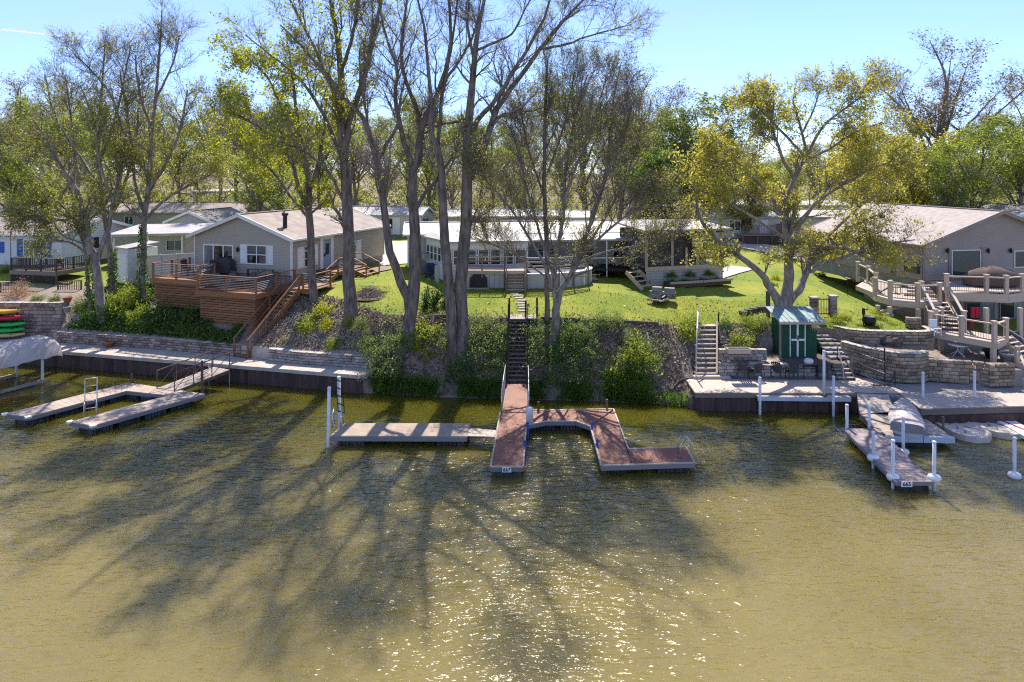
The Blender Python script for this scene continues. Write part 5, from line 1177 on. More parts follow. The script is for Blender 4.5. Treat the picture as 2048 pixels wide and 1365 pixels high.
for s in (-.22, .22):
    q = p + Vector((.0, s, 0)); m.tube([q+Vector((-.28,0,0)), q+Vector((-.28,0,.5)), q+Vector((-.16,0,.72)), q+Vector((.05,0,.74)), q+Vector((.22,0,.55)), q+Vector((.27,0,.2)), q+Vector((.27,0,-.6))], .028, 7)
part('ladder', m, M['chrome'], rd, True)
# tan dock with the white poles
td = thing('floating_dock', 'tan carpeted floating dock with two white poles left of the red dock', 'dock', (*xy(800, 860, 0), 0))
z = .5
q1, q2, q3, q4 = xy(660.5, 872, z), xy(933, 873, z), xy(940.5, 846.6, z), xy(690, 846.6, z)
part('decking', boards(Vector((*q1, z)), Vector((*q2, z)), Vector((*q3, z)), Vector((*q4, z)), 1.1, .02), M['docktan'], td, kind='stuff')
fascia(td, (q1, q2, q3, q4), z, M['fascia'], .2, .05, True, .03)
floats(td, mid(q1, q4), (mid(q1,q4)[0]+1.5, mid(q1,q4)[1]), 1.2, 1, .2, .42); floats(td, (mid(q2,q3)[0]-1.5, mid(q2,q3)[1]), mid(q2, q3), 1.2, 1, .2, .42)
for (px, yb, yt, top) in ((656.5, 872, 777, None), (679, 846, 756, None)):
    p = P(px, yb, z); q = Q(px + (2 if px < 670 else -1.5), yt, p.y); part('pole', MB().tube([(p.x, p.y, -.9), (p.x, p.y, z), tuple(q)], .075, 10), M['whitegrey'], td, True)
    part('pole_cap', MB().lathe([(.085,0),(.085,.05),(.03,.08)], (q.x, q.y, q.z), 10), M['white'], td)
p = P(684, 846, z)
m = MB()
for s in (-.14, .14): m.tube([(p.x+s, p.y-.12, z+.55), (p.x+s-.12, p.y-.1, z+2.1)], .022, 5)
for k in range(5): t_ = k/4; m.tube([(p.x-.14-.12*t_, p.y-.12, z+.6+1.45*t_), (p.x+.14-.12*t_, p.y-.12, z+.5+1.45*t_)], .025, 5)
part('ladder', m, M['black'], td)
ladder(td, (p.x-.1, p.y-.35, z), (0, 1), .35, .4, M['chrome'], 'ladder_bracket')
pk = thing('plank', 'single tan boarding plank bridging the tan dock and the red dock', 'plank', (*xy(965, 862, .48), .45))
part('board', boards(P(934,872,.48), P(990,874,.5), P(994,861,.5), P(940,856,.48), .3), M['palewood'], pk); stick('cleat', pk, P(934,864,.42), P(937,858,.42), .1, .06, M['oldwood']); 

# ------------------------------------------------------------------ lawn things
bn = thing('trash_bin', 'navy wheeled trash bin beside the sunroom of the middle house', 'bin', (*P(860, 557, 4.4)[:],))
p = P(860, 557, 4.4); BM = Matrix.Translation(p) @ Matrix.Rotation(R(15), 4, 'Z')
part('bin_body', MB(BM).add([(-.24,-.26,.05),(.24,-.26,.05),(.24,.26,.05),(-.24,.26,.05),(-.32,-.36,1.0),(.32,-.36,1.0),(.32,.36,1.0),(-.32,.36,1.0)], [(3,2,1,0),(4,5,6,7),(0,1,5,4),(1,2,6,5),(2,3,7,6),(3,0,4,7)]), M['navy'], bn)
part('lid', MB(BM).hexa([(-.34,-.4,1.003),(.34,-.4,1.003),(.34,.36,1.003),(-.34,.36,1.003),(-.3,-.36,1.07),(.3,-.36,1.07),(.3,.36,1.1),(-.3,.36,1.1)]), M['navy'], bn)
for s in (-.27, .27): part('wheel', MB(BM @ Matrix.Translation((s, .32, .11)) @ Matrix.Rotation(R(90),4,'Y')).lathe([(.11,-.03),(.11,.03)], (0,0,0), 10), M['black'], bn)
p = P(874, 565, 4.4); ub = thing('utility_pedestal', 'pale grey utility pedestal right of the navy trash bin', 'utility box', tuple(p))
part('cabinet', MB().box(p.x-.15, p.x+.15, p.y-.12, p.y+.12, p.z-.1, p.z+1.12), M['siding_grey'], ub); part('cap', MB().hexa([(p.x-.18,p.y-.15,p.z+1.123),(p.x+.18,p.y-.15,p.z+1.123),(p.x+.18,p.y+.15,p.z+1.123),(p.x-.18,p.y+.15,p.z+1.123),(p.x-.12,p.y-.1,p.z+1.2),(p.x+.12,p.y-.1,p.z+1.2),(p.x+.12,p.y+.1,p.z+1.2),(p.x-.12,p.y+.1,p.z+1.2)]), M['siding_grey'], ub)
p = P(739, 592, 4.05); bp_ = thing('brush_pile', 'round heap of cut brush and sticks on the lawn edge', 'brush pile', tuple(p))
part('ash_base', MB().lathe([(1.5,0),(1.3,.06),(.4,.1)], (p.x, p.y, p.z - .03), 16), M['mulch'], bp_)
m = MB(); rg = random.Random(4)
for k in range(170):
    a = rg.uniform(0, 6.28); r0 = rg.uniform(.2, 1.25); h0 = max(.05, .62 * (1 - r0 / 1.4)) * rg.uniform(.3, 1.15); c = p + Vector((math.cos(a)*r0*.85, math.sin(a)*r0*.85, h0)); b_ = rg.uniform(0, 6.28); l_ = rg.uniform(.35, .95); t_ = rg.uniform(-.35, .45)
    m.tube([c - Vector((math.cos(b_)*l_*.5, math.sin(b_)*l_*.5, t_*.3)), c + Vector((0,0,.04)), c + Vector((math.cos(b_)*l_*.5, math.sin(b_)*l_*.5, t_*.3))], rg.uniform(.009, .026), 4)
part('sticks', m, M['twig'], bp_, kind='stuff')
# stepping stones from the pool steps to the bank stairs
ORD = ['nearest the pool steps', 'second from the pool steps', 'third from the pool steps', 'fourth from the pool steps', 'fourth from the bank stairs', 'third from the bank stairs', 'second from the bank stairs', 'nearest the bank stairs']
for k, (px, py) in enumerate(((1029,588),(1034,592),(1038,597),(1043,602),(1043,607.5),(1044,612),(1046,617),(1045,623))):
    p = onray(px, py); s = MB(Matrix.Translation(p) @ Matrix.Rotation(random.uniform(-.2,.2), 4, 'Z')).box(-.26, .26, -.16, .16, -.05, .045)
    solo('stepping_stone', s, M['stone_cap'], 'pale stepping stone in the lawn path, ' + ORD[k], 'stepping stone', 'stepping stones from the pool steps to the bank stairs')
# fire pit with low block seat wall
p = P(1325, 598, 4.05); fp = thing('fire_pit', 'stone fire pit with a low curved block seat on the lawn', 'fire pit', tuple(p))
for k in range(7): a = R(12) + k * R(24); q = p + Vector((math.cos(a)*.85+.05, math.sin(a)*.55+.1, 0)); 
wallblocks(fp, [(p.x-.75,p.y+.55),(p.x-.3,p.y+.35),(p.x+.3,p.y+.12),(p.x+.85,p.y-.05)], p.z-.05, p.z+.42, .16, .34, .3, M['stone_grey'])
bx('seat_block', fp, (p.x-.25, p.y+.45, p.z+.56), (.62,.4,.26), R(-20), M['fascia']); bx('seat_block', fp, (p.x+.5, p.y+.2, p.z+.55), (.62,.4,.24), R(-20), M['fascia'])
rg = random.Random(9)
for k in range(22):
    a = rg.uniform(0, 6.28); q = p + Vector((-.25+math.cos(a)*rg.uniform(.55,.75), -.3+math.sin(a)*rg.uniform(.3,.45), .02)); part('stone', MB().blob(q, rg.uniform(.08,.14), rg.uniform(.08,.13), rg.uniform(.06,.1), 6, 4, .2, k), M['rockpale'], fp)
part('ash', MB().lathe([(.55,0),(.5,.03)], (p.x-.25, p.y-.3, p.z-.02), 14), M['black'], fp); part('log', MB().tube([(p.x-.1,p.y-.35,p.z+.08),(p.x+.15,p.y-.15,p.z+.2)], .09, 7), M['black'], fp)
# timber edging along the top of the bank
te = thing('timber_edging', 'dark landscape timber edging along the lawn above the bank', 'edging', (5, 39.5, 3.6))
for x0, x1 in ((-4.6,-3.1), (1.7,3.4), (3.45,5.2), (5.25,7.0), (7.05,8.6)):
    a, b_ = Vector((x0, prof(x0)[5][0]-.05, prof(x0)[5][1]+.02)), Vector((x1, prof(x1)[5][0]-.05, prof(x1)[5][1]+.02)); stick('timber', te, a, b_, .14, .22, M['darkwood'])
p = onray(1294, 672); q = onray(1303, 706); pi = thing('drain_pipe', 'pale drain pipe lying on the bare part of the bank', 'pipe', tuple(p))
part('pipe', MB().tube([p + up*.12, q + up*.1], .07, 8), M['greypot'], pi); part('coupling', MB().tube([p + up*.14, p.lerp(q, .08) + up*.135], .085, 8), M['greypot'], pi)

# ------------------------------------------------------------------ middle house with sunroom, pool and covered porch
O3 = (-8.0, 51.6, 4.4); rz3 = R(7)
mh = thing('mobile_home', 'long grey house with a white roof behind the round pool and sunroom', 'house', O3, rz3)
WM3 = Matrix.Translation(Vector(O3)) @ Matrix.Rotation(rz3, 4, 'Z')
W3 = house(mh, O3, rz3, 23.5, 5.2, 3.0, .62, 'u', M['siding_grey'], M['roof_white'], M['white'], .5, .2, .35)
for px0, px1, a, b_ in ((1010,1050,487,520),(1075,1110,487,520),(1150,1190,487,520),(1225,1250,485,520)):
    r = rect(W3['f'], px0, a, px1, b_); win(mh, W3['f'], *r, 2, 2)
win(mh, W3['l'], 1.6, 2.6, 1.5, 2.5, 1, 2)
SR = Matrix.Translation((-4.3, 47.4, 4.4)) @ Matrix.Rotation(R(7), 4, 'Z')
sr = thing('sunroom', 'white windowed sunroom with a shed roof at the left end of the middle house', 'sunroom', (-4.3, 47.4, 4.4), R(7))
SL = Matrix.Translation((-6.55, 51.4, 4.4)) @ Matrix.Rotation(math.atan2(47.4-51.4, -4.3+6.55), 4, 'Z'); Ls = math.hypot(4.0, 2.25)
SF = SR
for Mx, ln in ((SL, Ls), (SF, 5.5)):
    part('wall', MB(Mx).box(0, ln, .04, .1, -.6, 2.75), M['siding_white'], sr)
    m = MB(Mx); lap(m, 0, ln, -.3, 1.15, .18); part('siding', m, M['siding_white'], sr, kind='stuff')
    m = MB(Mx).box(0, ln, -.04, .035, 2.35, 2.75); part('header', m, M['white'], sr)
    n = 6
    for k in range(n): x0 = .12 + k * (ln - .2) / n; win(sr, Mx, x0, x0 + (ln - .2) / n - .1, 1.2, 2.33, 1, 2, f=.06)
part('roof', MB().add([tuple(SL @ Vector((-.3,-.3,2.78))), tuple(SF @ Vector((-.25,-.35,2.78))), tuple(SF @ Vector((5.8,-.35,2.78))), tuple(SF @ Vector((5.8,4.4,3.4))), tuple(SL @ Vector((-.3,.6,3.1))),
   tuple(SL @ Vector((-.3,-.3,2.93))), tuple(SF @ Vector((-.25,-.35,2.93))), tuple(SF @ Vector((5.8,-.35,2.93))), tuple(SF @ Vector((5.8,4.4,3.55))), tuple(SL @ Vector((-.3,.6,3.25)))], [(4,3,2,1,0),(5,6,7,8,9),(0,1,6,5),(1,2,7,6),(2,3,8,7),(3,4,9,8),(4,0,5,9)]), M['roof_white'], sr)
p = SL @ Vector((.5,-.25,1.45)); part('window_air_conditioner', MB(SL).box(.2,.85,-.5,-.09,1.22,1.62), M['greypot'], sr)
wb = thing('wooden_landing', 'small wooden landing box under the air conditioner of the sunroom', 'landing', tuple(SL @ Vector((-.6,-.4,0))))
part('decking', boards(SL@Vector((-1.3,-.7,.75)), SL@Vector((.1,-.7,.75)), SL@Vector((.1,.4,.75)), SL@Vector((-1.3,.4,.75))), M['palewood'], wb, kind='stuff')
for k in range(6): stick('slat', wb, SL@Vector((-1.3+k*.25,-.71,.76)), SL@Vector((-1.3+k*.25,-.71,1.65)), .2, .03, M['palewood'], (0,1,0))
for x in (-1.25, .05): stick('post', wb, SL@Vector((x,-.65,-.2)), SL@Vector((x,-.65,1.7)), .09, .09, M['palewood'], (0,1,0))
# above ground pool and its deck
PC = Vector((.9, 48.3, 4.2)); pr_ = 3.9
pool = thing('swimming_pool', 'round white walled above ground pool with a dark blue cover', 'pool', tuple(PC))
n = 48; m = MB(Matrix.Translation(PC)); ring = [(pr_*1.22*math.cos(a), pr_*.78*math.sin(a)) for a in np.linspace(0, 2*math.pi, n, endpoint=False)]
m.add([(x, y, -.2) for x, y in ring] + [(x, y, 1.1) for x, y in ring], [(i, (i+1) % n, n+(i+1) % n, n+i) for i in range(n)]); part('pool_wall', m, M['siding_grey'], pool, True)
m = MB(Matrix.Translation(PC)); inn = [(x*.93, y*.93) for x, y in ring]; out = [(x*1.03, y*1.03) for x, y in ring]
m.add([(x, y, 1.103) for x, y in out] + [(x, y, 1.103) for x, y in inn] + [(x, y, 1.15) for x, y in out] + [(x, y, 1.15) for x, y in inn], [f for i in range(n) for f in ((i,(i+1)%n,2*n+(i+1)%n,2*n+i),(2*n+i,2*n+(i+1)%n,3*n+(i+1)%n,3*n+i),(n+(i+1)%n,n+i,3*n+i,3*n+(i+1)%n))]); part('coping', m, M['white'], pool)
m = MB(Matrix.Translation(PC)); m.add([(x*.96, y*.96, 1.0) for x, y in inn], [tuple(range(n))]); part('cover', m, M['pool'], pool)
for k in range(0, n, 4): x, y = ring[k]; part('upright', MB(Matrix.Translation(PC)).box(x*1.005-.06, x*1.005+.06, y*1.005-.06, y*1.005+.06, -.15, 1.1), M['white'], pool)
pd = thing('pool_deck', 'weathered pool deck with rails and wide front steps beside the white pool', 'deck', (0, 45.6, 4.3))
zz = 5.56
a, b_, c_, d_ = Vector((-3.6,45.35,zz)), Vector((1.0,45.1,zz)), Vector((1.0,46.3,zz)), Vector((-3.6,46.6,zz))
part('decking', boards(a, b_, c_, d_), M['oldwood_w'], pd, kind='stuff'); stick('fascia_board', pd, a - up*.13, b_ - up*.13, .05, .22, M['palewood'])
stairs(pd, Vector((.25,45.05,5.5)), Vector((.25,44.3,4.3)), 1.1, 6, M['oldwood'], M['oldwood'], dep=.22)
for k in range(6): stick('riser', pd, Vector((-.28,45.0-.13*k,5.4-.2*k)), Vector((.78,45.0-.13*k,5.4-.2*k)), .025, .17, M['palewood'])
for x in (-.38, .88):
    stick('stair_rail', pd, Vector((x,45.15,6.5)), Vector((x,44.3,5.25)), .06, .09, M['palewood'])
    for y, z0, z1 in ((45.15,4.2,6.55), (44.3,4.2,5.3)): stick('post', pd, Vector((x,y,z0)), Vector((x,y,z1)), .1, .1, M['oldwood'], (0,1,0))
railing(pd, [Vector((-3.55,45.4,zz)), Vector((-.5,45.2,zz))], .95, .09, M['oldwood'], M['oldwood'], M['oldwood'], 'rails', 1.5, base=1.2)
railing(pd, [Vector((1.0,45.3,zz)), Vector((3.2,45.45,zz)), Vector((5.3,46.6,zz))], .85, .09, M['oldwood'], M['palewood'], M['palewood'], 'rails', 1.5, base=1.2)
for k in range(9): bx('skirt_panel', pd, (-3.35+k*.33, 45.42-.008*k, 4.85), (.31,.03,1.1), R(-3), M['siding_grey'])
p = P(957, 577, 4.35); gg = thing('gas_grill', 'gas grill under a black cover on a pale mat before the pool deck', 'grill', tuple(p))
part('mat', MB().box(p.x-.8,p.x+.75,p.y-.3,p.y+.55,p.z-.03,p.z+.05), M['greypot'], gg)
G = Matrix.Translation(p + Vector((0,.15,.06)))
part('cover', MB(G).add([(-.62,-.27,.03),(.62,-.27,.03),(.62,.27,.03),(-.62,.27,.03),(-.58,-.25,.62),(.58,-.25,.62),(.58,.25,.62),(-.58,.25,.62),(-.25,-.14,.98),(.25,-.14,.98),(.25,.2,.98),(-.25,.2,.98)], [(3,2,1,0),(0,1,5,4),(1,2,6,5),(2,3,7,6),(3,0,4,7),(4,5,9,8),(5,6,10,9),(6,7,11,10),(7,4,8,11),(8,9,10,11)]), M['black'], gg)
part('cover_pleat', MB(G).beam((-.3,-.29,.05),(-.28,-.27,.6),.05,.03).beam((.3,-.29,.05),(.28,-.27,.6),.05,.03), M['darkfab'], gg)
struct('pool_patio', MB().add([tuple(onray(*q)+up*.05) for q in ((1152,566),(1197,562),(1183,548),(1150,550))], [(0,1,2,3)]), M['drive'])
# awning along the front of the middle house
aw = thing('awning', 'long white flat awning on thin posts shading the front of the middle house', 'awning', tuple(WM3 @ Vector((10, -1.5, 2.6))))
part('roof', MB(WM3).hexa([(7.5,-3.0,2.62),(17.6,-3.0,2.62),(17.6,-.05,2.9),(7.5,-.05,2.9),(7.5,-3.0,2.76),(17.6,-3.0,2.76),(17.6,-.05,3.04),(7.5,-.05,3.04)]), M['roof_white'], aw)
for k in range(5): u = 7.7 + k*2.4; stick('post', aw, WM3 @ Vector((u,-2.9,-.1)), WM3 @ Vector((u,-2.9,2.62)), .09, .09, M['white'], (0,1,0))
stick('rail', aw, WM3 @ Vector((7.7,-2.9,1.35)), WM3 @ Vector((17.3,-2.9,1.35)), .05, .08, M['white'])
part('decking', boards(WM3 @ Vector((7.5,-3,.5)), WM3 @ Vector((17.4,-3,.5)), WM3 @ Vector((17.4,-.05,.5)), WM3 @ Vector((7.5,-.05,.5))), M['darkwood'], aw, kind='stuff')
# covered porch
QO = Vector((9.5, 47.6, 4.35)); rq = R(16); QM = Matrix.Translation(QO) @ Matrix.Rotation(rq, 4, 'Z')
def QQ(u, v, z): return QM @ Vector((u, v, z))
po = thing('covered_porch', 'covered porch with pale posts and hanging ferns, right end of the middle house', 'porch', tuple(QO), rq)
part('decking', boards(QQ(0,0,1.1), QQ(6.3,0,1.1), QQ(6.3,4.2,1.1), QQ(0,4.2,1.1)), M['oldwood_w'], po, kind='stuff')
stick('fascia_board', po, QQ(-.05,-.04,.96), QQ(6.35,-.04,.96), .06, .3, M['palewood']); stick('fascia_board', po, QQ(6.37,0,.96), QQ(6.37,4.2,.96), .06, .3, M['palewood'])
m = MB(QM); 
for k in range(6): m.box(.05,6.28,.02+.004*(k%2),.06,-.4+k*.2,-.4+k*.2+.185)
part('skirting', m, M['siding_grey'], po, kind='stuff'); part('skirting_side', MB(QM).box(6.24,6.3,.07,4.2,-.4,.8), M['siding_grey'], po)
for u in (.1, 2.15, 4.2, 6.2): stick('post', po, QQ(u,.1,1.1), QQ(u,.1,3.45), .17, .17, M['palewood'], (0,1,0))
stick('post', po, QQ(6.2,4.0,1.1), QQ(6.2,4.0,3.45), .17, .17, M['palewood'], (0,1,0))
stick('post', po, QQ(3.3,.1,1.1), QQ(3.3,.1,2.4), .15, .15, M['palewood'], (0,1,0))
stick('header_beam', po, QQ(-.1,.1,3.55), QQ(6.4,.1,3.55), .14, .24, M['darkwood'])
part('roof', MB(QM).hexa([(-.4,-.45,3.62),(6.8,-.45,3.62),(6.8,4.6,3.95),(-.4,4.6,3.95),(-.4,-.45,3.76),(6.8,-.45,3.76),(6.8,4.6,4.09),(-.4,4.6,4.09)]), M['roof_white'], po)
stairs(po, QQ(-1.0,.1,.95), QQ(-.4,-1.3,-.1), 1.3, 4, M['palewood'], M['palewood'])
part('back_wall', MB(QM).box(0,6.2,4.21,4.3,1.0,3.6), M['darkwood'], po)
part('screen', MB(QM).box(.2,3.2,.16,.18,1.15,3.4), M['darkfab'], po)
part('side_screen', MB(QM).box(.05,.07,.2,4.1,1.15,3.4), M['darkfab'], po)
pc = thing('porch_sofa', 'dark covered sofa on the right half of the covered porch', 'sofa', tuple(QQ(5.2,2.2,1.1)))
part('seat', MB(QM).box(4.3,6.0,1.8,2.7,1.12,1.6), M['black'], pc); part('backrest', MB(QM).box(4.3,6.0,2.703,2.9,1.12,2.05), M['black'], pc); part('armrest', MB(QM).box(4.1,4.297,1.8,2.9,1.12,1.8), M['black'], pc)
g = thing('covered_grill', 'tall dark covered smoker between the two right porch posts', 'grill', tuple(QQ(3.8,1.2,1.1))); part('cover', MB(QM).lathe([(.38,1.11),(.36,1.9),(.3,2.15),(.08,2.25)], (3.75,1.1,0), 12), M['darkfab'], g); part('base_ring', MB(QM).lathe([(.42,1.102),(.42,1.2)], (3.75,1.1,0), 12), M['black'], g)
be = thing('flower_bed', 'timber edged flower bed along the foot of the covered porch', 'flower bed', tuple(QQ(4,-.8,0)))
stick('timber', be, QQ(1.4,-1.0,.06), QQ(4.0,-.95,.06), .13, .16, M['palewood']); stick('timber', be, QQ(4.05,-.95,.06), QQ(6.7,-.6,.06), .13, .16, M['palewood'])
part('soil', MB(QM).prism([(1.4,-.95),(6.6,-.55),(6.5,-.02),(1.4,-.02)], -.3, .05), M['mulch'], be)
# paths and drives
def sheet(name, pts, mat, dz=.03, n=14):       # a thin paved sheet following the ground between two pixel edges
    L_, R_ = pts; m = MB(); a = [onray(*p) for p in L_]; b_ = [onray(*p) for p in R_]
    def interp(P_, t_): s = t_ * (len(P_) - 1); i = min(int(s), len(P_) - 2); return P_[i].lerp(P_[i+1], s - i)
    K = 8
    for i in range(n + 1):
        for j in range(K + 1): q = interp(a, i/n).lerp(interp(b_, i/n), j/K); m.v.append(Vector((q.x, q.y, ground(q.x, q.y) + .045 + dz)))
    m.f = [(i*(K+1)+j, i*(K+1)+j+1, (i+1)*(K+1)+j+1, (i+1)*(K+1)+j) for i in range(n) for j in range(K)]
    return struct(name, m, mat, True)
sheet('driveway', ([(758,533),(757,500),(756,484)], [(838,528),(832,500),(826,484)]), M['drive'])
sheet('garden_path', ([(640,560),(690,545),(735,540),(770,533)], [(640,566),(700,556),(745,548),(785,540)]), M['gravel'])
sheet('driveway', ([(1440,484),(1480,497),(1560,512),(1640,535),(1690,556),(1735,585)], [(1470,479),(1530,490),(1620,505),(1670,520),(1700,540),(1745,570)]), M['drive'])
sheet('gravel_pad', ([(1442,560),(1440,545),(1436,535)], [(1510,540),(1480,535),(1450,532)]), M['drive'])
sheet('far_road', ([(900,470),(1100,467),(1400,467),(1700,470)], [(900,462),(1100,460),(1400,460),(1700,462)]), M['drive'], .02, 30)
# ------------------------------------------------------------------ RIGHT: wood topped seawall, stairs, shed, terraces
rs_ = thing('seawall', 'sheet pile seawall under the pale plank walkway on the right bank', 'seawall', (13, 34.3, 0))
sheetpile(rs_, [(9.45,36.4),(9.42,34.28),(13.6,34.24),(19.2,34.0)], -1.2, .78, M['steel'])
sheetpile(rs_, [(19.45,33.9),(19.55,31.95),(23.6,32.1),(34,33.0)], -1.2, .62, M['steel'])
wk = thing('boardwalk', 'pale plank walkway along the right seawall below the block wall', 'boardwalk', (13.5, 35.3, .95))
k1, k2, k3, k4 = Vector((9.35,34.2,.96)), Vector((17.5,34.15,.96)), Vector((17.5,36.2,.96)), Vector((9.45,36.4,.96))
part('decking', boards(k1, k2, k3, k4, .15), M['trex_w'], wk, kind='stuff')
m2 = boards(Vector((17.52,34.3,.97)), Vector((20.2,34.0,.97)), Vector((19.4,36.6,.97)), Vector((17.52,36.6,.97)), .15); part('side_decking', m2, M['trex_w'], wk, kind='stuff')
for a, b_ in ((k1, k2), (k4, k1)): stick('fascia_board', wk, a - up*.13 - Vector((0,.03,0)), b_ - up*.13 - Vector((0,.03,0)), .06, .24, M['oldwood'])
p1_, p2_ = P(1515,793,.86), P(1702,795,.86)
part('lower_step', boards(p1_, p2_, p2_ + Vector((0,.5,0)), p1_ + Vector((0,.5,0)), .16), M['trex_w'], wk, kind='stuff'); stick('step_fascia', wk, p1_ - up*.12, p2_ - up*.12, .05, .2, M['siding_blue'])
rdk = thing('boardwalk', 'wide tan plank terrace at the water edge on the far right', 'boardwalk', (24, 33.5, .9))
r1, r2, r3, r4 = Vector((19.45,31.9,.95)), Vector((36,33.1,.95)), Vector((36,34.8,.95)), Vector((19.7,34.0,.95))
part('decking', boards(r1, r2, r3, r4, .15), M['trex_w'], rdk, kind='stuff')
for a, b_ in ((r1, r2), (r4, r1)): stick('fascia_board', rdk, a - up*.16 - Vector((0,.03,0)), b_ - up*.16 - Vector((0,.03,0)), .06, .28, M['oldwood'])
# block stairs with pipe rail
gs = thing('garden_stairs', 'block garden stairs with a pale pipe handrail at the left end of the walkway', 'stairs', (10.5, 38, 2))
tp, bt = P(1413, 647, 3.2), P(1411, 751, 1.05)
for k in range(11):
    q = bt.lerp(tp, (k + .5) / 11); w_ = 1.02 if k > 1 else 1.2
    for j in range(3): block(gs, (q.x - w_/2 + w_/3*(j+.5), q.y + .1, q.z - .1), (w_/3 - .01, .36, .15), 0, M['stone_grey'], 'riser_block')
    bx('tread', gs, (q.x, q.y + .02, q.z + .0), (w_ + .04, .4, .05), 0, M['palewood'])
stick('curb', gs, bt + Vector((.62,0,.1)), tp + Vector((.62,0,.1)), .1, .14, M['palewood'])
hb, ht, hm = P(1389.5, 757, 1.0), Q(1397, 618, 39.6), Q(1390, 725, 36.5)
part('handrail', MB().tube([tuple(Q(1391.5, 722, 36.7)), tuple(Q(1394, 665, 38.2)), tuple(Q(1396.5, 620, 39.6))], .05, 8), M['chrome'], gs, True)
for px, y0, y1, Y in ((1392, 757, 690, 36.5), (1396.5, 665, 618, 39.5)): part('rail_post', MB().tube([tuple(Q(px, y0, Y)), tuple(Q(px, y1, Y))], .035, 6), M['chrome'], gs)
bx('bottom_step', gs, (bt.x + .25, bt.y - .2, 1.02), (2.0, .35, .16), 0, M['palewood'])
lp = onray(1437, 645); solo('marker_post', MB().beam(lp - up*.2, lp + up*.55, .07, .07), M['black'], 'short dark post at the head of the block garden stairs', 'post')
# block walls behind the boardwalk
bw = thing('retaining_wall', 'grey concrete block wall behind the patio table on the right bank', 'retaining wall', (13, 36.7, 1))
wallblocks(bw, [(11.35,36.75),(14.2,36.75)], 1.0, 1.75, .19, .5, .28, M['stone_grey'], None)
wallblocks(bw, [(11.5,37.15),(14.15,37.15)], 1.75, 2.3, .18, .42, .25, M['stone_grey'], M['stone_cap'])
wallblocks(bw, [(14.2,36.72),(17.35,36.72)], 1.0, 1.66, .19, .5, .28, M['stone_grey'], None)
for k in range(7): bx('cap_slab', bw, (14.45+k*.44, 36.8, 1.69), (.42,.4,.06), 0, M['stone_cap'])
pb = thing('planter_box', 'wooden planter box between the block stairs and the leaning tree', 'planter', (11.9, 37.4, 2.3))
c = P(1477, 706, 2.35)
for a, b_ in (((-.62,-.18),(.62,-.18)), ((.62,-.18),(.62,.22)), ((.62,.22),(-.62,.22)), ((-.62,.22),(-.62,-.18))): stick('side_board', pb, c + Vector((*a,.12)), c + Vector((*b_,.12)), .05, .26, M['palewood'])
part('soil', MB().box(c.x-.59,c.x+.59,c.y-.15,c.y+.19,c.z-.1,c.z+.17), M['mulch'], pb)
# green shed on its plank floor
SO = P(1570, 717, 1.72); SX_ = SO.x; ss = thing('garden_shed', 'small dark green shed with white door strips and a teal metal roof', 'shed', tuple(SO))
Z0 = 1.74; x0s, x1s = P(1565,717,Z0).x, P(1637,717,Z0).x; ys = P(1600,715,Z0).y
part('floor', boards(Vector((x0s-.1,ys-1.35,Z0)), Vector((x1s+.9,ys-1.35,Z0)), Vector((x1s+.9,ys+1.3,Z0)), Vector((x0s-.1,ys+1.3,Z0)), .12), M['darkwood'], ss, kind='stuff')
m = MB(); nb = 12
for k in range(nb): a = x0s + (x1s-x0s)*k/nb; m.box(a+.004, x0s+(x1s-x0s)*(k+1)/nb-.004, ys, ys+.03, Z0+.005, Z0+2.0)
part('front_boards', m, M['green_shed'], ss, kind='stuff'); part('wall', MB().box(x0s+.01,x1s-.01,ys+.031,ys+1.4,Z0+.005,Z0+2.0), M['green_shed'], ss)
dx0, dx1 = P(1583,717,Z0).x, P(1613,717,Z0).x; xm = (dx0+dx1)/2
for a, w_ in ((dx0,.05),(xm,.1),(dx1,.05)): stick('door_strip', ss, (a,ys-.02,Z0+.05), (a,ys-.02,Z0+1.9), w_, .03, M['white'], (0,1,0))
stick('door_bar', ss, (xm-.36,ys-.05,Z0+1.0), (xm+.38,ys-.05,Z0+1.0), .03, .11, M['white']); part('latch', MB().box(xm-.03,xm+.03,ys-.075,ys-.066,Z0+.98,Z0+1.25), M['black'], ss)
e1, e2 = x0s-.25, x1s+.35
rm = MB()
for k in range(9):
    a, b_ = e1+(e2-e1)*k/9, e1+(e2-e1)*(k+1)/9; rm.hexa([(a+.01,ys-.35,Z0+2.05),(b_-.01,ys-.35,Z0+2.05),(b_-.01,ys+1.7,Z0+2.5),(a+.01,ys+1.7,Z0+2.5),(a+.01,ys-.35,Z0+2.09),(b_-.01,ys-.35,Z0+2.09),(b_-.01,ys+1.7,Z0+2.54),(a+.01,ys+1.7,Z0+2.54)]); rm.beam((a,ys-.35,Z0+2.1),(a,ys+1.7,Z0+2.55),.04,.05)
part('roof', rm, M['roof_teal'], ss, kind='stuff'); stick('roof_fascia', ss, (e1,ys-.37,Z0+2.0), (e2,ys-.37,Z0+2.0), .04, .12, M['palewood'])
for a in (e1+.1, ): stick('corner_post', ss, (a,ys-.25,Z0-.1), (a,ys-.25,Z0+2.0), .1, .1, M['oldwood'], (0,1,0))
sx, sz = P(1628,651,0), Q(1629,652,ys-.06)
sd = MB(); 
for k in range(12): a = 2*math.pi*k/12; sd.add([(sz.x+math.cos(a-.16)*.14, ys-.04, sz.z+math.sin(a-.16)*.14),(sz.x+math.cos(a+.16)*.14, ys-.04, sz.z+math.sin(a+.16)*.14),(sz.x+math.cos(a+.12)*.36, ys-.09, sz.z+math.sin(a+.12)*.36)], [(0,1,2)])
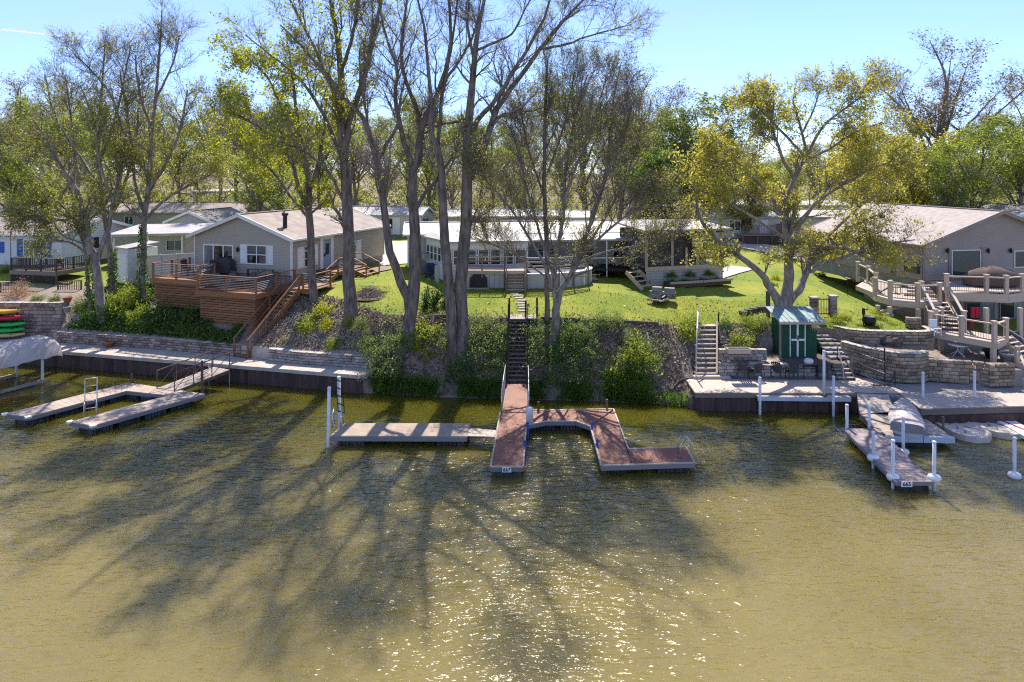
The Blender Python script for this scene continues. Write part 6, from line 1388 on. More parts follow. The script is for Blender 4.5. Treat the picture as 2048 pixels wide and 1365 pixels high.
so = thing('sun_ornament', 'pale metal sun ornament hanging on the front of the green shed', 'ornament', tuple(sz)); part('rays', sd, M['k_tan'], so, kind='stuff'); part('face', MB(Matrix.Translation((sz.x,ys-.05,sz.z)) @ Matrix.Rotation(R(90),4,'X')).lathe([(.17,-.02),(.15,.04),(.05,.07)], (0,0,0), 12), M['k_tan'], so)
# paver stairs right of the shed, iron gate at their head
ps = thing('garden_stairs', 'wide grey paver stairs climbing right of the green shed', 'stairs', (18.4, 38.5, 1.7))
for k in range(10):
    y = 37.45 + k*.36; z_ = 1.74 + k*.155; w_ = 1.25 if k > 4 else 2.1; x_ = 17.75 if k > 4 else 17.75
    for j in range(int(round(w_/.42))): block(ps, (x_ + .21 + j*.42, y + .25, z_ + .075), (.41, .5, .145), 0, M['stone_grey'], 'step_block')
ps2 = thing('wooden_stairs', 'short open wooden steps with iron handrails from the boardwalk to the shed floor', 'stairs', (17.9, 36.8, 1))
for k in range(4): bx('tread', ps2, (18.05-k*.02, 36.3+k*.24, 1.1+k*.165), (1.0,.26,.05), 0, M['palewood'])
for x in (17.6, 18.5): stick('stringer', ps2, (x,36.15,.98), (x,37.15,1.7), .05, .2, M['darkwood'])
for px0, py0, px1, py1 in ((1674,688,1687,738),(1677,705,1688,755)): part('handrail', MB().tube([tuple(Q(px0,py0,37.5)), tuple(Q(px1,py1,36.2)), tuple(Q(px1,py1+18,36.2))], .022, 6), M['chrome'], ps2)
for px, y0, y1, Y in ((1675,690,722,37.4),(1687,736,760,36.3)): part('rail_post', MB().tube([tuple(Q(px,y0,Y)), tuple(Q(px,y1,Y))], .02, 6), M['iron'], ps2)
ig = thing('iron_gate', 'small wrought iron gate between two capped stone posts above the paver stairs', 'gate', (18.7, 41.2, 3.3))
gy = 41.2
for px in (1628, 1666):
    q = Q(px, 607, gy); g0 = ground(q.x, gy)
    for k in range(5): block(ig, (q.x, gy, g0+.12+k*.24), (.4,.4,.23), 0, M['stone'], 'post_block')
    bx('post_cap', ig, (q.x, gy, g0+1.25), (.5,.5,.09), 0, M['stone_cap'])
xa, xb = Q(1634,607,gy).x, Q(1659,607,gy).x; g0 = ground(18.7, gy)
stick('gate_rail', ig, (xa,gy,g0+.25), (xb,gy,g0+.25), .03, .04, M['black']); stick('gate_rail', ig, (xa,gy,g0+1.1), (xb,gy,g0+1.1), .03, .04, M['black'])
m = MB()
for k in range(9): x = xa+(xb-xa)*k/8; m.tube([(x,gy,g0+.15),(x,gy,g0+1.22)], .014, 4)
part('bars', m, M['black'], ig, kind='stuff')
# rock garden edging stones
eg = thing('rock_edging', 'stacked flat dark stones edging the plant bed above the leaning tree', 'edging', (13.5, 40, 3.2))
for k, (px, py) in enumerate(((1487,631),(1497,627),(1507,624),(1519,622),(1530,621),(1541,620),(1550,619))):
    q = onray(px, py)
    for j in range(2): bx('stone', eg, (q.x, q.y, q.z+.06+j*.13), (random.uniform(.42,.5),.35,.12), random.uniform(-.1,.1), M['rock'])
rgd = MB(); rg = random.Random(3)
for k in range(150):
    px, py = rg.uniform(1430,1530), rg.uniform(650,712)
    if px > 1500 and py < 670: continue
    q = onray(px, py); rgd.blob(q + up*.03, rg.uniform(.07,.17), rg.uniform(.07,.15), rg.uniform(.05,.1), 6, 4, .25, k)
tag(link('rubble', rgd.mesh('rubble', M['rockpale'])), kind='stuff')
kp = onray(1536, 634); lt = thing('bollard', 'dark wooden post with a pale cap beside the leaning golden tree', 'post', tuple(kp)); stick('post', lt, kp - up*.2, kp + up*1.55, .2, .2, M['darkwood'], (0,1,0)); bx('post_cap', lt, tuple(kp + up*1.58), (.26,.26,.06), 0, M['stone_cap'])
# patio furniture on the boardwalk
tb3 = table_proto('round tan patio table with thin black legs on the boardwalk', .62, .74, M['oldwood_w'], M['black']); q = P(1531, 752, .96); put(tb3, (q.x, q.y+.05, .96))
c3 = chair_proto('tall dark mesh chair leftmost by the boardwalk table', M['darkfab'], 'dark patio chairs on the boardwalk'); q = P(1484, 755, .96); put(c3, (q.x, q.y, .96), R(172), 1.0)
for px, py, a, lb in ((1510,757,200,'low dark chair just left of the boardwalk table'), (1553,754,150,'dark chair just right of the boardwalk table'), (1583,758,185,'dark chair right of the table against the low wall'), (1644,758,175,'dark chair at the right end of the boardwalk by the steps')):
    q = P(px, py, .96); place(c3, (q.x, q.y, .96), R(a), lb, .88)
q = P(1618, 755, .96); gt = thing('side_table', 'small dark side table carrying a white bag on the boardwalk', 'table', (q.x, q.y, .96)); 
part('tabletop', MB().box(q.x-.4,q.x+.4,q.y-.25,q.y+.25,1.6,1.64), M['black'], gt)
for a in (-.36,.36):
    for b_ in (-.2,.2): part('leg', MB().beam((q.x+a,q.y+b_,.96),(q.x+a,q.y+b_,1.6),.035,.035), M['black'], gt)
qb = Q(1618, 731, q.y); solo('white_bag', MB().blob((q.x-.02,q.y,1.82), .28,.2,.19, 12, 8, .1, 5), M['whitegrey'], 'crumpled white plastic bag on the small dark side table', 'bag', smooth=True)
# free standing iron rack / gate on the walkway
ir = thing('rail_rack', 'rusty iron pipe rack standing on the walkway before the tan block wall', 'rack', (19, 35.3, .96))
a0, a1_, b0, b1_ = P(1752,762,.96), Q(1752,688,36.6), P(1769,770,.96), Q(1769,697,35.3)
for lo, hi in ((P(1752,757,.96), Q(1752,688,36.5)), (P(1769,769,.96), Q(1769,697,35.4))): part('upright', MB().tube([tuple(lo), tuple(hi)], .04, 6), M['iron'], ir)
for k, (y0, y1) in enumerate(((688,703),(707,724),(728,747),(748,767))): part('rung', MB().tube([tuple(Q(1723,y0+1,36.9)), tuple(Q(1769,y1,35.4))], .025, 6), M['chrome'], ir)
stick('foot', ir, P(1745,771,.98), P(1781,771,.98), .08, .05, M['iron'])
an = thing('anchor', 'iron anchor leaning on the tan block wall', 'anchor', (20.2,35.2,.96)); q = P(1790,771,.96); part('shank', MB().tube([tuple(q), tuple(q+up*.75)], .03, 6), M['iron'], an); part('fluke', MB().tube([tuple(q+Vector((-.35,0,.12))), tuple(q+Vector((-.15,0,.28))), tuple(q+Vector((0,0,.62)))], .025, 6), M['iron'], an)
# tan block walls: lower curved tier, upper tier, right hand tier
def pts(z, *pp): return [tuple(P(px, py, z)[:2]) for px, py in pp]
lw = thing('retaining_wall', 'curved tan block planter wall in front, holding gravel and a dark boulder', 'retaining wall', (21, 35.8, 1))
wallblocks(lw, [(18.75,38.3),(19.05,37.5),(19.4,36.85),(19.9,36.3),(20.5,35.8),(21.2,35.6),(22.0,35.75),(22.5,36.1)], .96, 2.5, .205, .44, .3, M['stone_beige'], M['stone_cap'], .36)
uw = thing('retaining_wall', 'upper tan block planter ring under the curved deck posts', 'retaining wall', (22, 38.2, 2.5))
wallblocks(uw, [(18.9,39.6),(19.4,38.6),(20.4,38.2),(22.0,38.05),(23.6,38.0),(24.3,38.4),(24.4,39.5)], 2.4, 3.1, .2, .44, .3, M['stone_beige'], M['stone_cap'], .36)
wallblocks(uw, [(23.05,39.3),(23.5,39.0),(24.0,39.2)], 3.1, 3.7, .2, .34, .3, M['stone_beige'], None)
rw = thing('retaining_wall', 'straight tan block wall below the small lower deck at right', 'retaining wall', (26, 35, 1))
wallblocks(rw, pts(.96, (1858,763),(1900,766),(1957,769),(1981,774)), .96, 2.15, .2, .46, .3, M['stone_beige'], None)
wallblocks(rw, [pts(.96,(1981,775))[0], pts(.96,(2032,774))[0]], .96, 2.15, .2, .46, .4, M['stone_beige'], None)
q = onray(1781, 691); bo = solo('boulder', MB().blob(q + up*.2, .62,.42,.36, 10, 7, .18, 12), M['rock'], 'large dark boulder on gravel inside the curved tan planter', 'boulder')
q = onray(1738, 652); cz = thing('cauldron', 'round black iron cauldron on the upper planter bed', 'cauldron', tuple(q)); part('bowl', MB(Matrix.Translation(q)).lathe([(.12,.02),(.32,.12),(.4,.32),(.33,.5),(.37,.56),(.3,.52)], (0,0,0), 16), M['black'], cz, True)
for k in range(3): a = k*2.1; part('foot', MB(Matrix.Translation(q)).beam((math.cos(a)*.2,math.sin(a)*.2,-.06),(math.cos(a)*.2,math.sin(a)*.2,.1),.06,.06), M['black'], cz)
q = onray(1727, 654); bf = thing('water_pump', 'old black hand pump on a post beside the iron cauldron', 'pump', tuple(q)); part('post', MB(Matrix.Translation(q)).tube([(0,0,-.1),(0,0,.95)], .04, 6), M['black'], bf); part('head', MB(Matrix.Translation(q)).lathe([(.08,.7),(.1,.95),(.06,1.1)], (0,0,0), 8).beam((0,0,1.0),(.3,0,1.05),.05,.06), M['black'], bf)
q = onray(1695, 592); shk = thing('shepherd_hook', 'thin black shepherd hook standing alone on the right lawn', 'garden hook', tuple(q)); part('rod', MB(Matrix.Translation(q)).tube([(0,0,-.1),(0,0,1.3),(.06,0,1.45),(.2,0,1.5),(.3,0,1.4),(.28,0,1.28)], .02, 5), M['black'], shk); part('foot_prong', MB(Matrix.Translation(q)).tube([(-.12,0,-.02),(-.12,0,.2),(.12,0,.2),(.12,0,-.02)], .012, 4), M['black'], shk)
q = P(1711,715,1.74); fb = thing('fire_box', 'square black metal fire box on the paver landing', 'fire box', tuple(q)); part('body', MB(Matrix.Translation(q)).box(-.28,.28,-.25,.25,0,.5), M['black'], fb); part('rim', MB(Matrix.Translation(q)).box(-.32,.32,-.29,.29,.503,.55), M['iron'], fb)
q = P(1733,717,1.74); solo('log', MB().tube([tuple(q+Vector((-.3,0,.16))), tuple(q+Vector((.35,.1,.16)))], .15, 9), M['oldwood_w'], 'short cut log lying beside the black fire box', 'log')

# ------------------------------------------------------------------ taupe house with its tan composite decks
O4 = (28.45, 46.3, 4.7); rz4 = R(10.5)
h4 = thing('gabled_house', 'taupe sided house with a tan shingle roof and front gable on the right', 'house', O4, rz4)
W4 = house(h4, O4, rz4, 12.2, 12.5, 2.5, 2.15, 'v', M['siding_taupe'], M['shingle_tan'], M['taupe_trim'], .02, .15, .4)
part('lower_wall', MB(Matrix.Translation(Vector(O4)) @ Matrix.Rotation(rz4,4,'Z')).box(.1,12.1,.1,6,-3.2,-.02), M['siding_taupe'], h4)
r = rect(W4['f'], 1902, 500, 1960, 556); win(h4, W4['f'], r[0], r[1], .15, r[3], 1, 1, M['white'], M['glass'], 'patio_door', f=.06)
r2_ = rect(W4['f'], 2027, 501, 2075, 535); win(h4, W4['f'], *r2_, 1, 1, M['white'], M['glass'], f=.06)
for px in (1892, 1973, 2018): x, zz = onwall(W4['f'], px, 502); lamp(h4, W4['f'], x, zz)
for a in (r[0]-.22, r[1]+.04): part('door_trim', MB(W4['f']).box(a, a+.16, -.07, -.03, .1, r[3]+.15), M['taupe_trim'], h4)
r = rect(W4['l'], 1808, 521, 1845, 548); win(h4, W4['l'], *r, 2, 1, M['taupe_trim']); r = rect(W4['l'], 1782, 498, 1791, 549); win(h4, W4['l'], *r, 1, 1, M['taupe_trim'])
part('downspout', MB(W4['l']).tube([(12.4,-.1,2.4),(12.4,-.1,.1)], .05, 6), M['taupe_trim'], h4)
# walk-out level glass and curtain
for x0 in (.6, 3.4, 6.2): win(h4, W4['f'] @ Matrix.Translation((0,.08,0)), x0, x0+2.4, -2.9, -.7, 2, 1, M['taupe_trim'], [M['glass'], M['curtain']], 'patio_door', f=.07)
q = Q(1749, 424, 52); bx('roof_vent', h4, (q.x+.5, q.y, q.z-.35), (.4,.4,.3), rz4, M['black'])
T_, TW = M['trex'], M['trex_w']
dkr = thing('composite_deck', 'tan composite deck with dark balusters wrapping the front of the taupe house', 'deck', (27, 43.5, 4.5))
zC, zD = 4.15, 4.72
cur = [P(1752,591.5,zC), P(1783,600,zC), P(1838,605,zC), P(1882,604,zC)]
ur = [P(1896,586,zD), P(1976,588,zD), P(2016,590,zD), Vector((34.5, 42.6, zD))]
# curved lower platform: boards fanned into strips
back = [Vector((24.6,46.6,zC)), Vector((25.6,46.8,zC)), Vector((27.2,46.6,zC)), Vector((28.2,46.1,zC))]
m = MB()
for i in range(3): boards(cur[i], back[i], back[i+1], cur[i+1], .14, mb=m)
part('curved_decking', m, TW, dkr, kind='stuff')
m = boards(ur[0], ur[3], Vector((35.5,47,zD)), Vector((28.6,45.9,zD)), .14); part('upper_decking', m, TW, dkr, kind='stuff')
for i in range(3): a, b_ = cur[i] - up*.2, cur[i+1] - up*.2; stick('fascia_board', dkr, a, b_, .06, .36, T_)
for i in range(3): a, b_ = ur[i] - up*.25, ur[i+1] - up*.25; stick('fascia_board', dkr, a, b_, .06, .5, T_)
stick('fascia_board', dkr, back[0] - up*.2, cur[0] - up*.2, .06, .36, T_)
hb_ = dict(h=1.0, pw=.2, posts=T_, rail=T_, fill=M['black'], mode='bal', capm=M['trex'], low=.12, toph=.07, topw=.13, pz=.12)
ins = lambda L_, d: [p + Vector((0, d, 0)) for p in L_]
railing(dkr, ins(cur, .14), space=2.0, base=.05, **hb_)
railing(dkr, ins(ur, .14), space=1.75, base=.05, **hb_)
railing(dkr, [P(1717,556,4.5)+Vector((0,.1,0)), P(1738,566,4.4)+Vector((0,.1,0)), P(1752,580,4.3)], space=1.9, base=.3, **hb_)
m = boards(P(1712,572,4.3), P(1752,588,4.2), P(1790,566,4.3), P(1740,555,4.4), .14); part('side_landing', m, TW, dkr, kind='stuff')
stick('fascia_board', dkr, P(1712,576,4.2), P(1752,592,4.1), .06, .3, T_)
# curved steps between the two platforms
for k in range(3): zz = zC + .16*(k+1); a, b_ = Vector((25.6+k*.35,43.9+k*.3,zz)), Vector((27.3,43.2+k*.3,zz)); stick('curved_step', dkr, a, b_, .36, .05, TW); stick('step_riser', dkr, a-Vector((0,.16,.08)), b_-Vector((0,.16,.08)), .03, .11, M['palewood'])
for p, zb in ((P(1757,600,zC), None), (P(1781,603,zC), None), (P(1838,607,zC), None), (P(1880,606,zC), None)):
    p = p + Vector((0,.1,0)); gb = ground(p.x, p.y); stick('support_post', dkr, (p.x,p.y,gb-.1), (p.x,p.y,zC-.36), .22, .22, T_, (0,1,0)); bx('post_base', dkr, (p.x,p.y,gb+.08), (.34,.34,.18), 0, M['trex'])
for px in (1976, 2044): p = P(px, 600, zD); stick('support_post', dkr, (p.x,p.y+.15,1.7), (p.x,p.y+.15,zD-.5), .22, .22, T_, (0,1,0))
stick('brace', dkr, Q(1747,626,42.6), Q(1830,609,42.6), .09, .12, T_)
# stair flight and lower landing
ld = thing('deck_landing', 'small tan landing deck on posts with a stair flight up to the main deck', 'deck', (25.4, 37.8, 2.9))
zL2 = 2.92
e1_, e2_, e3_ = P(1860,663.5,zL2), P(1995.5,686.5,zL2), P(2016,676,zL2)
e4_ = e1_ + (e3_ - e2_)*1.25
part('decking', boards(e1_, e2_, e3_, e4_, .14), TW, ld, kind='stuff')
for a, b_ in ((e1_, e2_), (e2_, e3_), (e4_, e1_)): stick('fascia_board', ld, a - up*.17, b_ - up*.17, .06, .32, T_)
railing(ld, [e4_.lerp(e1_,.2), e1_+Vector((.1,.1,0)), e2_+Vector((-.1,.12,0)), e2_.lerp(e3_,.8)], space=1.6, base=.05, **hb_)
for p in (e1_+Vector((.12,.12,0)), e2_+Vector((-.15,.12,0)), e1_.lerp(e2_,.35)+Vector((.1,1.2,0)), e1_.lerp(e2_,.62)+Vector((.1,1.0,0))): stick('support_post', ld, (p.x,p.y,1.72), (p.x,p.y,zL2-.33), .22, .22, T_, (0,1,0))
tp, bt = P(1905,596,4.1), e1_.lerp(e2_, .45) + Vector((-.35,1.1,.05))
tp = Vector((26.55,42.1,4.15)); bt = Vector((25.6,39.2,2.98))
stairs(ld, tp, bt, 1.25, 7, TW, T_, dep=.34)
hn = Vector((bt.x-tp.x, bt.y-tp.y, 0)).normalized(); rr_ = Vector((-hn.y, hn.x, 0))
for s in (-1, 1):
    o = rr_*s*.72; a, b_ = tp+o, bt+o; stick('stair_rail', ld, a+up*1.0, b_+up*1.0, .13, .07, M['siding_grey'] if s < 0 else T_); stick('stair_rail', ld, a+up*.18, b_+up*.18, .06, .08, T_)
    for p in (a, b_): stick('post', ld, p - up*.5, p + up*1.12, .2, .2, T_, (0,1,0)); bx('post_cap', ld, tuple(p + up*1.15), (.27,.27,.06), 0, T_)
    m = MB()
    for k in range(1, 18): q = a.lerp(b_, k/18); m.tube([q+up*.18, q+up*1.0], .012, 3)
    part('balusters', m, M['black'], ld, kind='stuff')
a, b_ = e2_.lerp(e3_, .9) + Vector((.2,0,0)), Vector((28.3,36.6,1.75))
stairs(ld, e3_ + Vector((.1,.4,0)), Vector((28.6,36.6,1.85)), 1.0, 6, TW, T_)
for s in (0,): stick('stair_rail', ld, e2_+Vector((.25,.2,1.0)), Vector((28.3,36.0,2.75)), .12, .07, T_); stick('post', ld, (28.3,36.0,1.7), (28.3,36.0,2.8), .18,.18, T_, (0,1,0))
fr = thing('deck_stairs', 'tan stair newel and steps down to the water terrace at the far right edge', 'stairs', (27.5, 34.8, 1))
for px, y0, y1 in ((2034,735,695), (2052,800,760)): Y = 36.0 if px < 2040 else 34.6; q, t_ = Q(px, y0, Y), Q(px, y1, Y); stick('post', fr, q - up*.6, t_, .18, .18, T_, (0,1,0)); bx('post_cap', fr, tuple(t_ + up*.03), (.25,.25,.06), 0, T_)
stairs(fr, Vector((27.45,36.1,2.1)), Vector((28.3,34.3,1.0)), 1.0, 6, TW, T_)
stick('stair_rail', fr, Q(2034,698,36.0), Q(2052,735,34.6), .12, .07, T_)
# things on and under the decks
q = Vector((31.6,44.2,zD)); ct = thing('covered_table', 'patio set under a brown cover on the deck of the taupe house', 'patio set', tuple(q))
part('cover', MB(Matrix.Translation(q)).add([(1.75*math.cos(a)*s, 1.0*math.sin(a)*s, z_ + .04*math.cos(a*6)) for s, z_ in ((1.0,.1),(1.03,.55),(.82,.95),(.3,1.2),(.02,1.28)) for a in np.linspace(0,2*math.pi,20,endpoint=False)], [(i*20+k, i*20+(k+1)%20, (i+1)*20+(k+1)%20, (i+1)*20+k) for i in range(4) for k in range(20)]), M['brown_cover'], ct, True)
for s in (-1,1): part('table_leg', MB(Matrix.Translation(q)).box(s*1.1-.05,s*1.1+.05,-.05,.05,0,.4), M['black'], ct)
cz2 = chair_proto('tan metal chair on the curved deck platform', M['trex'], None, False); put(cz2, (25.6,44.8,zC), R(30))
rc = thing('beach_towel', 'red towels hanging over the lower stair of the tan deck', 'towel', tuple(Q(1949,625,40)))
for px, y0, y1 in ((1946,616,636),(1955,616,636),(1943,642,660)): a, b_ = Q(px,y0,40.4), Q(px,y1,40.4); part('cloth', MB().beam(a, b_, .24, .05, (0,1,0)), M['redcloth'], rc)
q = Vector((25.35,38.1,1.76)); ut = thing('patio_table', 'white folding table under the small landing deck', 'table', tuple(q)); part('tabletop', MB(Matrix.Translation(q)).lathe([(.5,.62),(.5,.66)], (0,0,0), 16), M['white'], ut)
for a in (0.4, 2.0, 3.5, 5.1): part('leg', MB(Matrix.Translation(q)).tube([(math.cos(a)*.42,math.sin(a)*.42,0),(0,0,.3),(0,0,.62)], .025, 5), M['white'], ut)
for k, (px, py) in enumerate(((1862,688),)): pass
pot('large pale tub planter right of the landing deck posts', tuple(P(2015,727,1.77)), .42, .6, M['greypot'], name='flower_tub')
pot('black plastic tub under the landing deck', tuple(P(1983,716,1.77)), .4, .45, M['black'], name='flower_tub')
q = P(1881,676,zL2); bch = thing('white_chair', 'white plastic chair on the small landing deck', 'chair', tuple(q + Vector((0,.5,0)))); B_ = Matrix.Translation(q + Vector((.1,.6,0)))
part('seat', MB(B_).box(-.22,.22,-.22,.22,.38,.43), M['white'], bch); part('backrest', MB(B_).box(-.22,.22,.2,.24,.43,.85), M['white'], bch)
for a in (-.19,.19):
    for b_ in (-.19,.19): part('leg', MB(B_).beam((a,b_,0),(a,b_,.38),.04,.04), M['white'], bch)
q = Vector((29.6,38.6,1.76)); lg = thing('lounge_chair', 'dark lounge chair on the lower patio at the right edge', 'chair', tuple(q)); B_ = Matrix.Translation(q) @ Matrix.Rotation(R(20),4,'Z')
part('seat', MB(B_).box(-.4,.4,-.5,.4,.3,.42), M['darkfab'], lg); part('backrest', MB(B_).hexa([(-.4,.35,.42),(.4,.35,.42),(.4,.55,.42),(-.4,.55,.42),(-.4,.65,1.1),(.4,.65,1.1),(.4,.78,1.1),(-.4,.78,1.1)]), M['darkfab'], lg)
for a in (-.36,.36):
    for b_ in (-.45,.4): part('leg', MB(B_).beam((a,b_,0),(a,b_,.3),.05,.05), M['black'], lg)

# ------------------------------------------------------------------ right docks, boat, float ports, poles
z = .46
d5 = thing('floating_dock', 'mauve planked floating dock with the number plate 665', 'dock', (*xy(1775, 915, 0), 0))
s1, s2, s3, s4 = xy(1688,858.5,z), xy(1757,856.5,z), xy(1866,963.5,z), xy(1791,963.5,z)
v = lambda p: Vector((p[0], p[1], z))
part('decking', boards(v(s4), v(s3), v(s2), v(s1), .15, .02), M['purplewood'], d5, kind='stuff')
fascia(d5, (s1, s4, s3, s2), z, M['fascia'], .15, .05, True, .0)
floats(d5, mid(s3, s4), mid(s1, s2), 1.15, 4, .24, .5)
c = (v(s4) + v(s3)) / 2; plate(d5, '665', (v(s4).lerp(v(s3), .27) + Vector((0,-.06,-.07)))[:], .42, .2)
pf = thing('floating_dock', 'planked swim float carrying the covered rowboat', 'dock', (*xy(1815, 850, 0), 0))
t1, t2, t3, t4 = xy(1720,827,z), xy(1769.5,873.5,z), xy(1907,876,z), xy(1846,834,z)
part('decking', boards(v(t1), v(t4), v(t3), v(t2), .15, .018), M['oldwood_w'], pf, kind='stuff'); fascia(pf, (t1, t2), z, M['oldwood'], .26, .05, False, .02); fascia(pf, (t3, t4), z, M['oldwood'], .26, .05, False, .02)
stick('front_bumper', pf, v(t2)+Vector((0,-.05,-.08)), v(t2).lerp(v(t3),.54)+Vector((0,-.05,-.08)), .1, .26, M['siding_blue']); stick('front_bumper', pf, v(t2).lerp(v(t3),.55)+Vector((0,-.05,-.08)), v(t3)+Vector((0,-.05,-.08)), .1, .26, M['siding_blue'])
floats(pf, mid(t2, (v(t2).lerp(v(t3),.8).x, v(t2).lerp(v(t3),.8).y)), v(t1).lerp(v(t4),.5)[:2], 2.2, 2, .2, .45)
g5 = thing('gangway', 'planked ramp from the walkway down to the swim float', 'gangway', (*xy(1745, 800, .7), .7))
part('decking', boards(P(1720,828,.5), P(1790,823,.52), P(1777,790,.9), P(1713,786,.9), .15, .018), M['trex_w'], g5, kind='stuff')
for a, b_ in ((P(1720,828,.42), P(1713,786,.8)), (P(1790,823,.42), P(1777,790,.8))): stick('side_beam', g5, a, b_, .06, .18, M['oldwood'])
# rowboat under a tarp: hull lofted from transom to bow
bow, ste = P(1805,812,.75), P(1815,865,.75); ax = (bow - ste); Lb = ax.length; ax.normalize(); sd_ = Vector((ax.y, -ax.x, 0)).normalized()
rb = thing('rowboat', 'small rowboat under a grey tarp on the swim float', 'boat', tuple(ste.lerp(bow, .5)))
hull, tarp = MB(), MB(); nS = 12; K = 9; V1, V2 = [], []
for i in range(nS):
    s = i/(nS-1); w_ = .68*(1 - s**2.6)*(.92 + .3*s) + .02; sh = .40 + .22*s*s; o = ste + ax*(Lb*s)
    for k in range(K):
        a = math.pi*k/(K-1); V1.append(Vector((o.x,o.y,z+.06)) + sd_*(w_*math.cos(a)) + up*(sh*(1-math.sin(a)**.55) + .03))
    for k in range(K):
        a = math.pi*k/(K-1); V2.append(Vector((o.x,o.y,z+.09+sh)) + sd_*(w_*1.03*math.cos(a)) + up*((.22-.08*s)*math.sin(a)*(1 - s**3) + .03*math.sin(s*9+a*3)))
hull.add(V1, [(i*K+k, i*K+k+1, (i+1)*K+k+1, (i+1)*K+k) for i in range(nS-1) for k in range(K-1)] + [tuple(range(K))])
tarp.add(V2, [(i*K+k, (i+1)*K+k, (i+1)*K+k+1, i*K+k+1) for i in range(nS-1) for k in range(K-1)])
part('hull', hull, M['siding_grey'], rb); part('tarp', tarp, M['tarp'], rb, True); part('transom_flap', MB().add([V2[k] - ax*.012 for k in range(K)] + [V2[k] - ax*.02 - up*(.22 + .2*math.sin(math.pi*k/(K-1))) for k in range(K)], [(k, k+1, K+k+1, K+k) for k in range(K-1)]), M['fascia'], rb)
# drive-on float ports
def port(label, a, b_, w_, mat):
    a, b_ = Vector((*a, .12)), Vector((*b_, .12)); ax = b_ - a; Ln = ax.length; rzp = math.atan2(ax.y, ax.x); t = thing('float_port', label, 'float port', tuple(a.lerp(b_, .5)), group='drive on float ports')
    T = Matrix.Translation(a) @ Matrix.Rotation(rzp, 4, 'Z'); m = MB(T); n = 14; vs_ = []; K = 8
    for i in range(n):
        s = i/(n-1); ww = w_/2*(1 if s < .72 else max(.35, math.sqrt(max(0, 1-((s-.72)/.3)**2)))); e = .06 if s < .85 else .06*(1-(s-.85)/.15)
        prof_ = [(-ww,-.12),(-ww,.15),(-ww*.86,.19),(-ww*.72,.12),(ww*.72,.12),(ww*.86,.19),(ww,.15),(ww,-.12)]
        vs_ += [(Ln*s, y, zz) for y, zz in prof_]
    m.add(vs_, [(i*K+k, (i+1)*K+k, (i+1)*K+k+1, i*K+k+1) for i in range(n-1) for k in range(K-1)] + [tuple(range(K)), tuple((n-1)*K+k for k in range(K))[::-1]])
    part('pad', m, mat, t)
    for k in range(4):
        for s in (-1, 1):
            if s > 0 and k % 2: continue
            x = Ln*(.3+.15*k); part('slot', MB(T).hexa([(x-.06,s*w_*.1,.125),(x+.2,s*w_*.2,.125),(x+.26,s*w_*.2,.125),(x+.02,s*w_*.1,.125),(x-.06,s*w_*.1,.15),(x+.2,s*w_*.2,.15),(x+.26,s*w_*.2,.15),(x+.02,s*w_*.1,.15)]), M['oldwood'], t)
    part('bow_block', MB(T).hexa([(.05,-w_*.3,.125),(.75,-w_*.25,.125),(.75,w_*.25,.125),(.05,w_*.3,.125),(.1,-w_*.2,.4),(.6,-w_*.1,.22),(.6,w_*.1,.22),(.1,w_*.2,.4)]), mat, t)
port('beige drive on float port next to the swim float', xy(1862,828,.15), xy(1966,880,.15), 1.75, M['beige_port'])
port('beige drive on float port farther right beside the white board', xy(1922,824,.15), xy(2030,873,.15), 1.75, M['beige_port'])
wbd = thing('paddle_board', 'flat white board with a red stripe at the right edge', 'board', (*xy(2020,845,.2), .2))
q_ = [P(1976,832,.3), P(2008,829,.3), P(2075,866,.3), P(2048,872,.3)]
part('deck_pad', MB().hexa([p - up*.16 for p in q_] + q_), M['white'], wbd); a, b_ = P(2000,840,.31), P(2050,860,.31); part('stripe', MB().beam(a, b_, .1, .02), M['redcloth'], wbd)
p = P(1886.5, 864, .3); solo('mooring_post', MB().tube([(p.x,p.y,-.5),(p.x,p.y,1.0)], .05, 7), M['oldwood'], 'short wooden mooring post between the swim float and the beige ports', 'post')
def wpole(label, px, yb, yt, zb, disc=None, base=False):
    p = P(px, yb, zb); t = thing('mooring_pole', label, 'pole', (p.x, p.y, 0), group='white mooring poles on the right')
    ztop = CAM_H - (yt - YH)/FPX*p.y
    part('tube', MB().tube([(p.x,p.y,-1.0 if zb < .8 else zb),(p.x,p.y,ztop)], .066, 10), M['whitegrey'], t, True); part('cap', MB().lathe([(.076,0),(.076,.05),(.03,.08)], (p.x,p.y,ztop), 10), M['white'], t)
    if disc: dz_ = CAM_H - (disc - YH)/FPX*p.y; part('float_collar', MB().lathe([(.08,-.13),(.21,-.10),(.245,0),(.21,.09),(.08,.12)], (p.x,p.y,dz_), 14), M['white'], t, True)
    if base: part('base', MB().tube([(p.x,p.y,zb),(p.x,p.y,zb+.5)], .05, 8).lathe([(.16,0),(.14,.04)], (p.x,p.y,zb), 10), M['black'], t)
wpole('white pole at the far left corner of the 665 dock', 1694, 862, 812, .3); wpole('white pole at the far right corner of the 665 dock', 1738.5, 860, 816, .3)
wpole('white pole with a float collar on the left side of the 665 dock', 1746.5, 932, 866, .1, 916); wpole('white pole with a float collar at the near left corner of the 665 dock', 1786, 972, 883, .1, 954.5)
wpole('white pole with a float collar at the near right corner of the 665 dock', 1868.5, 976, 886, .1, 956); wpole('white pole with a float collar in front of the covered rowboat', 1806.5, 905, 838, .1, 904)
wpole('lone white pole with a float collar standing in open water at right', 2029, 950, 878, .1, 951.5)
wpole('tall white pole at the left corner of the water terrace', 1846, 829, 747, .1); wpole('tall white pole in the middle of the water terrace front', 1949, 827, 745, .1)
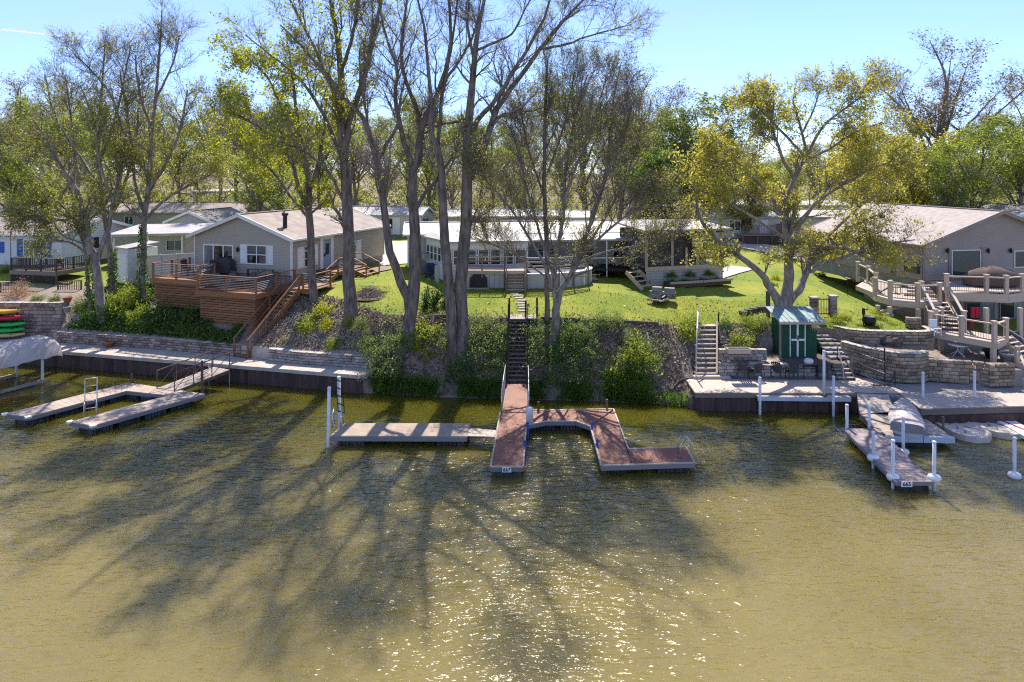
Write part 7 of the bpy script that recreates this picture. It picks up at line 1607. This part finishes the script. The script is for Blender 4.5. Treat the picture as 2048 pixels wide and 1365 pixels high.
wpole('white pole on a black foot standing on the plank walkway', 1648, 792, 704, .96, None, True); wpole('white pole rising from the water before the middle of the walkway', 1520, 830, 757, 0); wpole('white pole rising from the water before the right part of the walkway', 1667, 833, 755, 0)
q = P(1360, 788, .1); rk_ = solo('boulder', MB().blob(q + up*.15, .9,.5,.35, 9, 6, .2, 21), M['rockpale'], 'pale boulder at the waterline left of the plank walkway', 'boulder')
solo('driftwood', MB().tube([tuple(onray(1343,787)+up*.15), tuple(onray(1358,772)+up*.2), tuple(Q(1377,757,36.0))], [.1,.09,.05], 7), M['darkwood'], 'dark driftwood branch leaning on the boulder by the waterline', 'branch')
# ------------------------------------------------------------------ far mobile homes, cars
def far_house(label, px0, px1, Y, rz, d, h, rise, sid, roofm, wins, ridge='u', z0=4.45, name='mobile_home', trim='white', doors=()):
    x0 = (px0-1024)/FPX*Y; w = (px1-px0)/FPX*Y/max(math.cos(rz),.5)
    O = (x0, Y, z0); t = thing(name, label, 'house', O, rz)
    Wl = house(t, O, rz, w, d, h, rise, ridge, M[sid], M[roofm], M[trim], .5, .25, .3, gut=False)
    for f, a, b_, c, dd, nx in wins: win(t, Wl[f], a*w if f == 'f' else a, b_*w if f == 'f' else b_, c, dd, nx, 1)
    for a in doors: dr = part('door', MB(Wl['f']).box(a*w, a*w+.9, -.09, -.035, .5, 2.5), M['white'], t)
    return t, Wl, w
t, Wl, w = far_house('cream mobile home with black shutters behind the thick left trunks', 596, 846, 80, R(-9), 5, 2.75, .75, 'siding_cream', 'roof_white', [('f',.18,.26,1.3,2.3,1),('f',.68,.74,1.2,2.3,1),('r',1.7,2.6,1.2,2.3,1)], doors=(.78,))
shutter(t, Wl['f'], .64*w, .675*w, 1.2, 2.3, M['black']); shutter(t, Wl['f'], .745*w, .78*w, 1.2, 2.3, M['black']); shutter(t, Wl['r'], 1.2, 1.65, 1.2, 2.3, M['black']); shutter(t, Wl['r'], 2.65, 3.1, 1.2, 2.3, M['black'])
far_house('long tan mobile home with a thin white roof edge behind the pool', 892, 1128, 76, R(2), 5, 2.7, .6, 'siding_tan', 'roof_white', [('f',.2,.27,1.3,2.3,2),('f',.5,.57,1.3,2.3,2),('f',.8,.87,1.3,2.3,2)], doors=(.36,))
far_house('small pale blue mobile home end right of the long tan one', 1134, 1186, 71, R(-3), 7, 2.9, .5, 'siding_blue', 'roof_white', [('f',.25,.7,1.3,2.3,2)])
far_house('grey hipped house with tan shingles behind the parked cars', 1262, 1392, 92, R(-6), 8, 2.9, 1.5, 'siding_grey', 'shingle_grey', [('f',.15,.3,1.2,2.4,2),('f',.7,.85,1.2,2.4,2)], name='bungalow')
t, Wl, w = far_house('long cream mobile home with green shutters behind the leaning golden tree', 1392, 1706, 74, R(-2), 5.2, 2.8, .6, 'siding_cream', 'roof_white', [('f',.24,.28,1.3,2.4,1),('f',.52,.6,1.3,2.4,2),('f',.8,.87,1.3,2.4,2)], doors=(.4,))
for a in (.215, .285): shutter(t, Wl['f'], a*w, a*w+.45, 1.3, 2.4, M['green_shed'])
far_house('white roofed mobile home in the row behind the long cream one', 1380, 1510, 100, R(-4), 5, 2.9, .6, 'siding_grey', 'roof_white', [('f',.2,.3,1.3,2.3,2),('f',.6,.7,1.3,2.3,2)])
far_house('second white roofed mobile home farther right in the rear row', 1540, 1760, 98, R(-4), 5, 2.9, .6, 'siding_white', 'roof_white', [('f',.2,.3,1.3,2.3,2),('f',.6,.7,1.3,2.3,2)])
far_house('bluish white gabled house with a big window at the right edge of the park', 2002, 2140, 60, R(-12), 13, 3.3, 1.2, 'siding_blue', 'shingle_grey', [('f',.06,.36,1.0,2.7,2)], ridge='v', name='bungalow')
far_house('low grey roofed house between the taupe house and the bluish white one', 1880, 2010, 72, R(-4), 7, 2.7, 1.0, 'siding_white', 'shingle_grey', [('f',.3,.5,1.2,2.3,2)], name='bungalow')
far_house('small lilac grey gabled house behind the fence left of the cedar deck house', 335, 432, 68, R(-8), 7, 2.7, 1.0, 'siding_grey', 'shingle_grey', [('f',.3,.5,1.2,2.2,2)], ridge='v', name='bungalow')
far_house('long brown roofed mobile home behind the cedar deck house', 190, 500, 84, R(-4), 7, 2.7, 1.0, 'siding_tan', 'shingle', [('f',.2,.26,1.2,2.3,2),('f',.6,.66,1.2,2.3,2)])
far_house('brown roofed mobile home behind the blue shuttered house', -60, 150, 78, R(-4), 7, 2.7, 1.0, 'siding_white', 'shingle', [('f',.3,.4,1.2,2.3,2)])
t = thing('carport', 'far white flat roof on posts seen through the trees at left', 'carport', (-52, 128, 4.5))
part('roof', MB().hexa([(-61,127,8.2),(-45.5,127,8.2),(-45.5,133,8.5),(-61,133,8.5),(-61,127,8.6),(-45.5,127,8.6),(-45.5,133,8.9),(-61,133,8.9)]), M['roof_white'], t)
for k in range(6): part('post', MB().box(-60.6+k*3,-60.4+k*3,127.3,127.5,4.4,8.19), M['white'], t)
bd = thing('wooden_deck', 'brown railed entry deck before the long cream mobile home', 'deck', (27, 72, 4.5))
dx = (1486-1024)/FPX*71; railing(bd, [Vector((dx,71,5.5)), Vector((dx+4.6,71,5.5)), Vector((dx+4.6,73.5,5.5))], 1.05, .1, M['oldwood'], M['oldwood'], M['oldwood'], 'wood', 1.5, base=1)
part('decking', boards(Vector((dx,71,5.5)),Vector((dx+4.6,71,5.5)),Vector((dx+4.6,73.8,5.5)),Vector((dx,73.8,5.5))), M['oldwood_w'], bd, kind='stuff'); part('skirting', MB().box(dx+.1,dx+4.5,71.1,71.2,4.4,5.4), M['darkwood'], bd)
def car(label, px, Y, rz, paint, pickup=False):
    x = (px-1024)/FPX*Y; T = Matrix.Translation((x, Y, 4.62)) @ Matrix.Rotation(rz, 4, 'Z'); t = thing('parked_car', label, 'car', (x, Y, 4.6), rz, 'cars parked among the mobile homes')
    def loft(rows, ws):
        m = MB(T); n = len(rows); v = [(r_[0], -ws[i], r_[1]) for i, r_ in enumerate(rows)] + [(r_[0], ws[i], r_[1]) for i, r_ in enumerate(rows)]
        return m.add(v, [tuple(range(n)), tuple(range(n, 2*n))[::-1]] + [(i, n+i, n+(i+1)%n, (i+1)%n) for i in range(n)])
    part('body', loft([(-2.3,.35),(2.3,.35),(2.35,.7),(2.2,.95),(1.2,1.05),(-1.9,1.1),(-2.3,1.0),(-2.35,.6)], [.88]*8), paint, t)
    cab = [(-.1,1.09),(1.15,1.06),(.6,1.6),(-.3,1.62)] if pickup else [(-2.0,1.12),(1.15,1.06),(.5,1.62),(-1.7,1.66)]
    part('cabin', loft(cab, [.8,.8,.68,.68]), M['glass'], t); part('roof_panel', MB(T).box(cab[3][0]+.05,cab[2][0]-.05,-.66,.66,cab[3][1]-.01,cab[3][1]+.05), paint, t)
    for a in (-1.45, 1.45):
        for s in (-.82,.82): part('wheel', MB(T @ Matrix.Translation((a,s,.33)) @ Matrix.Rotation(R(90),4,'X')).lathe([(.33,-.11),(.33,.11)], (0,0,0), 12), M['black'], t)
    for s in (-.6,.6): part('headlight', MB(T).box(2.3,2.38,s-.16,s+.16,.7,.85), M['white'], t)
car('dark blue car parked in front of the grey hipped house', 1372, 70, R(80), M['carblue']); car('red pickup parked left of the dark blue car', 1322, 72, R(15), M['carred'], True)
car('red car half hidden behind the roof of the middle house', 1005, 70, R(10), M['carred'])

# ------------------------------------------------------------------ shrubs, ivy, reeds, litter
def shrub_proto(name, label, rx, rz_, n, ls, leaf, stems=7, cat='shrub', group=None, hollow=.45, narrow=.6):
    t = thing(name, label, cat, group=group)
    d = nrm(rng.normal(size=(n, 3))); d[:, 2] = np.abs(d[:, 2]) * 1.05 - .12
    lump = 1 + .42*np.sin(d[:, 0]*5+1)*np.cos(d[:, 1]*4.3) + .28*np.sin(d[:, 2]*7 + d[:, 0]*4) + .12*rng.normal(size=n)
    c = d * (rng.uniform(hollow, 1.05, (n, 1))**.7) * lump[:, None] * np.array([rx, rx*.85, rz_])
    o = link('foliage', npmesh('foliage', [leaf_arrays(c, ls, .1, narrow)], leaf)); o.parent = t; o['kind'] = 'stuff'
    st_ = np.zeros((stems, 4, 3)); a = rng.uniform(0, 6.28, stems); s = rng.uniform(.3, .85, stems)
    for k in range(4): f = k/3; st_[:, k] = np.column_stack([np.cos(a)*s*rx*f, np.sin(a)*s*rx*f, rz_*(f*.85 - .08 + 0*a)])
    o = link('stems', npmesh('stems', [tube_arrays(st_, np.linspace(.022,.006,4)[None].repeat(stems, 0), 4)], M['twig'])); o.parent = t; o['kind'] = 'stuff'
    return t
SH = {
 'pale': shrub_proto('honeysuckle_shrub', '', 1, .95, 2600, .085, M['lf_pale']), 'fresh': shrub_proto('honeysuckle_shrub', '', 1, 1.0, 2200, .10, M['lf_fresh']),
 'dark': shrub_proto('bank_shrub', '', 1, .95, 2600, .09, M['lf_ivy']), 'round': shrub_proto('yew_shrub', '', 1, 1.1, 4200, .085, M['lf_dark'], hollow=.7),
 'yellow': shrub_proto('garden_shrub', '', 1, .9, 1300, .11, M['lf_yellow']), 'dry': shrub_proto('dry_grass_clump', '', 1, 1.1, 2600, .16, M['lf_dry'], narrow=.12, cat='ornamental grass'),
 'tuft': shrub_proto('hosta_plant', '', 1, .7, 420, .3, M['lf_ivy'], cat='plant', narrow=.3), 'fern': shrub_proto('hanging_fern', '', 1, .8, 900, .34, M['lf_mid'], cat='plant', narrow=.16)}
seen_sh = set()
def shrub(kind, px, py, s, label, group='shrubs on the planted bank', sz=None, p=None):
    q = p if p is not None else onray(px, py); o = SH[kind] if kind not in seen_sh else copy_tree(SH[kind]); seen_sh.add(kind)
    o.location = q - up*.05; o.rotation_euler = (0, 0, random.uniform(0, 6.28)); o.scale = (s, s, sz or s*random.uniform(.9, 1.15)); o['label'] = label; o['group'] = group; return o
for k, px, py, s, lb in [
 ('pale',772,742,1.25,'large pale green shrub on the bank left of the forked tree foot'), ('pale',748,708,.8,'pale shrub at the right end of the low grey block wall'), ('fresh',760,772,.6,'small bright shrub at the waterline beside the seawall corner'),
 ('pale',800,690,.95,'pale shrub directly left of the forked trunk'), ('fresh',852,672,1.0,'fresh green shrub between the forked trunk and the twin stems'), ('yellow',838,700,.6,'yellowish shrub right at the forked trunk foot'), ('yellow',856,712,.5,'low yellow green shrub left of the twin stems'),
 ('pale',962,700,1.25,'broad pale shrub right of the twin stemmed trunks'), ('pale',992,668,1.0,'pale shrub touching the left side of the stairs, upper one'), ('pale',985,740,.9,'pale shrub low beside the stairs, left side'), ('pale',955,655,.9,'pale shrub at the lawn edge right of the twin stems'), ('pale',1005,705,.7,'small pale shrub tight to the left stair rail'),
 ('dark',922,752,.95,'dark shrub in front of the twin stems at the water'), ('pale',1072,672,.95,'pale shrub touching the right side of the stairs, upper one'), ('pale',1080,718,1.2,'broad pale shrub right of the lower stairs'), ('dark',1122,722,1.1,'dark leafy shrub under the fan shaped tree'), ('dark',1140,690,1.0,'dark shrub just right of the fan shaped trunk'),
 ('pale',1165,668,1.0,'pale shrub at the lawn edge right of the fan shaped tree'), ('pale',1180,712,.9,'loose pale shrub on the bare bank, middle'), ('pale',1100,762,.7,'small pale shrub at the waterline right of the gangway'), ('pale',1205,652,.8,'small pale shrub below the timber edging, left'), ('pale',1232,650,.7,'small pale shrub below the timber edging, right'),
 ('fresh',1272,722,1.35,'tall fresh green shrub in the middle of the bare bank'), ('pale',1242,735,.95,'pale shrub left of the tall fresh green one'), ('pale',1298,730,.9,'pale shrub right of the tall fresh green one'), ('pale',1262,690,.8,'pale shrub behind the tall fresh green one'), ('fresh',1372,672,1.0,'bright green shrub left of the block garden stairs'), ('fresh',1385,650,.7,'small bright shrub at the head of the block garden stairs'),
 ('pale',890,690,.8,'pale shrub left against the twin stems'), ('pale',1155,748,.9,'pale shrub low on the bank above the reeds')]: shrub(k, px, py, s, lb)
for k, px, py, s, lb in [
 ('fresh',612,660,.75,'bright shrub right of the cedar stairs on the gravel slope'), ('yellow',648,628,.8,'yellow green shrub at the foot of the slimmer left tree'), ('yellow',655,655,.6,'yellow green shrub between the two left trunks'), ('fresh',668,694,.55,'small bright shrub low on the gravel slope'), ('fresh',568,682,.25,'tiny green plant beside the lower cedar stairs'),
 ('fresh',700,652,.55,'shrub in front of the thickest trunk'), ('pale',725,655,.7,'pale shrub right of the thickest trunk'), ('fresh',628,640,.5,'shrub in front of the slimmer left trunk'), ('pale',735,690,.8,'pale shrub above the right end of the low grey wall')]: shrub(k, px, py, s, lb, 'shrubs on the gravel slope')
for k, px, py, s, lb in [
 ('fresh',248,618,1.5,'large bright green bush between the ivy wrapped trunks'), ('dark',205,640,1.0,'dark bush around the forked tree foot'), ('fresh',275,640,.9,'bright bush below the tall ivy wrapped tree'), ('dark',330,640,1.3,'dark ivy mound under the cedar deck end, left'), ('dark',372,648,1.2,'dark ivy mound against the slatted skirt'), ('dark',300,655,1.0,'dark ivy mound in the middle of the left slope'), ('fresh',372,600,.55,'light bush in front of the upper slatted skirt'), ('pale',265,600,1.0,'pale bush at the lawn edge near the tan fence'),
 ('dry',38,592,1.0,'dry reddish ornamental grass on top of the high stone wall'), ('fresh',12,545,.7,'small round green shrub at the left house foundation'), ('pale',75,600,.5,'low plant beside the dry ornamental grass'), ('dark',165,620,.8,'dark bush at the top of the stone steps'), ('dark',110,603,.45,'low dark plant behind the terracotta pot wall')]: shrub(k, px, py, s, lb, 'shrubs on the left slope')
shrub('round', 870, 616, 1.0, 'dense dark round shrub standing alone on the lawn', None, 1.25)
HL = ['leftmost of the upper row', 'second of the upper row', 'third of the upper row', 'rightmost of the upper row', 'left one of the lower row', 'middle one of the lower row', 'right one of the lower row']
for n_, (px, py, s) in enumerate(((400,668,.42),(425,664,.4),(448,668,.42),(470,664,.38),(410,680,.42),(438,684,.45),(462,688,.42))): shrub('tuft', px, py, s, 'dark hosta clump in the gravel bed, ' + HL[n_], 'hostas in the gravel bed')
for k, px, py, s, lb in [
 ('fresh',1480,690,.8,'bright bush behind the wooden planter box'), ('fresh',1500,665,.75,'light bush in the rubble bed left of the leaning tree'), ('pale',1520,652,.7,'pale plant below the flat edging stones'), ('fresh',1545,650,.6,'light plant right against the leaning trunk'), ('dark',1452,655,.5,'low dark plant at the head of the block stairs'), ('fresh',1490,645,.5,'plant under the edging stones, left'),
 ('fresh',1672,648,.55,'lime plant beside the right gate post'), ('fresh',1690,640,.4,'small lime plant on the lawn edge right of the gate'), ('fresh',1760,640,.45,'lime plant under the curved deck'), ('yellow',1752,628,.4,'yellow lime plant left of the first curved deck post'), ('fresh',1784,650,.3,'small lime plant at the second curved deck post'), ('pale',1755,655,.3,'small plant right of the cauldron'), ('pale',1720,652,.25,'small plant left of the cauldron'),
 ('yellow',1806,553,.6,'round yellow shrub at the taupe house wall'), ('fresh',1788,552,.4,'green shrub left of the round yellow one'), ('yellow',1552,560,.6,'loose yellow green clump on the right lawn'), ('dark',1690,548,.6,'dark shrub at the far corner of the taupe house'), ('tuft',1640,552,.6,'tufted plant beside the right driveway'), ('tuft',1545,572,.4,'tufted plant in the right lawn')]: shrub(k, px, py, s, lb, 'garden plants on the right')
for u, lb in ((1.9,'leftmost hanging fern on the porch front'), (3.4,'middle hanging fern on the porch front'), (5.0,'rightmost hanging fern on the porch front')): shrub('fern', 0, 0, .42, lb, 'hanging ferns on the covered porch', p=QQ(u,-.3,.42))
for k, u in enumerate((1.8,2.9,4.2,5.4)): shrub('tuft', 0, 0, .3, 'low leafy plant in the porch bed, ' + ('leftmost', 'second from left', 'third from left', 'rightmost')[k], 'plants in the porch bed', p=QQ(u,-.5,.08))
def region(n, poly_px):                        # random ground points inside a pixel quad
    out = []
    (ax, ay), (bx_, by), (cx, cy_), (dx, dy) = poly_px
    for _ in range(n):
        s, t_ = random.random(), random.random(); px = (ax*(1-s)+bx_*s)*(1-t_)+(dx*(1-s)+cx*s)*t_; py = (ay*(1-s)+by*s)*(1-t_)+(dy*(1-s)+cy_*s)*t_
        out.append(onray(px, py))
    return np.array([tuple(p) for p in out])
def zone(n, x0, x1, f0, f1):                   # random ground points between two profile breakpoints (fractional)
    out = []
    for _ in range(n):
        x = random.uniform(x0, x1); pr = prof(x); f = random.uniform(f0, f1); i = min(int(f), 6); a, b_ = pr[i], pr[i+1]; y = a[0] + (b_[0]-a[0])*(f-i); out.append((x, y, a[1]+(b_[1]-a[1])*(f-i)))
    return np.array(out)
# ivy over the left slope
c = zone(15000, -29.6, -16.9, 3.1, 5.0); c[:, 2] += rng.uniform(.02, .3, len(c)); keep = (np.sin(c[:, 0]*1.1)+np.sin(c[:, 1]*2+c[:, 0])) > -1.6; c = c[keep]
tag(link('ivy', npmesh('ivy', [leaf_arrays(c, .17, 0, .8)], M['lf_ivy'])), kind='stuff')
c = zone(5000, -8.0, 9.4, 1.6, 5.0); keep = (np.sin(c[:, 0]*1.7+1)+np.sin(c[:, 1]*2.4+c[:, 0]*.6)) > .35; c = c[keep]; c[:, 2] += rng.uniform(.03, .35, len(c))
tag(link('ground_cover', npmesh('ground_cover', [leaf_arrays(c, .13, 0, .7)], M['lf_pale'])), kind='stuff')
c = np.concatenate([zone(11000, -8.0, 9.4, 1.2, 5.15), zone(5000, -16, -8.0, 3.1, 5.1), zone(1500, 9.5, 14, 3.2, 5), zone(700, -10, 24, 5.1, 6.4)]); c[:, 2] += rng.uniform(.01, .09, len(c))
tag(link('leaf_litter', npmesh('leaf_litter', [leaf_arrays(c, .13, 0, .75)], M['lf_litter'])), kind='stuff')
# dead stems on the bank
c = zone(420, -7.8, 9.3, 1.5, 4.8); a = rng.uniform(0, 6.28, len(c)); st_ = np.stack([c + np.column_stack([np.cos(a)*k*.22, np.sin(a)*k*.12, .05 + .10*k + 0*a]) + rng.normal(size=c.shape)*.04 for k in range(4)], 1)
tag(link('dead_stems', npmesh('dead_stems', [tube_arrays(st_, np.full((len(c), 4), .012), 4)], M['twig'])), kind='stuff')
# ivy round the trunk feet
def trunk_ivy(px, y0, y1, r, n, Ydep):
    a = rng.uniform(0, 6.28, n); h = rng.uniform(0, 1, n); b_ = Q(px, y0, Ydep); t_ = Q(px, y1, Ydep)
    rr = r*(1 - .45*h)*rng.uniform(.65, 1.45, n); return np.column_stack([b_.x + (t_.x-b_.x)*h + np.cos(a)*rr, Ydep + np.sin(a)*rr, b_.z + (t_.z-b_.z)*h])
c = np.concatenate([trunk_ivy(910, 770, 700, .72, 1300, 38.3), trunk_ivy(930, 770, 690, .65, 900, 38.2), trunk_ivy(1108, 730, 660, .6, 1000, 38.9), trunk_ivy(1096, 690, 640, .45, 500, 39.2), trunk_ivy(822, 700, 660, .5, 250, 38.5)])
tag(link('trunk_ivy', npmesh('trunk_ivy', [leaf_arrays(c, .13, .3, .8)], M['lf_ivy'])), kind='stuff')
c = np.concatenate([trunk_ivy(226, 600, 500, .36, 900, onray(228,598).y+.4), trunk_ivy(285, 614, 450, .34, 1200, onray(287,612).y+.3), trunk_ivy(180, 645, 520, .32, 900, onray(182,642).y), trunk_ivy(206, 655, 610, .5, 700, onray(208,652).y+.2)])
tag(link('trunk_ivy', npmesh('trunk_ivy', [leaf_arrays(c, .13, .3, .8)], M['lf_ivy'])), kind='stuff')
# long grass at the waterline
def blades(c, ln, w_):
    n = len(c); a = rng.uniform(0, 6.28, n); l_ = ln*rng.uniform(.5, 1.2, n); lean = rng.uniform(.1, .6, n)
    d = np.column_stack([np.cos(a)*lean, np.sin(a)*lean - .25, np.full(n, 1.)]); d = nrm(d); s = np.column_stack([-np.sin(a), np.cos(a), np.zeros(n)])*w_
    m1 = c + d*l_[:, None]*.55; tip = m1 + nrm(d + np.column_stack([np.cos(a)*.6, np.sin(a)*.6-.2, -.5+0*a]))*l_[:, None]*.5
    v = np.stack([c-s, c+s, m1+s*.8, m1-s*.8, m1-s*.8, m1+s*.8, tip+s*.1, tip-s*.1], 1).reshape(-1, 3); return v, np.arange(8*n).reshape(-1, 4)
c = np.concatenate([zone(3800, -7.7, -.6, .6, 1.5), zone(1900, 1.0, 4.3, .6, 1.5), zone(900, 4.3, 9.2, .6, 1.25)])
keep = (np.sin(c[:, 0]*2.3)+np.sin(c[:, 0]*.9+2)+rng.normal(size=len(c))*.5) > -.9
tag(link('reeds', npmesh('reeds', [blades(c[keep], .55, .016)], M['lf_reed'])), kind='stuff')
c = zone(2600, 5.05, 7.3, .7, 2.1); tag(link('reeds', npmesh('reeds', [blades(c, .8, .02)], M['lf_bright'])), kind='stuff')
# short lawn tufts along the edges and across the near lawn
c = zone(26000, -11, 24, 5.0, 6.2); tag(link('grass_tufts', npmesh('grass_tufts', [blades(c, .09, .012)], M['lf_fresh'])), kind='stuff')
# loose stones on the gravel
c = zone(900, -16, -8.2, 3.1, 4.6); g_ = MB()
for k, p in enumerate(c): g_.blob(Vector(p) + up*.02, rng.uniform(.04,.09), rng.uniform(.04,.08), rng.uniform(.03,.05), 5, 3, .2, k)
tag(link('loose_stones', g_.mesh('loose_stones', M['rockpale'])), kind='stuff')

# vapour trail high in the sky
a, b_ = Q(-60, 52, 3000), Q(175, 77, 3000)
tag(link('vapour_trail', MB().tube([a, a.lerp(b_, .6), b_], [5, 4, 1.2], 6).mesh('vapour_trail', M['vapour'])), kind='stuff')
